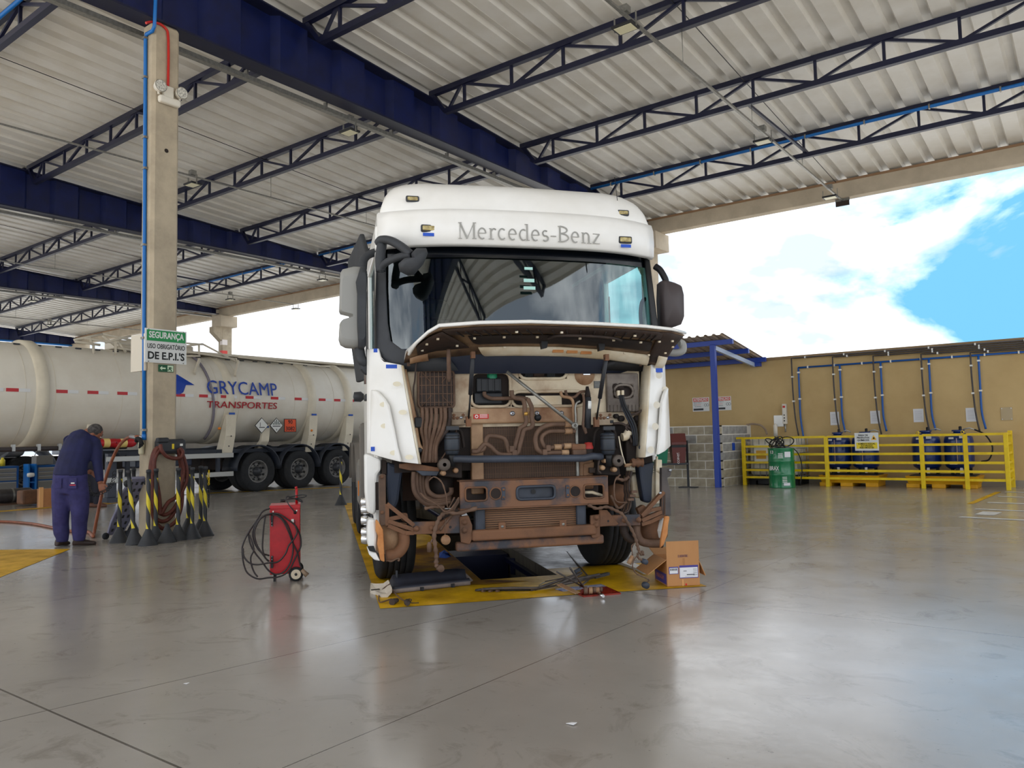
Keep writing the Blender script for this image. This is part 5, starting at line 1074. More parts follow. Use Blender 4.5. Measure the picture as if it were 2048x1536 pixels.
def cone_post(px, py, label, H=.93, lean=0., ang=0., stripe=True):
    g = gz(px, py) if not isinstance(px, Vector) else px; t = thing('marker_post', label, 'post', g, group='striped marker posts'); t.rotation_euler = (0, lean, ang)
    MB().lathe([(.118, 0), (.12, .01), (.11, .022), (.036, .185), (.029, .205)], ax='z', n=24).build('cone_base', 'post_grey', t)
    MB().lathe([(.001, .0), (.115, .0)], ax='z', n=24).build('base_plate', 'post_grey', t)
    if stripe:
        MB().lathe([(.026, .2), (.026, H-.1)], ax='z', n=20).build('tube', 'post_stripe', t); MB().lathe([(.026, H-.1), (.026, H-.02), (.031, H-.02), (.031, H+.02), (.001, H+.025)], ax='z', n=20).build('cap', 'post_grey', t)
    else:
        MB().lathe([(.029, .2), (.029, .225), (.015, .24), (.001, .24)], ax='z', n=16).build('cap', 'post_grey', t)
    return t
def gx(px, X): d = ray(px, 1080); return Vector((X, d.y*X/d.x, 0))
cone_post(gx(238, -10.4), 0, 'striped marker post leftmost beside the blue-grey creeper', lean=.02)
cone_post(gx(270, -10.0), 0, 'striped marker post leaning left, second from the left by the column', lean=-.1, ang=.64)
cone_post(gx(296, -9.75), 0, 'striped marker post third from the left in front of the column corner')
cone_post(gx(311, -10.02), 0, 'striped marker post fourth from the left against the column face')
cone_post(gx(266, -10.78), 0, 'dark striped marker post standing behind the creeper and the column corner')
cone_post(gx(334, -9.8), 0, 'bare dark cone base without its tube, in the middle of the post row', stripe=False)
cone_post(gx(356, -9.88), 0, 'striped marker post in front of the coiled brown hose')
cone_post(gx(376, -10.6), 0, 'striped marker post behind its neighbour right of the hose')
cone_post(gx(384, -9.84), 0, 'striped marker post third from the right end of the row')
cone_post(gx(401, -10.3), 0, 'striped marker post second from the right end of the row')
cp = cone_post(gx(410, -9.98), 0, 'striped marker post at the right end of the row with hanging chain')
cone_post(682, 1010, 'lone striped marker post standing beside the truck cab', H=.95)
# hanging chain: each link
g = gx(410, -9.98); chn = thing('chain', 'short yellow and black plastic chain hanging from the rightmost post', 'chain', g+Vector((.03, .035, 0)))
lk = MB(); P = [(.011*math.cos(t), 0, .02*math.sin(t)) for t in np.linspace(0, 2*math.pi, 13)]; lk.tube(P, .0045, 5, caps=False)
l0 = lk.build('link', 'yellow', chn); l1 = lk.build('link', 'black', chn)
for i in range(15):
    src = l0 if i < 6 else l1; o = src if i in (0, 6) else inst(src, chn, T3(0)); o.matrix_local = T3(0, 0, .88-i*.034) @ Matrix.Rotation(math.pi/2*(i % 2), 4, 'Z')
# creeper (blue-grey mechanic's board) leaning on the column
cr0 = gx(226, -11.0)+Vector((0, 0, .03)); crt = atY(276, 950, cy0-.1)
cp_ = thing('creeper_board', 'blue-grey plastic mechanic creeper board leaning on the column behind the posts', 'creeper', cr0)
d = crt-cr0; yv = d.normalized(); xv = Vector((.02, .8, 0)); Fm = frame((0, 0, 0), xv, d); Ln_ = d.length
cm = mat('creeper', (134,136,160), (120,118,140), scale=6, rough=.6)
m = MB(); m.prism([(-.14, .05), (.14, .05), (.17, .25), (.16, .55), (.18, .75), (.12, .98), (-.12, .98), (-.18, .75), (-.16, .55), (-.17, .25)], lambda u, v, w: tuple(Fm @ Vector((u*.75, v*Ln_, w))), .045); m.build('board', cm, cp_, bevel=.01)
for u in (-.07, 0, .07):
    for v in np.linspace(.14, .9, 8): MB().cbox((0, 0, 0), (.028, .05, .004), Fm @ T3(u, v*Ln_, .047)).build('slot', 'dark_grey', cp_)
for u, v in ((-.14, .06), (.13, .06), (-.14, .92), (.13, .92)):
    q = Fm @ Vector((u, v*Ln_, .06)); o = MB().lathe([(.012, -.014), (.045, -.012), (.048, 0), (.045, .012), (.012, .014)], (0, 0, 0), 'x', 14).build('caster', 'dark_grey', cp_); o.location = q
    MB().lathe([(.001, -.016), (.02, -.016)], q, 'x', 10).build('caster_hub', 'galv', cp_)
# ================================================================== tanker semi-trailer
mat('tanker_white', (226,220,206), (216,208,192), scale=1.5, rough=.4)
mat('tanker_band', (228,218,196), (214,204,182), scale=2, rough=.5)
mat('mudflap_navy', (40,46,58), (32,36,44), scale=3, rough=.55)
mat('alu', (176,176,172), rough=.4, metal=.5)
TR, TZ, TXC = 1.13, 2.42, -18.83; XN = TXC+TR
tk = thing('tanker_trailer', 'long white cylindrical tanker trailer lettered GRYCAMP TRANSPORTES', 'trailer', (TXC, 0, 0))
ya, yb = .5, 19.5
MB().lathe([(.001, ya-.35), (TR*.7, ya-.25), (TR*.95, ya-.08), (TR, ya), (TR, yb), (TR*.95, yb+.08), (TR*.7, yb+.25), (.001, yb+.35)], (0, 0, TZ), 'y', 64).build('tank_shell', 'tanker_white', tk)
def yat(px, py=790): return atX(px, py, XN).y
rings = [yat(86), yat(460), yat(624), yat(697), yat(86)-4.4]
for i, y in enumerate(rings):
    r = MB().lathe([(TR, -.13), (TR+(.07 if i != 1 else .025), -.1), (TR+(.07 if i != 1 else .025), .1), (TR, .13)], (0, y, TZ), 'y', 64).build('stiffener_ring', 'tanker_band', tk)
    if i in (1, 2, 3):
        m = MB(); m.prism([(-.05, .98), (.75, 1.12), (.95, 1.6), (1.14, 2.0), (1.21, 2.0), (1.16, 1.45), (1.02, .98)], lambda u, v, w, y=y: (u, y-.14+w, v), .28); s_ = m.build('saddle', 'tanker_band', tk, bevel=.01)
        MB().cbox((1.22, y, 2.02), (.02, .16, .05)).build('saddle_mark', mat('mark_blue', (30,80,170), rough=.5), s_)
        for z in (1.2, 1.45): MB().lathe([(.001, .02), (.02, .02)], (1.07+.1*(z-1.2)/.25, y, z), 'x', 8).build('saddle_hole', 'black', s_)
for px in (185, 532):
    y = yat(px, 860); m = MB(); m.prism([(.6, .98), (1.0, 1.35), (1.12, 1.75), (1.17, 1.75), (1.1, 1.3), (.8, .98)], lambda u, v, w, y=y: (u, y-.12+w, v), .24); s_ = m.build('saddle', 'tanker_band', tk, bevel=.02); MB().cbox((1.165, y, 1.68), (.02, .12, .04)).build('saddle_mark', 'mark_blue', s_)
for px in (52, 112, 245, 362, 436, 480, 590, 668):
    MB().lathe([(TR, -.006), (TR+.006, 0), (TR, .006)], (0, yat(px), TZ), 'y', 64).build('weld_seam', 'tanker_band', tk)
# grey cable running over the tank
y = yat(425); MB().tube([(math.cos(a)*(TR+.03), y-.15*math.sin(a*1.2), TZ+math.sin(a)*(TR+.03)) for a in np.linspace(math.radians(75), math.radians(-62), 24)], .03, 6).build('cable', mat('cable_grey', (126,120,130), rough=.6), tk)
# reflective tape
mat('tape_red', (190,24,30), rough=.35); mat('tape_white', (222,222,220), rough=.35)
for px in (-30, 26, 125, 187, 246, 362, 408, 451, 500, 550, 597, 645, 675, 703):
    y = yat(px, 795); zt = 2.45
    MB().box((TR+.001, y-.13, zt-.035), (TR+.012, y+.1, zt+.035)).build('reflector_red', 'tape_red', tk); MB().box((TR+.001, y+.1, zt-.035), (TR+.012, y+.32, zt+.035)).build('reflector_white', 'tape_white', tk)
FX = lambda y, z, d=.03: frame((math.sqrt(max(0, TR*TR-(z-TZ)**2))+d, y, z), (0, 1, 0), (-(z-TZ)/TR, 0, 1))
a, b = atX(413, 780, XN), atX(553, 784, XN); tz = (atX(480, 765, XN).z+atX(480, 795, XN).z)/2-.02
text('GRYCAMP', .5, mat('brand_blue', (24,64,160), rough=.4), tk, FX((a.y+b.y)/2, 2.66, .04), .004, bold=.0, width=b.y-a.y)
text('TRANSPORTES', .24, mat('brand_red', (170,30,44), rough=.4), tk, FX((a.y+b.y)/2, atX(480, 811, XN).z, .04), .004, bold=.001, width=(b.y-a.y)*1.0)
zz = lambda u, v: (350+u/4.388, 660+v/4.388); P = [atX(*zz(u, v), XN+.02) for u, v in ((-70, 470), (-20, 420), (45, 385), (180, 482), (105, 482), (75, 545), (40, 568), (0, 560), (-60, 590))]
m = MB(); m.add([(math.sqrt(TR*TR-(p.z-TZ)**2)+.015, p.y, p.z) for p in P], [list(range(len(P)))]); m.build('bird_logo', 'brand_blue', tk, fix=False)
# placards
def placard(px, py, sz, diamond, par):
    p = atX(px, py, XN+.08); fr = lambda u, v, w: (p.x-TXC+w, p.y+u, p.z+v)
    pts = [(0, sz), (sz, 0), (0, -sz), (-sz, 0)] if diamond else [(-sz*1.05, -sz*.95), (sz*1.05, -sz*.95), (sz*1.05, sz*.95), (-sz*1.05, sz*.95)]
    o = MB().prism(pts, fr, .01).build('placard', 'black', par); q = MB().prism([(u*.9, v*.9) for u, v in pts], lambda u, v, w: fr(u, v, w+.01), .003).build('placard_face', mat('plc_white', (222,222,216), rough=.4) if diamond else mat('plc_orange', (226,84,40), rough=.4), par); return p, fr
p, fr = placard(523, 851, .21, True, tk)
m = MB(); m.bar(fr(-.05, -.03, .016), fr(-.05, .08, .016), .002, .012); m.build('tree_mark', 'black', tk); m = MB().bar(fr(-.08, -.05, .016), fr(.09, -.05, .016), .002, .02); m.build('fish_mark', 'black', tk)
p, fr = placard(552.5, 851, .21, True, tk)
for k in range(5): u = -.1+k*.05; m = MB().bar(fr(u, .02, .016), fr(u, .16-abs(u)*.95, .016), .002, .022); m.build('stripe_mark', mat('dk_green', (20,60,50), rough=.5), tk)
m = MB().bar(fr(-.12, -.02, .016), fr(.12, -.02, .016), .002, .02); m.build('text_mark', 'dark_grey', tk); text('9', .08, MATS['black'], tk, frame(fr(0, -.12, .014), (0, 1, 0), (0, 0, 1)), .001)
p, fr = placard(580, 851, .19, False, tk)
text('90', .15, MATS['black'], tk, frame(fr(0, .09, .014), (0, 1, 0), (0, 0, 1)), .002, bold=.002); text('3082', .15, MATS['black'], tk, frame(fr(0, -.09, .014), (0, 1, 0), (0, 0, 1)), .002, bold=.002)
for px, py in ((438, 857), (622, 861)): q = atX(px, py, XN+.02); MB().lathe([(.001, .05), (.03, .045), (.035, 0)], (q.x-TXC, q.y, q.z), 'x', 10).build('side_marker', 'amber', tk)
# chassis, guards, wheels
for s in (-1, 1): MB().box((s*.5-.05, 8.6, .98), (s*.5+.05, 19, 1.16)).build('chassis_rail', 'mudflap_navy', tk)
MB().box((.62, 8.8, 1.02), (1.0, 16.8, 1.12)).build('side_beam', 'mudflap_navy', tk); MB().box((-1.0, 8.8, 1.02), (-.62, 16.8, 1.12)).build('side_beam', 'mudflap_navy', tk)
g0, g1 = yat(215, 915), atX(469, 912, XN).y
for z in (.97, .5):
    MB().box((1.06, g0, z-.06), (1.1, g1, z+.06)).build('guard_rail', 'alu', tk, bevel=.01)
for y in (g0+.5, (g0+g1)/2, g1-.4): MB().box((.98, y-.04, .45), (1.06, y+.04, 1.05)).build('guard_post', 'mudflap_navy', tk)
ws_ = [atX(517.5, 945, XN).y, atX(600.7, 939, XN).y, atX(676, 934, XN).y]
for y in ws_:
    for s in (-1, 1):
        add_wheel(tk, s*.98, y, .52, .29, s); add_wheel(tk, s*.66, y, .52, .29, s)
    m = MB().tube([(-.9, y, .52), (.9, y, .52)], .08, 8); m.build('axle', 'bay_dark', tk)
    for s in (-1, 1):
        G = [[(s*(.5+.66*i), y+.66*math.cos(a), .58+.62*math.sin(a)) for i in (0, 1)] for a in np.linspace(math.radians(-2), math.radians(182), 18)]; m = MB(); m.grid(G); m.build('mudguard', 'mudflap_navy', tk, solid=.03)
# underbody boxes, landing legs, extinguishers
MB().box((.3, 9.2, .75), (.95, 10.6, 1.02)).build('equipment_box', mat('box_navy', (24,34,58), rough=.4), tk, bevel=.03)
MB().box((-.4, 11.0, .6), (.7, 11.6, 1.0)).build('air_tank', 'bay_dark', tk, bevel=.05)
for x in (.75, -.75): 
    y = atX(225, 935, XN-.3).y; MB().box((x-.08, y-.1, .1), (x+.08, y+.1, 1.1)).build('landing_leg', mat('leg_grey', (70,74,86), rough=.5), tk, bevel=.01); MB().box((x-.15, y-.15, 0), (x+.15, y+.15, .1)).build('landing_foot', 'leg_grey', tk)
for k, px in enumerate((212, 246)):
    p = atX(px, 886, XN-.1); MB().lathe([(.001, -.28), (.09, -.26), (.1, -.2), (.1, .2), (.07, .27), (.02, .3)], (p.x-TXC, p.y, p.z), 'y', 14).build('extinguisher', 'red', tk); MB().lathe([(.101, -.08), (.101, .06)], (p.x-TXC, p.y, p.z), 'y', 14).build('extinguisher_label', mat('lab_y', (230,200,120), rough=.5), tk)
MB().tube([(.9, ya, 1.24), (.9, 9, 1.24)], .05, 8).build('pipe_run', mat('pipe_dark', (66,58,58), rough=.5), tk)
for px in (35, 86, 128, 145): y = yat(px, 880); MB().box((.88, y-.03, 1.2), (.96, y+.03, 1.34)).build('pipe_clamp', 'alu', tk)
# top walkway and folding rail
mat('rail_cream', (206,196,176), rough=.5)
ZT = TZ+TR
def tp(px, py, x=.2): p = atX(px, py, TXC+x); return (x, p.y, p.z)
MB().box((-.35, yat(470, 720)-1.9, ZT+.02), (.45, 19, ZT+.08)).build('walkway', 'rail_cream', tk)
for a, b in (((372, 692), (405, 688)), ((405, 688), (470, 722)), ((372, 703), (470, 718)), ((398, 690), (398, 710)), ((472, 716), (475, 728)), ((372, 712), (400, 712)), ((355, 685), (405, 689)), ((476, 714), (640, 732)), ((640, 732), (660, 733))):
    MB().tube([tp(*a, .75), tp(*b, .75)], .025, 6).build('rail_bar', 'rail_cream', tk)
for a, b in (((399, 718), (389, 748)), ((477, 722), (470, 752)), ((231, 685), (231, 708))): MB().bar(tp(*a, .85), tp(*b, 1.05), .05, .07).build('rail_leg', 'rail_cream', tk)
for a, b in (((148, 680), (205, 668)), ((205, 668), (262, 680)), ((150, 683), (200, 690)), ((165, 676), (262, 690)), ((205, 671), (235, 695)), ((210, 685), (262, 672)), ((235, 696), (262, 700)), ((178, 672), (185, 690)), ((187, 690), (187, 712)), ((235, 682), (252, 705))):
    MB().tube([tp(*a, .6), tp(*b, .6)], .03, 6).build('rail_bar', 'rail_cream', tk)
MB().box((-.3, yat(268, 700), ZT+.02), (.4, yat(268, 700)+.9, ZT+.22)).build('manhole_box', 'rail_cream', tk, bevel=.03)
MB().lathe([(.001, .25), (.3, .22), (.32, .0)], (0, yat(410, 705), ZT), 'z', 20).build('manhole', 'rail_cream', tk)
for i in range(24): y = 5.6+i*.42; MB().cbox((.42, y, ZT-.07), (.05, .12, .03)).build('weld_tab', 'dark_grey', tk)
# ================================================================== tractor parked beyond the tanker (only its rear shows)
bt = thing('parked_truck', 'grey-fendered truck parked behind the tanker, only a wheel and mudguard showing', 'truck', (-24.2, 0, 0))
yc = atX(52, 950, -23.9).y
add_wheel(bt, .15, yc, .52, .3, 1); MB().box((-2.0, yc-3, .55), (-.3, yc+3.5, 1.0)).build('chassis_frame', 'bay_dark', bt)
m = MB(); m.grid([[(-.35+.75*i, yc+.78*math.cos(a), .56+.75*math.sin(a)) for i in (0, 1)] for a in np.linspace(0, math.pi, 18)]); m.build('mudguard', mat('fend_grey', (118,122,130), rough=.5), bt, solid=.05)
MB().lathe([(.001, -.9), (.3, -.86), (.33, -.8), (.33, .8), (.3, .86), (.001, .9)], (.05, yc-.9, 1.35), 'y', 20).build('air_tank', mat('tank_grey', (150,152,156), rough=.35), bt)
MB().box((-.3, yc+.9, 1.05), (.2, yc+2.4, 1.4)).build('side_box', mat('sbox', (150,160,180), rough=.4), bt, bevel=.02)
# tool cabinets, small parts in front of it
def cabinet(px0, px1, ytop, ybot, X, label):
    a, b = atX(px0, ybot, X), atX(px1, ybot, X); zt = atX((px0+px1)/2, ytop, X).z; w_ = b.y-a.y; t = thing('tool_cabinet', label, 'cabinet', (X, a.y, 0), group='blue tool cabinets')
    cb = mat('cab_blue', (22,84,150), rough=.4); dg = mat('drawer_grey', (132,130,126), rough=.45)
    MB().box((-.45, 0, .1), (0, w_, zt)).build('body', cb, t, bevel=.01)
    for k, (u, v) in enumerate(((.80, .93), (.67, .79), (.54, .66), (.14, .5))): d = MB().box((0, .06, zt*u), (.015, w_-.06, zt*v)).build('drawer' if k < 3 else 'door', dg, t); MB().box((.015, .08, zt*v-.025), (.025, w_-.08, zt*v-.01)).build('handle', 'alu', d)
    for y in (.05, w_-.05): MB().lathe([(.001, -.03), (.05, -.03), (.05, .03)], (-.1, y, .05), 'y', 10).build('caster', 'black', t)
    return zt
zt = cabinet(-45, 37, 933, 986, -22.6, 'blue tool cabinet with grey drawers at the left picture edge')
cabinet(70, 118, 930, 986, -22.4, 'blue tool cabinet with grey drawers right behind the worker')
a, b = atX(57, 988, -22.3), atX(71, 988, -22.3); t = thing('side_shelf', 'bright blue open side shelf between the two tool cabinets', 'shelf', (-22.3, a.y, 0)); z1 = atX(64, 928, -22.3).z
for y in (0, b.y-a.y): MB().box((-.3, y-.02, .1), (0, y+.02, z1)).build('side', 'pipe_blue', t)
MB().box((-.3, 0, .1), (-.28, b.y-a.y, z1)).build('back', 'pipe_blue', t); MB().box((-.3, 0, z1*.42), (-.02, b.y-a.y, z1*.46)).build('shelf_board', 'pipe_blue', t); MB().box((-.3, 0, .1), (0, b.y-a.y, .16)).build('shelf_board', 'pipe_blue', t)
p = atX(61, 950, -22.27); tag(MB().lathe([(.001, -.08), (.05, -.07), (.06, 0), (.05, .08), (.001, .09)], p, 'y', 12).build('hand_lamp', 'white'), 'small white lamp hanging on the bright blue side shelf', 'lamp')
a = atX(61, 915, -22.6); bxx = thing('tool_box', 'small grey tool box with wire handle on the right tool cabinet', 'box', (-22.65, a.y+.1, atX(75, 930, -22.4).z)); MB().box((-.15, 0, 0), (.15, .42, .24)).build('body', 'drawer_grey', bxx, bevel=.01); MB().tube([(0, .02, .24), (0, .06, .36), (0, .36, .36), (0, .4, .24)], .012, 6).build('handle', 'alu', bxx)
for px, c, h, lb in ((5, (230,210,60), .22, 'green-yellow bottle on the left tool cabinet'), (-12, (214,60,40), .12, 'small orange can on the left tool cabinet')):
    p = atX(px, 931, -22.8); tag(MB().lathe([(.001, 0), (.06, 0), (.06, h*.7), (.03, h*.85), (.03, h), (.001, h)], (p.x, p.y, zt), 'z', 12).build('bottle' if h > .2 else 'can', mat(lb[:8], c, rough=.4)), lb, 'bottle' if h > .2 else 'can')
p = gz(28, 1008); ms = MB().box((p.x-.6, p.y-1.0, 0), (p.x+.2, p.y+.45, .025)).build('tray', mat('tray_br', (110,78,56), (80,58,44), scale=5, rough=.6)); tag(ms, 'rusty brown metal drip tray on the floor under the gas cylinder', 'tray')
gc = thing('gas_cylinder', 'dark grey gas cylinder lying on the tray at the left edge', 'cylinder', (p.x-.15, p.y, .19)); MB().lathe([(.001, -.5), (.1, -.48), (.155, -.4), (.16, -.3), (.16, .3), (.155, .38), (.1, .45), (.001, .46)], (0, 0, 0), 'y', 20).build('body', mat('gas_grey', (74,70,70), (58,54,52), scale=5, rough=.4), gc); MB().cyl((0, -.5, 0), (0, -.6, 0), .03, 8).build('valve', 'galv', gc); MB().lathe([(.161, -.02), (.163, 0), (.161, .02)], (0, 0, 0), 'y', 20).build('band', 'galv', gc)
p = gz(66, 1012); tag(MB().box((p.x-.5, p.y-.15, 0.03), (p.x-.15, p.y+.35, .34)).build('rusty_block', 'rust', bevel=.04), 'rusty brown machine part standing between the gas cylinder and cardboard box', 'machine part')
p = gz(88, 1014); bxo = thing('cardboard_box', 'small cardboard box with white label on the floor beside the worker', 'box', (p.x, p.y, 0)); MB().box((-.3, -.02, 0), (-.0, .42, .38)).build('carton', mat('carton', (176,122,76), (160,108,66), scale=4, rough=.7), bxo); MB().cbox((.003, .25, .2), (.004, .22, .14)).build('paper_label', 'white', bxo); MB().box((-.02, -.1, 0), (.01, -.02, .42)).build('flap', mat('carton_l', (226,170,110), rough=.7), bxo)
# ================================================================== wall and chemical store on the right
YW = 19.6
o = struct(MB().box((-10.9, YW, 0), (.5, YW+.2, 3.1)).build('wall_back', 'wall_paint')); tag(o, 'ochre painted boundary wall at the back right', 'wall')
o = struct(MB().box((-10.9, YW-.03, 3.06), (.5, YW+.24, 3.13)).build('trim_3', mat('coping', (150,124,90), rough=.8))); tag(o, 'coping along the top of the ochre wall', 'trim')
o = struct(MB().box((-6.9, YW-.02, 0), (.5, YW-.001, .13)).build('baseboard_back', mat('skirt', (150,142,128), rough=.6))); tag(o, 'grey plinth along the foot of the ochre wall', 'baseboard')
o = struct(MB().box((-51, 21.6, 0), (-10.9, 21.8, 2.5)).build('wall_far_added', mat('added_wall_grey', (118,112,102), (104,98,90), scale=1, rough=.8))); tag(o, 'added dull wall far behind the tanker screening off low sky glare, mostly hidden', 'wall')  # added wall, keeps bright low sky out of the floor reflection under the tanker
# block enclosure
bk = thing('wall_enclosure', 'low grey concrete block wall enclosing the corner behind the blue post', 'wall', (0, 0, 0)); bk['kind'] = 'structure'
mat('block_a', (184,174,152), (160,150,130), scale=7, rough=.9, bump=.25, bscale=60); mat('block_b', (164,162,158), (140,138,134), scale=7, rough=.9, bump=.25, bscale=60); mat('mortar', (226,222,212), rough=.9)
CX, CY = -7.2, 17.58
MB().box((-10.2, CY+.008, 0), (CX-.008, CY+.13, 1.44)).build('mortar_core', 'mortar', bk); MB().box((CX-.13, CY+.008, 0), (CX-.008, YW, 1.44)).build('mortar_core', 'mortar', bk)
bl_ = {k: MB().box((0, 0, 0), (.378, .15, .182)).build('block', k, bk, bevel=.008, seg=1) for k in ('block_a', 'block_b')}; used_ = set()
def blk(kind, mw):
    if kind not in used_: used_.add(kind); bl_[kind].matrix_local = mw
    else: inst(bl_[kind], bk, mw)
for r in range(7):
    z = .006+r*.205
    for k in range(8):
        x1 = CX-k*.4-(.2 if r % 2 else 0)
        if r % 2 and k == 0: blk('block_b', T3(CX-.19, CY-.004*rnd.random(), z) @ Matrix.Diagonal((.48, 1, 1, 1)))
        blk('block_a' if r < 5 or rnd.random() < .6 else 'block_b', T3(x1-.385, CY-.006*rnd.random(), z))
    for k in range(5):
        y0 = CY+.16+k*.4-(.2 if r % 2 else 0)
        if y0+.385 > YW: continue
        blk('block_b' if r > 2 else 'block_a', T3(CX+.004*rnd.random(), max(y0, CY+.01), z) @ Matrix.Rotation(math.pi/2, 4, 'Z'))
p = atX(1468, 893, CX+.01); MB().box((CX+.004, p.y-.1, p.z-.09), (CX+.012, p.y+.06, p.z+.09)).build('blue_mark', 'blue_tape', bk)
# lean-to roof with its post
ln = thing('lean_to_roof', 'corrugated lean-to roof with blue steel purlins on the ochre wall', 'roof')
zf = lambda y: 3.5-(y-17.05)*.145
prof = []
for k in range(22): u = -11.2+k*.2; prof += [(u, 0), (u+.1, 0), (u+.13, .035), (u+.17, .035)]
MB().grid([[(x, y, zf(y)+z) for x, z in prof] for y in (17.05, 19.75)], smooth=False).build('roof_sheet', mat('sheet_old', (196,180,158), (170,150,126), scale=3, rough=.6), ln, solid=.006)
for y in (17.45, 18.45, 19.45): MB().box((-11, y-.04, zf(y)-.13), (-6.75+.06*(y > 19), y+.04, zf(y)-.015)).build('purlin', mat('steel_blue', (24,60,156), rough=.35), ln)
MB().bar((-7.2, 17.45, zf(17.45)-.19), (-7.0, 19.5, zf(19.5)-.19), .07, .1).build('rafter', mat('steel_pale', (170,184,206), rough=.3), ln)
MB().box((-7.08, 19.42, 2.92), (-6.85, 19.58, 3.02)).build('bracket', 'steel_blue', ln)
po = MB().box((-7.29, 17.36, 0), (-7.17, 17.48, 3.33)).build('blue_post', 'steel_blue', bevel=.008); tag(po, 'square blue steel post holding up the lean-to roof', 'post')
# attention signs
def att(px0, px1, py0, py1, label):
    a, b = atY(px0, py0, YW-.01), atY(px1, py1, YW-.01); w_, h_ = b.x-a.x, a.z-b.z
    t = thing('warning_sign', label, 'sign', ((a.x+b.x)/2, YW-.012, (a.z+b.z)/2), group=None); FR = lambda x, y, d=0: frame((x*w_, -.006-d, y*h_), (1, 0, 0), (0, 0, 1))
    MB().cbox((0, 0, 0), (w_, .01, h_)).build('board', 'sign_white', t); MB().cbox((0, -.006, h_*.33), (w_*.92, .004, h_*.26)).build('red_band', mat('band_red', (220,110,96), rough=.5), t)
    text('ATENÇÃO', h_*.24, MATS['sign_white'], t, FR(0, .33, .003), .001, bold=.002, width=w_*.82)
    for k, (s_, x, wd) in enumerate((('OBRIGATÓRIO O', -.2, .5), ('USO', -.36, .18), ('LUVAS DE' if 'left' in label else 'ÓCULOS DE', -.14, .26), ('SEGURANÇA', -.18, .4))):
        y = (.12, -.02, -.02, -.15)[k]; text(s_, h_*.1, MATS['dark_grey'] if k != 2 else MATS['sign_red'], t, FR(x, y), .0005, width=w_*wd)
    MB().cbox((-.15*w_, -.006, -h_*.36), (w_*.6, .003, h_*.14)).build('black_bar', 'dark_grey', t)
    m = MB()
    for k in range(2): m.lathe([(.028, 0), (.036, 0)], (w_*.28+k*.06, -.008, -.02), 'y', 14)
    m.build('pictogram', 'dark_grey', t, kind='stuff'); return t
att(1385, 1419, 796, 822, 'left ATENÇÃO warning sign with red band on the ochre wall'); att(1428, 1463, 794, 820, 'right ATENÇÃO warning sign partly behind the blue post')
# waste bins on a stand
st = thing('bin_stand', 'thin dark metal stand carrying the two waste bins', 'stand', gz(1377, 975)); MB().box((-.02, -.02, 0), (.02, .02, 1.1)).build('pole', 'dark_grey', st); MB().box((-.2, -.12, 0), (.2, .12, .02)).build('foot', 'dark_grey', st); MB().bar((0, 0, .56), tuple(Vector((CR.x, CR.y, 0))*-1.05+Vector((0, 0, .56))), .3, .04).build('cross_bar', 'dark_grey', st)
def bin_(px0, px1, yt, yb, c, label, txt):
    g = gz(1377, 975); n = CFH; a, b = on(px0, yb, g, n), on(px1, yb, g, n); ctr = (a+b)/2; w_ = (b-a).length; zt = on(px0, yt, g, n).z; m_ = mat(label[:9], c, rough=.45); h_ = zt-a.z
    t = thing('waste_bin', label, 'bin', (ctr.x, ctr.y, a.z+.01), -YAW*-1, group=None); t.rotation_euler = (0, 0, -YAW)
    m = MB(); B0 = [(-w_*.4, -.12), (w_*.4, -.12), (w_*.4, .12), (-w_*.4, .12)]; T0 = [(-w_*.5, -.16), (w_*.5, -.16), (w_*.5, .16), (-w_*.5, .16)]
    m.grid([[(x, y, 0) for x, y in B0], [(x, y, h_*.62) for x, y in T0]], smooth=False, closed=True); m.add([(x, y, 0) for x, y in B0], [(0, 1, 2, 3)]); m.build('body', m_, t)
    m = MB(); m.prism([(-.18, 0), (.18, 0), (.17, .06), (.08, h_*.36), (-.06, h_*.36), (-.17, .06)], lambda u, v, w: (-w_*.52+w, u, h_*.64+v), w_*1.04); m.build('lid', m_, t, bevel=.01)
    MB().box((-w_*.5, -.165, h_*.56), (w_*.5, .165, h_*.63)).build('bag_rim', 'black', t)
    o = text(txt, .07, MATS['white'], t, frame((-.03, -.153, h_*.3), (0, -.12, -1), (1, 0, 0)), .001, name='lettering'); return t
bin_(1342, 1371, 868, 931, (98,46,40), 'brown swing-lid waste bin lettered ORGANICO on the stand', 'ORGÂNICO'); bin_(1305, 1335, 872, 932, (14,110,80), 'green waste bin beside the brown one, mostly behind the truck', '')
# switch gear on the wall
p = atY(1558, 842, YW-.01); tag(MB().cbox((p.x, YW-.015, p.z), (.24, .03, .28)).build('metal_plate', mat('plate_alu', (206,204,196), rough=.25, metal=.6)), 'shiny square metal plate on the ochre wall', 'plate')
dv = thing('dosing_device', 'slim white dosing device with buttons mounted on the ochre wall', 'device', (atY(1571, 830, YW).x, YW, 0)); z0, z1 = atY(1571, 848, YW).z, atY(1571, 808, YW).z
MB().box((-.05, -.1, z0), (.05, 0, z1)).build('body', 'em_white', dv, bevel=.01)
for k in range(3): MB().cbox((0, -.1, z0+.08+k*.07), (.03, .012, .03)).build('button', 'dark_grey', dv)
MB().cbox((0, -.102, z1-.07), (.06, .006, .05)).build('label_mark', 'label_red', dv); MB().cyl((0, -.05, z0), (0, -.05, z0-.2), .02, 8).build('nozzle', 'alu', dv)
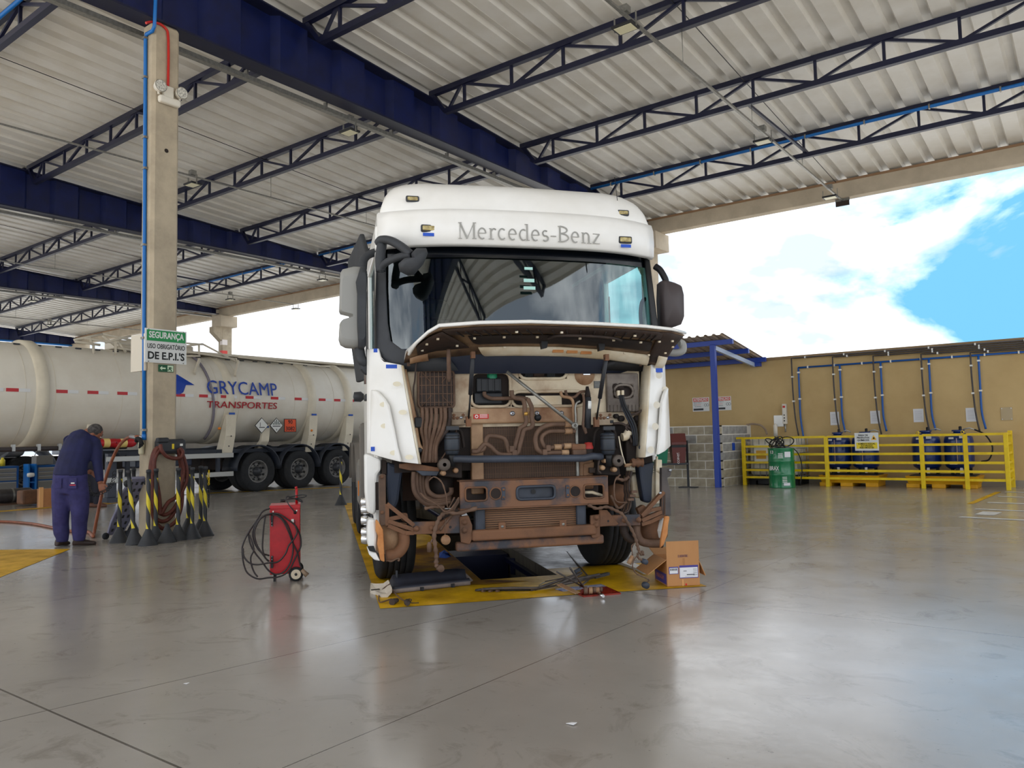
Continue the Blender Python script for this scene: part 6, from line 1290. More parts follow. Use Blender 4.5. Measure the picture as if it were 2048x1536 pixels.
# pipes on the wall: dark conduits and blue pipes
mat('conduit_dark', (70,64,62), rough=.5); mat('pipe_navy', (20,88,168), rough=.4)
bx = [-5.93, -4.96, -4.06, -3.06, -2.1]
hd = MB().tube([(bx[0], YW-.06, 2.82), (.45, YW-.06, 2.82)], .022, 8).build('air_pipe', 'pipe_navy'); tag(hd, 'long horizontal blue header pipe along the ochre wall', 'pipe')
for x in np.arange(-5.7, .4, .62): MB().cbox((x, YW-.05, 2.82), (.03, .08, .06)).build('pipe_clip', 'white', hd)
nm = ['leftmost, ending by the white plastic tote', 'second from the left', 'third from the left, beside a paper sheet', 'fourth from the left, above the right pallet', 'rightmost, at the corner of the yellow fence']
for i, x in enumerate(bx):
    d = MB().tube(smooth_path([(x, YW-.06, 2.82), (x, YW-.06, 2.2), (x+.0, YW-.06, 1.6), (x+.06, YW-.1, 1.22 if i else 1.1)]), .022, 8).build('air_pipe', 'pipe_navy'); tag(d, f'vertical blue drop pipe on the ochre wall, {nm[i]}', 'pipe', 'blue drop pipes')
    for z in (2.7, 2.05): MB().cbox((x, YW-.05, z), (.06, .08, .035)).build('pipe_clip', 'white', d)
    xk = x-.11; zt = 3.06-i*.045
    d = MB().tube(smooth_path([(xk+.06, YW-.115, 1.15), (xk, YW-.115, 1.6), (xk-.03, YW-.115, 2.3), (xk-.03, YW-.115, zt-.1)], 4)+[Vector((xk-.03, YW-.115, zt)), Vector((xk+.05, YW-.115, zt)), Vector((.45, YW-.115, zt))], .018, 8).build('conduit', 'conduit_dark'); tag(d, f'dark conduit dropping from the wall top, {nm[i]}', 'conduit', 'dark wall conduits')
    for z in (2.6, 2.0): MB().cbox((xk-.03, YW-.09, z), (.05, .09, .035)).build('pipe_clip', 'white', d)
    for q in np.arange(xk+.3, .4, .9): MB().cbox((q, YW-.09, zt), (.03, .09, .05)).build('pipe_clip', 'white', d)
for k, (px0, px1, py0, py1) in enumerate(((1660, 1679, 824, 850), (1740, 1761, 822, 847), (1826, 1848, 818, 844), (1931, 1953, 816, 843), (2001, 2026, 815, 840))):
    a, b = atY(px0, py0, YW-.01), atY(px1, py1, YW-.01); w_, h_ = b.x-a.x, a.z-b.z
    t = thing('paper_sheet' if k < 4 else 'plastic_plate', ['first white paper sheet in plastic on the wall, nearest the steel plate', 'second white paper sheet in plastic on the wall', 'third white paper sheet in plastic, above the gap between pallets', 'fourth white paper sheet in plastic, left of the last pipes', 'empty transparent sheet holder on the wall at the far right'][k], 'paper' if k < 4 else 'plate', ((a.x+b.x)/2, YW-.008, (a.z+b.z)/2))
    MB().cbox((0, 0, 0), (w_, .008, h_)).build('sheet', mat('paper', (226,226,228), rough=.4) if k < 4 else mat('clearp', (176,156,118), rough=.15), t)
    if k < 4:
        for q in range(7): MB().cbox((0, -.005, h_*(.32-q*.1)), (w_*.7, .002, h_*.02)).build('print_line', mat('print_g', (170,170,172), rough=.6), t)
    else:
        for sx_ in (-1, 1):
            for sz_ in (-1, 1): MB().cbox((sx_*w_*.4, -.006, sz_*h_*.42), (.015, .006, .02)).build('screw', 'white', t)
# white tote (IBC)
ib = thing('ibc_tote', 'white plastic tote in a steel tube cage behind the green drum', 'tote', (-6.37, 19.08, 0))
mat('tote_white', (236,232,218), (220,214,196), scale=3, rough=.4)
MB().box((-.56, -.4, .22), (.56, .4, 1.1)).build('bottle', 'tote_white', ib, bevel=.08, seg=3); MB().box((-.58, -.42, .1), (.58, .42, .2)).build('pallet_deck', 'black', ib)
for x in (-.5, 0, .5): MB().box((x-.08, -.42, 0), (x+.08, .42, .1)).build('pallet_foot', 'black', ib)
for k in range(9): x = -.6+k*.15; MB().tube([(x, -.44, .15), (x, -.44, 1.14)], .012, 6).build('cage_tube', 'alu', ib)
for k in range(6): z = .2+k*.185; MB().tube([(-.6, -.445, z), (.6, -.445, z)], .012, 6).build('cage_tube', 'alu', ib); MB().tube([(.6, -.445, z), (.6, .43, z)], .012, 6).build('cage_tube', 'alu', ib)
for k in range(4): y = -.3+k*.22; MB().tube([(.6, y, .15), (.6, y, 1.14)], .012, 6).build('cage_tube', 'alu', ib)
MB().cbox((-.25, -.46, .72), (.24, .006, .2)).build('paper_label', mat('lab_org', (226,176,60), rough=.5), ib); MB().cbox((-.22, -.455, .74), (.4, .006, .44)).build('plate', 'white', ib)
MB().lathe([(.12, 1.09), (.12, 1.14), (.001, 1.15)], (0, 0, 0), 'z', 16).build('cap', 'dark_grey', ib); MB().box((-.35, -.47, .02), (.25, -.43, .2)).build('valve_recess', 'black', ib)
tag(MB().tube(smooth_path([atY(1493, 850, 19.4), atY(1505, 848, 19.4), atY(1520, 850, 19.35), atY(1530, 858, 19.3), atY(1534, 868, 19.2)]), .025, 8).build('suction_hose', mat('hose_pale', (160,140,120), rough=.5)), 'pale hose arching out of the white tote beside the block wall', 'hose')
tag(MB().lathe([(.001, 1.15), (.05, 1.15), (.05, 1.42), (.02, 1.46), (.001, 1.46)], (atY(1551, 860, 19.2).x, 19.2, 0), 'z', 10).build('pump_handle', 'em_white'), 'white hand pump standing on the white tote', 'pump')
# green drum with cable on top
g = gz(1565, 975); dr = thing('oil_drum', 'green steel oil drum lettered BRAX in front of the yellow fence', 'drum', g); mat('drum_green', (8,124,72), (10,112,66), scale=4, rough=.22, coat=.5)
MB().lathe([(.001, 0), (.285, 0), (.29, .01), (.285, .03), (.282, .28), (.293, .3), (.282, .32), (.282, .58), (.293, .6), (.282, .62), (.282, .86), (.29, .88), (.285, .89), (.27, .87), (.001, .87)], ax='z', n=36).build('shell', 'drum_green', dr)
AD = math.atan2(-g.y, -g.x)
def drum_text(body, z, size, da, wdt=None):
    a = AD+da; n_ = Vector((math.cos(a), math.sin(a), 0)); xx = Vector((-n_.y, n_.x, 0)); text(body, size, MATS['white'], dr, frame(n_*.291+Vector((0, 0, z)), xx, (0, 0, 1)), .001, bold=.002, width=wdt)
drum_text('BRAX', .44, .13, -.58, .24); drum_text('13', .8, .1, -.75, .08)
for k in range(4):
    for q in range(2): a = AD-.05+q*.25; n_ = Vector((math.cos(a), math.sin(a), 0)); xx = Vector((-n_.y, n_.x, 0)); mf = frame(n_*.284+Vector((0, 0, .68+k*.03 if q == 0 else .14+k*.035)), xx, (0, 0, 1)); MB().cbox((0, 0, 0), (.1, .014, .003), mf).build('print_line', 'white', dr)
for da, z in ((.5, .75), (.35, .09)): a = AD+da; n_ = Vector((math.cos(a), math.sin(a), 0)); MB().cbox((0, 0, 0), (.14, .12 if z > .5 else .06, .004), frame(n_*.284+Vector((0, 0, z)), (-n_.y, n_.x, 0), (0, 0, 1))).build('paper_label', 'paper', dr)
cb = thing('cable_tangle', 'loops of black cable lying on top of the green drum', 'cable', g+Vector((0, 0, .89)))
rr_ = random.Random(3)
for k in range(6):
    c0 = Vector((rr_.uniform(-.15, .1), rr_.uniform(-.1, .1), .02)); r = rr_.uniform(.12, .22); tl_ = rr_.uniform(.6, 1.3); az = rr_.uniform(0, 6)
    P = [c0+Vector((r*math.cos(t)*math.cos(az), r*math.cos(t)*math.sin(az), r*math.sin(tl_)*(1+math.sin(t))*.7)) + Vector((-math.sin(az), math.cos(az), 0))*r*math.sin(t)*math.cos(tl_) for t in np.linspace(0, 2*math.pi, 20)]; MB().tube(P, .012, 6).build('loop', 'black', cb)
a = CR.copy(); a.z = 0; MB().tube(smooth_path([(-.1, 0, .05)]+[tuple(a*u+Vector((0, 0, z))) for u, z in ((.1, .04), (.3, -.03), (.42, -.2), (.46, -.5), (.4, -.85))]), .012, 6).build('loop', 'black', cb)
MB().tube([tuple(a*-.15+Vector((0, 0, .03))), tuple(a*.6+Vector((0, 0, -.01)))], .02, 8).build('lance', 'galv', cb)
# yellow fence
fe = thing('safety_fence', 'bright yellow tubular fence around the chemical store', 'fence'); YFc = 18.45
pxs = [-6.98, -5.06, -3.12, -2.31, -1.6]
zr_ = [1.12, .92, .73, .54, .36, .19]
for x in pxs: MB().box((x-.04, YFc-.04, 0), (x+.04, YFc+.04, 1.13)).build('post', 'yellow', fe, bevel=.005)
MB().box((-1.64, 19.35, 0), (-1.56, 19.45, 1.18)).build('post', 'yellow', fe)
for a, b in zip(pxs, pxs[1:]):
    for z in zr_: MB().box((a+.03, YFc-.025, z-.025), (b-.03, YFc+.025, z+.025)).build('rail', 'yellow', fe)
for z in zr_: MB().box((-1.625, YFc+.03, z-.025), (-1.575, 19.38, z+.025)).build('rail', 'yellow', fe)
MB().box((-7.15, YFc-.025, 1.1), (-6.98, YFc+.025, 1.15)).build('rail', 'yellow', fe)
for x in (-3.18, -2.35): MB().lathe([(.02, -.01), (.035, 0), (.02, .01)], (x, YFc, 1.17), 'y', 10).build('hinge_eye', 'yellow', fe)
# chemical area sign
a, b = atY(1709, 866, YFc-.05), atY(1758.5, 901, YFc-.05); w_, h_ = b.x-a.x, a.z-b.z; t = thing('area_sign', 'white sign reading ÁREA DE PRODUTOS QUÍMICOS on the yellow fence', 'sign', ((a.x+b.x)/2, YFc-.06, (a.z+b.z)/2)); FR = lambda x, y: frame((x*w_, -.011, y*h_), (1, 0, 0), (0, 0, 1))
MB().cbox((0, 0, 0), (w_, .012, h_)).build('board', 'sign_white', t); MB().cbox((0, -.007, -.22*h_), (w_*.88, .004, h_*.34)).build('yellow_panel', mat('pan_yel', (240,216,50), rough=.5), t)
for s_, y, wd, x in (('ÁREA DE', .36, .42, -.14), ('PRODUTOS', .22, .52, -.14), ('QUÍMICOS', .08, .5, -.14), ('SOMENTE PESSOAL', -.12, .72, 0), ('AUTORIZADO', -.23, .5, 0), ('PROIBIDO FUMAR NESTA ÁREA', -.34, .6, 0)): text(s_, h_*.13, MATS['black'], t, FR(x, y), .0005, bold=.001, width=w_*wd)
m = MB(); m.prism([(.2, .1), (.42, .1), (.31, .36)], lambda u, v, w: (u*w_, -.008-w, v*h_), .003); m.build('hazard_triangle', mat('tri_yel', (250,190,30), rough=.5), t); MB().cbox((.31*w_, -.013, .19*h_), (.03, .002, .04)).build('hazard_mark', 'black', t)
# spill pallets and blue tanks
mat('pallet_yel', (240,180,20), (224,164,14), scale=5, rough=.45); mat('tank_blue', (20,48,116), (16,40,100), scale=3, rough=.3, coat=.3)
def spill(x0, x1, label):
    t = thing('spill_pallet', label, 'pallet', ((x0+x1)/2, 19.0, 0), group='yellow spill pallets'); w_ = x1-x0
    m = MB(); B0 = [(-w_*.46, -.36), (w_*.46, -.36), (w_*.46, .36), (-w_*.46, .36)]; T0 = [(-w_*.5, -.42), (w_*.5, -.42), (w_*.5, .42), (-w_*.5, .42)]
    m.grid([[(x, y, .08) for x, y in B0], [(x, y, .25) for x, y in T0]], smooth=False, closed=True); m.add([(x, y, .08) for x, y in B0], [(0, 1, 2, 3)]); m.add([(x, y, .25) for x, y in T0], [(0, 1, 2, 3)]); m.build('tray', 'pallet_yel', t, bevel=.01)
    for x in (-w_*.4, -w_*.05, w_*.36): MB().box((x-.13, -.36, 0), (x+.13, .36, .09)).build('foot', 'pallet_yel', t, bevel=.01)
    MB().box((-w_*.44, -.36, .25), (w_*.44, .36, .265)).build('grate', 'dark_grey', t)
spill(-5.3, -4.0, 'left yellow plastic spill pallet under two blue tanks'); spill(-3.5, -2.1, 'right yellow plastic spill pallet under two blue tanks')
tl_ = ['first blue pressure tank from the left, on the left spill pallet', 'second blue pressure tank from the left, behind the area sign', 'third blue pressure tank, left one on the right spill pallet', 'rightmost blue pressure tank on the right spill pallet']
def btank(X, label):
    t = thing('pressure_tank', label, 'tank', (X, 19.0, .265), group='blue pressure tanks')
    MB().lathe([(.001, .12), (.2, .13), (.265, .18), (.28, .24), (.28, .72), (.265, .8), (.2, .86), (.09, .89), (.09, .92), (.001, .92)], ax='z', n=28).build('shell', 'tank_blue', t)
    for k in range(3): a_ = k*2.1+.4; MB().box((.2*math.cos(a_)-.03, .2*math.sin(a_)-.03, 0), (.2*math.cos(a_)+.03, .2*math.sin(a_)+.03, .16)).build('leg', 'black', t)
    MB().lathe([(.12, .92), (.12, .95), (.001, .955)], ax='z', n=16).build('lid', 'tank_blue', t); MB().lathe([(.001, 1.03), (.03, 1.02), (.03, .94)], (.05, -.05, 0), 'z', 10).build('valve', 'black', t)
    for (dx, z, w_, h_) in ((-.1, .78, .09, .04), (.1, .8, .1, .05), (-.08, .26, .14, .06), (.06, .1, .05, .12)): MB().box((dx-w_/2, -.292, z-h_/2), (dx+w_/2, -.27, z+h_/2)).build('paper_label', 'paper', t)
    MB().tube([(.0, -.295, .3), (.0, -.295, .78)], .01, 6).build('level_tube', mat('lvl', (190,170,170), rough=.3), t)
    MB().tube([(.1, -.05, .96), (.22, -.05, .99), (.3, -.02, .95)], .015, 6).build('outlet', 'alu', t)
for X, lb in zip((-4.95, -4.36, -3.12, -2.5), tl_): btank(X, lb)
tag(MB().tube(smooth_path([(-2.2, 19.0, 1.22), (-2.0, 18.95, 1.1), (-1.88, 18.9, .85), (-1.95, 18.9, .6), (-2.1, 18.9, .55)]), .016, 8).build('drain_hose', 'black'), 'black hose looping down from the rightmost blue tank', 'hose')
# ================================================================== worker bending at the hose
def loft(mb, rings, n=14, cap=True):
    """rings: (centre, axis a, axis b) ellipses"""
    b0 = len(mb.v)
    for c, a, b in rings:
        for j in range(n): t = 2*math.pi*j/n; mb.v.append(tuple(Vector(c)+Vector(a)*math.cos(t)+Vector(b)*math.sin(t)))
    k = len(rings)
    for i in range(k-1):
        for j in range(n): mb.f.append([b0+i*n+j, b0+i*n+(j+1) % n, b0+(i+1)*n+(j+1) % n, b0+(i+1)*n+j]); mb.sm.append(True)
    if cap:
        mb.f.append([b0+j for j in range(n)][::-1]); mb.sm.append(True); mb.f.append([b0+(k-1)*n+j for j in range(n)]); mb.sm.append(True)
    return mb
def remesh(o, v, sm=6):
    md = o.modifiers.new('r', 'REMESH'); md.mode = 'VOXEL'; md.voxel_size = v; md.use_smooth_shade = True
    if sm: q = o.modifiers.new('s', 'SMOOTH'); q.iterations = sm; q.factor = .5
    return o
mg = gz(153, 1093); R_ = Vector((CR.x, CR.y, 0)).normalized(); A_ = CFH; U_ = Vector((0, 0, 1))
man = thing('person', 'person in dark blue shirt and trousers bending over beside the column holding a hose', 'person', mg)
def Qm(u, v, aw=0.):
    return on(80+u/5.687, 840+v/5.687, mg+A_*aw, A_)-mg
mat('trousers', (58,56,108), (46,45,90), scale=9, rough=.85, bump=.25, bscale=24); mat('shirt', (30,34,78), (24,27,62), scale=6, rough=.8, bump=.2, bscale=14); mat('skin', (150,98,74), (130,80,60), scale=10, rough=.55); mat('boot', (70,52,44), (50,38,34), scale=8, rough=.6); mat('hair', (38,34,34), (84,80,78), scale=30, rough=.8)
def limb(mb, pts, n=14):
    P = [Qm(u, v, aw) for u, v, aw, *_ in pts]; rings = []
    for i, (u, v, aw, ra, rb) in enumerate(pts):
        d = (P[min(i+1, len(P)-1)]-P[max(i-1, 0)]).normalized(); x = R_-d*R_.dot(d); x.normalize(); y = d.cross(x); rings.append((P[i], x*ra, y*rb))
    return loft(mb, rings, n)
# trousers (one continuous mesh)
m = MB()
limb(m, [(345, 560, .0, .205, .13), (345, 640, 0, .215, .145), (340, 740, 0, .215, .15), (320, 830, 0, .2, .14)])
limb(m, [(255, 740, .0, .125, .13), (245, 900, -.01, .115, .12), (238, 1060, -.02, .098, .105), (235, 1180, 0, .092, .1), (245, 1280, .0, .09, .1), (255, 1340, .0, .072, .08), (252, 1385, 0, .068, .075)])
limb(m, [(420, 740, .0, .13, .13), (445, 900, .01, .125, .12), (455, 1060, .0, .1, .11), (448, 1180, .03, .088, .1), (448, 1270, .03, .086, .095), (446, 1330, .03, .074, .08), (442, 1372, .03, .068, .075)])
remesh(m.build('trousers', 'trousers', man), .014, 4)
for u, v, w_, h_ in ((210, 720, .08, .12), (370, 720, .1, .13)):
    p = Qm(u, v, -.155); q = MB(); q.cbox((0, 0, 0), (w_, .006, h_), frame(p, R_, A_)); q.build('pocket', 'trousers', man)
p = Qm(372, 740, -.165); MB().cbox((0, 0, 0), (.07, .004, .012), frame(p, R_, A_)).build('red_logo', 'tape_red', man); p = Qm(372, 718, -.165); MB().cbox((0, 0, 0), (.045, .004, .014), frame(p, R_, A_)).build('white_logo', 'white', man)
# shirt with sleeves
m = MB()
limb(m, [(345, 630, .0, .215, .15), (350, 570, .0, .205, .145), (375, 470, .03, .195, .14), (420, 360, .07, .2, .145), (455, 260, .12, .195, .14), (490, 190, .17, .165, .12), (530, 145, .2, .09, .08)])
limb(m, [(560, 220, .17, .085, .09), (625, 260, .17, .075, .08), (645, 360, .16, .07, .075), (650, 470, .13, .062, .066), (668, 600, .1, .056, .058), (682, 705, .08, .045, .048)])
limb(m, [(350, 230, .2, .09, .09), (330, 300, .32, .07, .07), (380, 430, .42, .06, .06), (480, 560, .46, .05, .05), (560, 590, .42, .042, .042)])
remesh(m.build('shirt', 'shirt', man), .014, 4)
# head, neck, hands as one skin mesh
m = MB()
limb(m, [(510, 165, .19, .06, .06), (560, 140, .21, .058, .06), (600, 130, .22, .055, .06)])
hc = Qm(618, 150, .22)
def ell(mb, c, ax, n=12, k=8):
    rings = []
    for i in range(k+1):
        t = math.pi*i/k; rings.append((c+ax[2]*(-math.cos(t)), ax[0]*max(.02, math.sin(t)), ax[1]*max(.02, math.sin(t))))
    return loft(mb, rings, n)
fd = (R_*.62-U_*.62+A_*.4).normalized(); upv = (U_*.7+R_*.6); upv = (upv-fd*upv.dot(fd)).normalized(); sd = fd.cross(upv)
ell(m, hc, (sd*.078, fd*.098, upv*.115)); ell(m, hc-upv*.07+fd*.03, (sd*.058, fd*.06, upv*.07)); ell(m, hc+fd*.098-upv*.02, (sd*.014, fd*.022, upv*.028), 8, 6)
for s in (-1, 1): ell(m, hc+sd*.078*s-upv*.01-fd*.01, (sd*.012, fd*.024, upv*.034), 8, 6)
def hand(mb, w, d, nrm, sc=1., curl=.5):
    """palm from wrist w along d, palm normal nrm, five fingers"""
    d = d.normalized(); x = d.cross(nrm).normalized(); n_ = x.cross(d)
    loft(mb, [(w-d*.03, x*.028, n_*.024), (w+d*.01, x*.032, n_*.02), (w+d*.06, x*.044, n_*.018), (w+d*.095, x*.043, n_*.015)], 10)
    for i, ln in enumerate((.062, .074, .07, .054)):
        b = w+d*.09+x*(-.032+.0215*i); q = b+(d*.9+n_*curl*.4)*ln*.5; e = q+(d*(1-curl)+n_*curl)*ln*.5; loft(mb, [(b, x*.0105, n_*.0105), (q, x*.0095, n_*.0095), (e, x*.0075, n_*.0075)], 8)
    b = w+d*.03-x*.034; q = b+(d*.6-x*.6+n_*.3)*.04; e = q+(d*.85-x*.15+n_*.4)*.034; loft(mb, [(b, x*.014, n_*.013), (q, x*.011, n_*.011), (e, x*.008, n_*.008)], 8)
w1 = Qm(685, 715, .08); hand(m, w1, -U_*.9+R_*.3, -A_*.8+R_*.3, 1, .45)
w2 = Qm(585, 595, .42); hand(m, w2, -U_*.6+R_*.8, -U_*.4-A_*.6, 1, .6)
limb(m, [(682, 690, .08, .034, .034), (685, 720, .08, .03, .03)]); limb(m, [(555, 588, .42, .032, .032), (590, 598, .42, .03, .03)])
limb(m, [(510, 165, .19, .06, .06), (480, 240, .15, .13, .08), (440, 330, .09, .13, .08)])
limb(m, [(520, 220, .17, .05, .05), (625, 260, .17, .05, .05), (645, 360, .16, .045, .045), (650, 470, .13, .04, .04), (668, 600, .1, .036, .036), (682, 700, .08, .032, .032)])
limb(m, [(430, 230, .17, .05, .05), (350, 250, .22, .05, .05), (335, 300, .32, .045, .045), (380, 430, .42, .04, .04), (480, 560, .46, .034, .034), (560, 590, .42, .032, .032)])
remesh(m.build('body', 'skin', man), .0055, 2)
m = MB(); ell(m, hc+upv*.03-fd*.016, (sd*.083, fd*.094, upv*.097)); remesh(m.build('hair', 'hair', man), .008, 3)
for s in (-1, 1):
    q = hc+fd*.088+sd*s*.032+upv*.015; MB().lathe([(.001, .006), (.008, .003), (.01, -.004)], q, 'z', 8).build('eye', 'white', man); MB().bar(q+upv*.022-sd*.018+fd*.004, q+upv*.022+sd*.018+fd*.004, .006, .006).build('eyebrow', 'hair', man)
MB().bar(hc+fd*.085-upv*.068-sd*.022, hc+fd*.085-upv*.068+sd*.022, .008, .006).build('mouth', mat('lips', (120,64,56), rough=.5), man)
# boots
def boot(mb, heel, toe, w=.048):
    h, t = Qm(*heel), Qm(*toe); h.z = t.z = 0; d = (t-h).normalized(); s = U_.cross(d); L0 = (t-h).length
    rs = []
    for f, wd, ht in ((0, .6, .06), (.08, .95, .1), (.3, 1., .11), (.55, .95, .075), (.75, 1.1, .06), (.92, .95, .05), (1., .5, .035)): rs.append((h+d*L0*f+U_*ht*.5, s*w*wd, U_*ht*.5))
    return loft(mb, rs, 12)
remesh(boot(MB(), (180, 1440, .02), (330, 1440, .2)).build('boot', 'boot', man), .01, 2); remesh(boot(MB(), (370, 1435, .06), (640, 1415, .14)).build('boot', 'boot', man), .01, 2)
# ------------------------------------------------ second person, mostly hidden behind the first
g2 = gz(186, 1015); p2 = thing('person', 'person in dark clothes and brown boots standing behind the bending worker, mostly hidden', 'person', g2)
m = MB()
def V2(r, a, z): return R_*r+A_*a+U_*z
for s in (-.09, .09): loft(m, [(V2(s, 0, .06), R_*.075, A_*.08), (V2(s, 0, .45), R_*.08, A_*.085), (V2(s*.9, .02, .85), R_*.1, A_*.11), (V2(0, .03, .95), R_*.16, A_*.12)], 12)
loft(m, [(V2(0, .03, .9), R_*.17, A_*.12), (V2(-.02, .06, 1.1), R_*.17, A_*.13), (V2(-.05, .12, 1.25), R_*.17, A_*.12), (V2(-.08, .2, 1.34), R_*.1, A_*.09)], 14)
remesh(m.build('clothing', mat('dark_cloth', (34,34,44), rough=.85), p2), .02, 4)
m = MB(); loft(m, [(V2(-.08, .2, 1.3), R_*.06, A_*.06), (V2(-.1, .24, 1.38), R_*.055, A_*.055)], 10); ell(m, V2(-.12, .27, 1.45), (R_*.08, A_*.1, U_*.11)); remesh(m.build('body', 'skin', p2), .012, 2)
m = MB(); ell(m, V2(-.12, .26, 1.48), (R_*.085, A_*.1, U_*.1)); m.build('hair', 'hair', p2)
for s in (-.09, .09):
    m = MB(); loft(m, [(V2(s-.06, -.02, .05), A_*.05, U_*.05), (V2(s, -.02, .06), A_*.055, U_*.06), (V2(s+.12, -.02, .045), A_*.05, U_*.045), (V2(s+.2, -.02, .03), A_*.03, U_*.03)], 10); m.build('boot', mat('boot_red', (96,62,48), rough=.6), p2)
# coiled black spring hose in the worker's hand
sp = []; a0, a1, a2, a3 = Qm(690, 760, .05), Qm(600, 830, .1), Qm(555, 760, .35), Qm(545, 690, .4)
Pc = smooth_path([Qm(845, 590, .5), Qm(830, 700, .3), Qm(770, 790, .1), Qm(690, 830, .05), Qm(610, 850, .1), Qm(565, 800, .3), Qm(550, 700, .4)], 30)
for i, p in enumerate(Pc): t = i*.62; sp.append(mg+p+R_*.022*math.cos(t)+U_*.022*math.sin(t))
tag(MB().tube(sp, .0042, 5).build('spiral_hose', 'black'), 'black coiled spiral air hose dangling at the worker\'s hand', 'hose')
# ================================================================== red charger cart
cg0 = gz(570, 1163)
A3 = ray(620, 1100); A3.z = 0; A3.normalize(); R3 = Vector((A3.y, -A3.x, 0))
def Qc(px, py, aw=0.): return on(px, py, cg0+A3*aw, A3)-cg0
ct = thing('charger_cart', 'red wheeled starter charger cart with black cables in front of the truck', 'cart', cg0)
dc = .3; pass
def cbx(px0, py0, px1, py1, a0, a1):
    p, q = Qc(px0, py1), Qc(px1, py0); return p, q
p, q = Qc(539.5, 1150), Qc(600, 1010); w_ = (q-p).dot(R3); h0, h1 = p.z, q.z
Mb = frame((p.x, p.y, 0), R3, A3)    # local x right, y away, z up
Mb = Matrix(((R3.x, A3.x, 0, p.x), (R3.y, A3.y, 0, p.y), (0, 0, 1, 0), (0, 0, 0, 1)))
MB().box((0, 0, h0), (w_, dc, h1), Mb).build('cabinet', 'red', ct, bevel=.006)
MB().box((-.002, -.004, h1-.03), (w_+.002, dc, h1+.004), Mb).build('lid', 'red', ct, bevel=.004)
for x in (.03, w_-.03): MB().lathe([(.001, -.004), (.007, -.003), (.008, .002)], Mb @ Vector((x, -.004, h1-.05)), 'y', 8).build('screw', 'white', ct)
for zz_, s in ((h1-.13, 1), (h0+.12, -1)):
    MB().box((.012, -.02, zz_-.05), (.03, 0, zz_+.05), Mb).build('cable_hook', 'black', ct); MB().box((.01, -.07, zz_+.03*s-.02), (.032, 0, zz_+.03*s+.02), Mb).build('cable_hook', 'black', ct)
    for dz in (0, -.025*s): MB().lathe([(.001, -.004), (.005, -.003)], Mb @ Vector((.021, -.021, zz_-.02*s+dz)), 'y', 8).build('screw', 'steel', ct)
MB().box((.03, .03, 0), (.05, .05, h0), Mb).build('leg', 'black', ct); MB().box((.03, dc-.06, 0), (.05, dc-.04, h0), Mb).build('leg', 'black', ct)
for y in (-.02, dc+.02):
    c = Mb @ Vector((w_*.86, y, .064)); o = MB().lathe([(.042, -.02), (.06, -.018), (.064, -.008), (.064, .008), (.06, .018), (.042, .02)], ax='x', n=24).build('tyre', 'tyre_side', ct); WM = Matrix.Translation(c) @ Matrix(((A3.x, -R3.x, 0, 0), (A3.y, -R3.y, 0, 0), (0, 0, 1, 0), (0, 0, 0, 1))); o.matrix_local = WM
    d = MB().lathe([(.012, -.02), (.02, -.022), (.044, -.02)], ax='x', n=20); d.lathe([(.012, .02), (.02, .022), (.044, .02)], ax='x', n=20); e = d.build('wheel_disc', mat('disc_cream', (206,190,164), rough=.5), ct); e.matrix_local = WM
    e = MB().lathe([(.001, -.03), (.012, -.028), (.012, .028), (.001, .03)], ax='x', n=10).build('axle_nut', 'dark_grey', ct); e.matrix_local = WM
for x in (w_*.88,): MB().tube([Mb @ Vector((x, dc*.55, h1)), Mb @ Vector((x, dc*.55, h1+.14))], .012, 8).build('handle', 'red', ct); MB().tube([Mb @ Vector((x, dc*.55, h1+.14)), Mb @ Vector((x-.008, dc*.55, h1+.16))], .012, 8).build('handle_end', 'red', ct)
MB().cbox((0, 0, 0), (.022, .012, .03), Mb @ T3(w_*.75, -.006, h1-.14)).build('toggle_guard', 'white', ct); MB().lathe([(.014, -.002), (.018, -.004), (.02, 0)], Mb @ Vector((w_*.8, -.005, h1-.15)), 'y', 14).build('toggle_ring', 'dark_grey', ct)
zM = lambda u, v: (460+u/6.142, 950+v/6.142)
def Qz(u, v, aw): return Qc(*zM(u, v), aw)
loops = [[(510, 470, -.05), (400, 510, -.06), (290, 620, -.06), (230, 720, -.06), (250, 850, -.07), (310, 960, -.07), (390, 1060, -.07), (470, 1170, -.07), (560, 1220, -.06), (660, 1190, -.06), (740, 1080, -.05), (775, 930, -.04), (765, 780, -.04), (700, 600, -.04), (600, 500, -.05), (510, 475, -.05)],
 [(515, 480, -.06), (430, 500, -.07), (330, 580, -.08), (280, 700, -.08), (300, 830, -.08), (380, 950, -.08), (480, 990, -.05)],
 [(490, 410, -.03), (400, 450, -.05), (320, 570, -.06), (230, 700, -.07), (160, 850, -.08), (150, 950, -.08), (170, 1100, -.08), (220, 1210, -.08), (340, 1275, -.08), (470, 1262, -.06), (600, 1250, -.05), (720, 1180, -.05), (820, 980, -.04), (870, 870, -.03), (860, 740, -.03), (800, 620, -.04), (700, 540, -.05), (600, 480, -.06), (510, 470, -.06)],
 [(520, 490, -.07), (580, 500, -.07), (650, 560, -.07), (720, 700, -.07), (770, 830, -.06), (830, 960, -.05), (855, 1080, -.04), (880, 1150, -.04)],
 [(510, 470, -.09), (420, 500, -.1), (350, 570, -.1), (300, 700, -.1), (330, 860, -.1), (420, 1000, -.1), (470, 1060, -.09)],
 [(160, 900, -.09), (170, 1000, -.09), (240, 1080, -.1), (340, 1100, -.1), (470, 1080, -.1), (590, 1065, -.09), (680, 970, -.09), (720, 870, -.08), (790, 780, -.07), (825, 700, -.06), (800, 620, -.06)],
 [(440, 480, -.08), (420, 600, -.09), (405, 750, -.09), (400, 900, -.09), (430, 1010, -.09), (480, 1060, -.08)],
 [(240, 740, -.07), (280, 850, -.08), (290, 930, -.08), (255, 1010, -.08), (265, 1110, -.08), (300, 1200, -.08), (340, 1250, -.09)]]
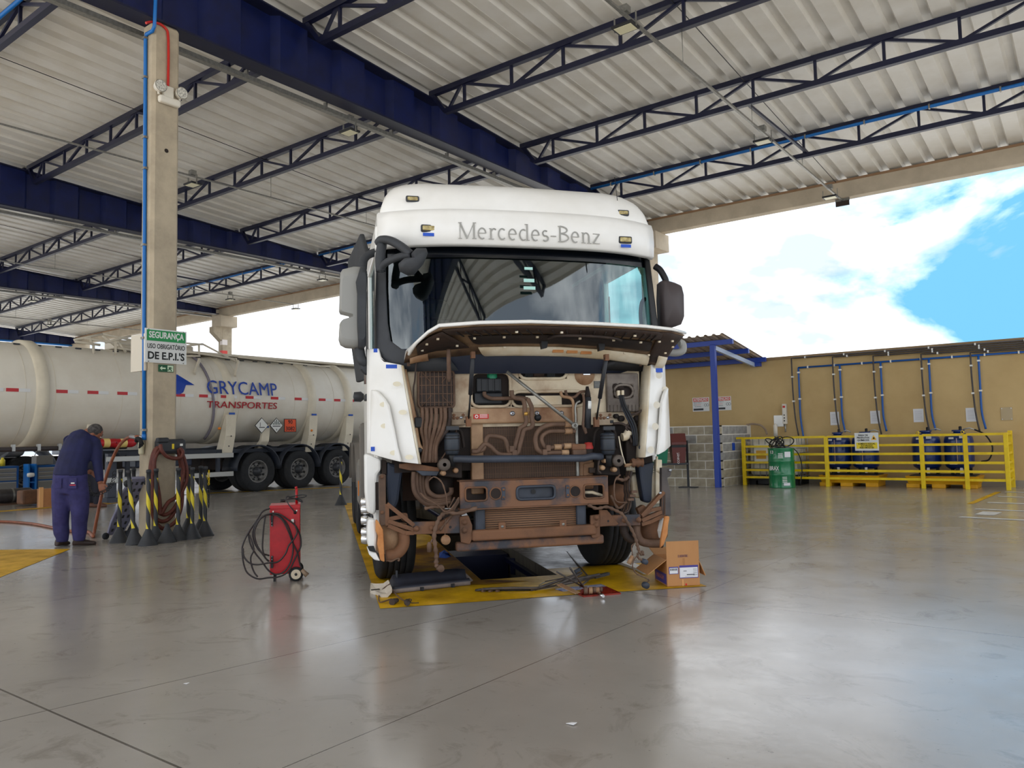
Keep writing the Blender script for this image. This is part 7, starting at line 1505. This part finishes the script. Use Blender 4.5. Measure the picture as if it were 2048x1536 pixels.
for l in loops: MB().tube(smooth_path([Qz(*q) for q in l], 5), .0075, 7).build('cable', mat('cable_blk', (44,38,38), rough=.5), ct)
MB().tube(smooth_path([Qz(800, 460, -.02), Qz(720, 360, -.03), Qz(690, 290, .05), Qz(720, 265, .1), Qz(860, 320, .15), Qz(890, 335, .15), Qz(860, 300, .15), Qz(720, 280, .1), Qz(860, 245, .15), Qz(935, 250, .15), Qz(900, 275, .15), Qz(700, 300, .1), Qz(660, 315, .1)], 5), .005, 6).build('power_cord', 'dark_grey', ct)
MB().tube([Qz(680, 315, .12), Qz(620, 315, .12)], .014, 8).build('power_plug', 'black', ct)
MB().lathe([(.001, -.012), (.014, -.01), (.016, .004)], Qz(800, 460, 0), 'y', 12).build('cord_gland', 'black', ct)
MB().tube([Qz(880, 1165, -.04), Qz(950, 1235, -.05)], .018, 8, rs=[.016, .024]).build('cable_clamp', mat('clampb', (140,118,96), rough=.5), ct)
# ================================================================== floor parts in front of the truck
zP = lambda u, v: (660+u/6.0235, 1040+v/6.0235)
zQ = lambda u, v: (900+u/5.689, 1040+v/5.689)
zS = lambda u, v: (1240+u/10.78, 1060+v/10.78)
def GP(u, v, z=0.): return gz(*zP(u, v), z)
def GQ(u, v, z=0.): return gz(*zQ(u, v), z)
def GS(u, v, z=0.): return gz(*zS(u, v), z)
# grey plastic trough (bumper piece)
bp = thing('bumper_trim', 'dark grey plastic bumper trim lying upside down on the yellow paint', 'trim', GP(1200, 880))
o0 = GP(1200, 880); a, b = GP(760, 895), GP(1690, 790); d = (b-a).normalized(); s = U_.cross(d)
mat('trim_slate', (54,56,66), (46,44,48), scale=5, rough=.5); mat('trim_pale', (140,128,120), (112,98,90), scale=5, rough=.6)
L0 = (b-a).length; rows = []
for f in np.linspace(0, 1, 13):
    w0 = .16*(1 if f < .9 else 1-(f-.9)*4); c = a-o0+d*L0*f; e = min(1, f/.08)
    rows.append([c+U_*.035*1, c+s*.02+U_*(.055), c+s*.05+U_*.035, c+s*w0*.55+U_*.02, c+s*(w0*.95)+U_*.06*e+U_*.01, c+s*(w0*1.15)+U_*.11*e+U_*.01, c+s*(w0*1.25)+U_*.1*e])
m = MB(); m.grid(rows); m.build('shell', 'trim_slate', bp, solid=.012)
m = MB(); m.grid([[r[0]+U_*.005, r[0]-U_*.028] for r in rows]); m.build('front_lip', 'trim_pale', bp, solid=.01)
m = MB(); c = b-o0; m.add([c+U_*.035, c+d*.05+s*.06+U_*.03, c+d*.03+s*.14+U_*.07, c+s*.16+U_*.1, c+s*.08+U_*.02], [(0, 1, 2, 3, 4)]); m.build('end_cap', 'trim_pale', bp, solid=.01)
for f in (.35, .75): MB().cbox(a-o0+d*L0*f+U_*.02-s*.002, (.05, .02, .03)).build('clip', 'dark_grey', bp)
MB().bar(a-o0+d*L0*.13+s*.17+U_*.1, a-o0+d*L0*.13+s*.17+U_*.16, .02, .01).build('tab', 'dark_grey', bp)
# broken pale corner
P = [GP(487, 880), GP(490, 805, .02), GP(555, 815, .03), GP(640, 810, .05), GP(700, 770, .09), GP(745, 870, .04), GP(690, 935), GP(620, 938), GP(560, 905)]
m = MB(); n = len(P); m.add([q+U_*.03 for q in P]+[q for q in P], [list(range(n))]+[[i, (i+1) % n, (i+1) % n+n, i+n] for i in range(n)]); o = m.build('broken_corner', mat('broken_white', (206,196,180), (180,166,148), scale=5, rough=.5), None, solid=.006); tag(o, 'broken pale plastic corner piece lying left of the dark trim', 'plastic part')
MB().box((0, 0, 0), (.07, .02, .006), frame(GP(500, 850, .045), d, s)).build('slot', 'bay_dark', o)
# loose lamp wire with bulb holders
w = thing('lamp_wire', 'thin brown wire with two bulb holders lying on the yellow paint', 'wire', GP(800, 960)); g0 = GP(800, 960)
MB().tube(smooth_path([GP(720, 770, .1)-g0, GP(640, 830, .05)-g0, GP(590, 910, .01)-g0, GP(595, 985, .01)-g0, GP(650, 980, .01)-g0, GP(740, 950, .01)-g0]), .005, 6).build('wire', 'hose', w); MB().tube(smooth_path([GP(720, 800, .08)-g0, GP(780, 880, .03)-g0, GP(850, 945, .01)-g0, GP(900, 975, .015)-g0]), .005, 6).build('wire', 'hose', w)
MB().tube(smooth_path([GP(950, 950, .02)-g0, GP(980, 960, .02)-g0, GP(970, 995, .01)-g0, GP(1020, 1000, .006)-g0, GP(1070, 998, .006)-g0]), .004, 6).build('wire', 'hose_dark', w)
for (u0, v0, u1, v1) in ((745, 990, 810, 965), (930, 990, 935, 1010)):
    p0, p1 = GP(u0, v0, .025)-g0, GP(u1, v1, .025)-g0
    if (p1-p0).length < .03: p1 = p0+Vector((.01, -.03, 0))
    MB().tube([p0, p0.lerp(p1, .5), p1], .02, 10, rs=[.026, .022, .016]).build('bulb_holder', 'hose_dark', w)
# long wiper arm and the heap of wiper linkage
def strip(name, label, pts, w_, h_, m, cat='part'):
    P = pts; b_ = MB()
    for p0, p1 in zip(P, P[1:]): b_.bar(p0, p1, w_, h_)
    return tag(b_.build(name, m, kind=None), label, cat)
mat('wiper', (58,54,54), (84,74,66), scale=12, rough=.5)
t = thing('wiper', 'long dusty wiper lying flat on the yellow paint', 'wiper', GQ(600, 790)); g0 = GQ(600, 790)
MB().tube(smooth_path([GQ(295, 800, .01)-g0, GQ(420, 785, .03)-g0, GQ(650, 775, .035)-g0, GQ(900, 775, .03)-g0, GQ(1010, 775, .02)-g0]), .012, 6).build('spine', 'wiper', t); MB().tube([GQ(300, 802, .008)-g0, GQ(980, 795, .008)-g0], .008, 6).build('rubber', 'rubber', t)
for u in (380, 460, 540): MB().cbox(GQ(u, 795, .02)-g0, (.02, .03, .03)).build('claw', 'hose', t)
hp = thing('wiper_linkage', 'heap of bent wiper arms and rods on the floor before the truck', 'car part', GQ(1400, 760)); g0 = GQ(1400, 760)
def hb(a, za, b, zb, r, m='wiper', flat=None, name='rod'):
    p0, p1 = GQ(*a, za)-g0, GQ(*b, zb)-g0
    if flat: MB().bar(p0, p1, flat, r*2).build(name, m, hp)
    else: MB().tube([p0, p1], r, 8).build(name, m, hp)
hb((1330, 362), .0, (1570, 640), .02, .007)
for args in (((1520, 765), .03, (1215, 590), .24, .007), ((1520, 765), .03, (1365, 545), .3, .008), ((1000, 775), .02, (1500, 600), .1, .012), ((1210, 745), .04, (1480, 610), .12, .012), ((1300, 700), .06, (1700, 625), .08, .015), ((1250, 740), .05, (1640, 650), .06, .012), ((1480, 760), .02, (1600, 660), .05, .008), ((920, 800), .01, (1200, 745), .02, .008), ((1080, 700), .02, (1400, 640), .06, .005)): hb(*args)
hb((1640, 650), .06, (1800, 610), .05, .012, 'dark_grey', .03, 'blade_end'); hb((1240, 730), .06, (1460, 835), .01, .003, 'copper_dust', .06, 'bracket'); hb((1420, 590), .1, (1480, 560), .12, .012, 'slate', .03, 'joint')
hb((1010, 745), .01, (1080, 705), .04, .004, 'galv', None, 'rod')
# red acrylic plate, tubes, paper on top
P = [GQ(1460, 850), GQ(1520, 880), GQ(1945, 845), GQ(1780, 770), GQ(1500, 800)]; m = MB(); n = len(P); m.add([q+U_*.012 for q in P]+[q for q in P], [list(range(n))]+[[i, (i+1) % n, (i+1) % n+n, i+n] for i in range(n)]); tag(m.build('red_plate', mat('red_acrylic', (150,40,16), (110,26,12), scale=6, rough=.15)), 'translucent dark red plastic plate on the floor edge of the yellow paint', 'plate')
for k, (u, v) in enumerate(((1545, 800), (1600, 800), (1640, 795), (1680, 795), (1715, 790))): p0 = GQ(u, v, .045); tag(MB().tube([p0-R_*.014, p0+R_*.014], .03-.003*k, 10).build('bush_ring', 'copper_dust' if k % 2 else 'hose'), f'worn metal bush on the red plate, {["leftmost", "second", "third", "fourth", "rightmost"][k]} in the row', 'bush', 'bushes on the red plate')
tag(MB().tube([GQ(1700, 840, .025), GQ(1745, 868, .02)], .012, 8, rs=[.018, .012]).build('spark_plug', 'chrome'), 'small shiny bolt lying in front of the red plate', 'bolt')
P = [GQ(1200, 795), GQ(1290, 820), GQ(1780, 765), GQ(1720, 740), GQ(1480, 765), GQ(1290, 780)]; m = MB(); n = len(P); m.add([q+U_*.006 for q in P], [list(range(n))]); tag(m.build('printed_bag', mat('bag_blue', (52,60,130), (180,180,190), scale=12, rough=.4), solid=.006), 'crumpled blue and white printed bag under the wiper heap', 'bag')
P = [GP(1310, 400), GP(1360, 395, .06), GP(1430, 400, .05), GP(1465, 445), GP(1400, 470), GP(1310, 462)]; m = MB(); ctr = sum(P, Vector())/len(P)+U_*.06; m.add(P+[ctr], [[i, (i+1) % 6, 6] for i in range(6)]); tag(m.build('blue_rag', mat('rag', (40,70,140), rough=.9)), 'crumpled blue rag lying at the edge of the pit', 'rag')
# long trim piece at right wheel
P = [GS(-60, 735), GS(60, 770), GS(350, 880), GS(500, 960), GS(600, 965), GS(640, 930), GS(580, 880), GS(400, 800), GS(250, 740), GS(0, 690)]; m = MB(); n = len(P); m.add([q+U_*.025 for q in P]+[q for q in P], [list(range(n))]+[[i, (i+1) % n, (i+1) % n+n, i+n] for i in range(n)]); tag(m.build('trim_strip', mat('strip_white', (206,200,190), rough=.4)), 'long white trim strip lying on the floor beside the right front tyre', 'trim')
# ================================================================== big open cardboard box
mat('card', (188,136,86), (176,124,76), scale=3, rough=.7, stretch=(1, 1, .2)); mat('card_in', (170,120,76), rough=.8); mat('card_blue', (74,66,140), rough=.6)
f0, f1, f2 = gz(1335, 1174), gz(1400, 1171), gz(1303, 1163); xb = (f1-f0); wB = xb.length; xb.normalize(); yb_ = Vector((-xb.y, xb.x, 0)); dB = .34
Mx = Matrix(((xb.x, yb_.x, 0, 0), (xb.y, yb_.y, 0, 0), (0, 0, 1, 0), (0, 0, 0, 1))); bc = thing('cardboard_box', 'open cardboard box with shipping labels on the floor right of the truck', 'box', f0); hB = on(1366, 1119, f0, yb_).z
def bb_(lo, hi, name, m, mw=None): return MB().box(lo, hi, Mx if mw is None else Mx @ mw).build(name, m, bc)
bb_((0, 0, 0), (wB, .006, hB), 'front_panel', 'card'); bb_((0, dB, 0), (wB, dB+.006, hB), 'back_panel', 'card'); bb_((0, .006, 0), (.006, dB, hB), 'side_panel', 'card'); bb_((wB-.006, .006, 0), (wB, dB, hB), 'side_panel', 'card'); bb_((0, 0, 0), (wB, dB, .006), 'bottom_panel', 'card_in')
hF = on(1366, 1082, f0, yb_).z-hB
bb_((0, 0, hB), (wB, .005, hB+hF), 'front_flap', 'card')
bb_((0, 0, 0), (.005, dB, .2), 'side_flap', 'card', T3(0, 0, hB) @ Matrix.Rotation(math.radians(-125), 4, 'Y')); bb_((0, 0, 0), (.005, dB, .15), 'side_flap', 'card', T3(wB-.004, 0, hB) @ Matrix.Rotation(math.radians(157), 4, 'Y')); bb_((0, 0, 0), (wB, .005, .15), 'back_flap', 'card', T3(0, dB, hB) @ Matrix.Rotation(math.radians(-75), 4, 'X'))
bb_((-.002, .02, .015), (0, dB-.02, .1), 'blue_print', 'card_blue')
text('EMBALAGEM', .05, mat('print_pink', (190,120,110), rough=.6), bc, Mx @ frame((-.003, dB*.55, .06), (0, -1, 0), (0, 0, 1)), .0005, width=dB*.6)
def lab(x0, z0, x1, z1, m, d=.001, name='paper_label'): return bb_((x0*wB, -.001-d, z0*hB), (x1*wB, 0, z1*hB), name, m)
lab(.06, .47, .35, .74, 'card_blue'); lab(.08, .49, .33, .70, 'paper', .002); lab(.38, .3, .96, .78, 'card_blue'); lab(.39, .33, .94, .70, 'paper', .003)
for k in range(5): lab(.1+.045*k, .6, .125+.045*k, .68, 'black', .003, 'barcode_bar')
for k in range(4): lab(.80, .62-.07*k, .92, .635-.07*k, 'dark_grey', .004, 'print_line')
lab(.5, .56, .6, .58, 'dark_grey', .004, 'print_line'); lab(.6, .42, .84, .45, 'dark_grey', .004, 'print_line'); lab(.55, .37, .84, .385, 'print_g', .004, 'print_line')
text('EL LABORATORIO', .03, mat('print_v', (80,50,90), rough=.6), bc, Mx @ frame((wB*.5, -.002, hB*1.13), (1, 0, 0), (0, 0, 1)), .0003, width=wB*.3)
bb_((wB*.5, -.002, hB*.78), (wB*.56, 0, hB*1.05), 'tape_strip', 'card_in'); bb_((wB*.46, -.002, .0), (wB*.49, 0, hB*.26), 'tape_strip', 'carton_l'); bb_((wB*.55, -.002, hB*.03), (wB*.6, 0, hB*.1), 'red_mark', 'label_red')
# a scrap of paper on the floor
p = gz(1142, 1449); tag(MB().add([p+Vector((-.02, -.01, .004)), p+Vector((.02, -.012, .006)), p+Vector((.025, .01, .01)), p+Vector((-.005, .014, .004))], [(0, 1, 2, 3)]).build('paper_scrap', 'paper', solid=.002), 'small pale paper scrap on the open floor near the camera', 'paper')
p = gz(373, 1368); tag(MB().add([p+Vector((-.012, -.01, .003)), p+Vector((.012, -.008, .004)), p+Vector((.01, .01, .006))], [(0, 1, 2)]).build('paper_scrap', 'paper', solid=.002), 'tiny pale crumb on the floor at the lower left', 'paper')
# ================================================================== ceiling services
def ray_at(px, py, X): return atX(px, py, X)
def rail_run(X, z, y0, y1, label, r=.02):
    o = MB().box((X-r, y0, z-r), (X+r, y1, z+r)).build('light_rail', 'galv'); tag(o, label, 'rail')
    for y in TY:
        if y0 < y < y1: MB().tube([(X, y, z), (X, y, RZ(y)-TD)], .006, 5).build('hanger_rod', 'galv', o)
    return o
mat('led', (232,226,190), rough=.3); mat('lamp_black', (30,30,32), rough=.5)
def flood(X, y, z, label, m='led'):
    t = thing('flood_light', label, 'light', (X, y, z), group='ceiling flood lights')
    MB().box((-.16, -.12, -.2), (.16, .12, -.16)).build('housing', 'lamp_black', t, bevel=.008); MB().box((-.13, -.095, -.205), (.13, .095, -.199)).build('lens', m, t)
    for s in (-1, 1): MB().box((s*.165-.005, -.015, -.2), (s*.165+.005, .015, .0)).build('bracket', 'galv', t)
    MB().box((-.06, -.06, .02), (.06, .06, .12)).build('junction_box', 'galv', t)
zl = 7.0
e = gz(1685, 401, zl); X1_ = e.x
rail_run(X1_, zl, 4, e.y, 'perforated light rail hanging under the right bay roof trusses')
for px, py, lb in ((1250, 30, 'flood light on the right rail near the top of the picture'), (1525, 262, 'flood light on the right rail in mid bay'), (1660, 382, 'flood light on the right rail close to the edge beam')):
    d = ray(px, py); t_ = X1_/d.x; flood(X1_, d.y*t_, zl-.0, lb)
t = thing('flood_light', 'dark flood light panel at the outer end of the right rail', 'light', (e.x, e.y-.01, e.z-.02), group='ceiling flood lights'); MB().box((-.16, -.02, -.12), (.16, .02, 0)).build('housing', 'lamp_black', t); MB().box((-.15, -.022, -.11), (.15, -.019, -.01)).build('lens', 'liner', t); MB().box((-.17, .0, 0), (.17, .01, .1)).build('bracket', 'galv', t)
for (pa, pb, lb) in (((0, 251), (282, 321), 'thin light rail in the bay behind the first column'), ((105, 618), (590, 605), None)):
    if lb is None: continue
    a, b = gz(*pa, 7.05), gz(*pb, 7.05); Xm = (a.x+b.x)/2; rail_run(Xm, 7.05, 4, 20.2, lb, .015)
Xm2 = Xm; d = ray(385, 350); flood(Xm2, d.y*Xm2/d.x, 7.05, 'flood light on the thin rail just right of the column')
d = ray(595, 600); 
rail_run(-26.9, 7.05, 8, 20.5, 'thin light rail in the third bay from the right', .015)
for y, lb in ((17.5, 'far flood light in the third bay'), (20.6, 'flood light at the outer end of the third bay rail')): flood(-26.9, y, 7.05, lb)
rail_run(-38, 7.0, 12, 20.5, 'thin light rail in the farthest left bay', .02); flood(-38, 15.5, 7.0, 'flood light in the farthest left bay')
# trays under girder flanges
for X, lb in ((-10.66, 'cable tray running along the first blue girder'), (-21.5, 'cable tray running along the second blue girder'), (-32.4, 'cable tray running along the third blue girder')):
    o = MB().box((X-.05, 3, 7.08), (X+.05, 20.1, 7.12)).build('cable_tray', 'galv'); tag(o, lb, 'tray')
    for s in (-1, 1): MB().box((X+s*.05-.004, 3, 7.08), (X+s*.05+.004, 20.1, 7.15)).build('tray_side', 'galv', o)
    for y in np.arange(4, 20, 1.6): MB().box((X-.04, y, 7.12), (X+.04, y+.03, 7.24)).build('tray_hanger', 'galv', o)
flood(-10.7, 9.4, 7.08, 'flood light under the first girder above the truck'); flood(-21.5, 17.6, 7.08, 'flood light under the second girder left of the truck mirror'); flood(-32.4, 12.6, 7.05, 'flood light under the third girder at the left')
# blue pipes along trusses
for xa, xb, y, lb in ((-10.2, 3, 17.15, 'blue pipe fixed along the truss nearest the right edge beam'), (-21, -10.5, 17.15, 'blue pipe along the far truss left of the truck mirror'), (-32, -21.4, 17.15, 'blue pipe along the far truss above the tanker'), (-21, -10.5, 5.0, 'blue pipe along the nearest truss at the top left corner')):
    z = RZ(y)-.12; o = MB().tube([(xa, y-.09, z), (xb, y-.09, z)], .035, 8).build('air_pipe', 'pipe_blue'); tag(o, lb, 'pipe')
    for x in np.arange(xa+.6, xb, 1.2): MB().box((x-.015, y-.13, z-.045), (x+.015, y-.05, z+.045)).build('pipe_clip', 'galv', o)
d = MB().tube([(-46, 12, 6.95), (-46, 20, 6.95)], .05, 8).build('air_pipe', 'pipe_blue'); tag(d, 'blue pipe along the farthest girder at the back left', 'pipe')
# sag rods and one angle brace
for X, lb in ((-5.0, 'thin dark tie rod between the right bay trusses'), (-15.6, 'thin dark tie rod between the trusses behind the column'), (-26.6, 'thin dark tie rod between the third bay trusses')):
    o = MB().tube([(X, 2, RZ(2)-.1), (X, 20.2, RZ(20.2)-.1)], .008, 5).build('tie_rod', 'lamp_black'); tag(o, lb, 'rod')
for xa, lb in ((-5.0, 'dark diagonal brace between the last two right bay trusses'), (-26.6, 'dark diagonal brace between trusses above the tanker')):
    o = MB().bar((xa, 14.1, RZ(14.1)-TD), (xa+.2, 17.15, RZ(17.15)-.45), .05, .05).build('brace', 'navy_dark'); tag(o, lb, 'brace')
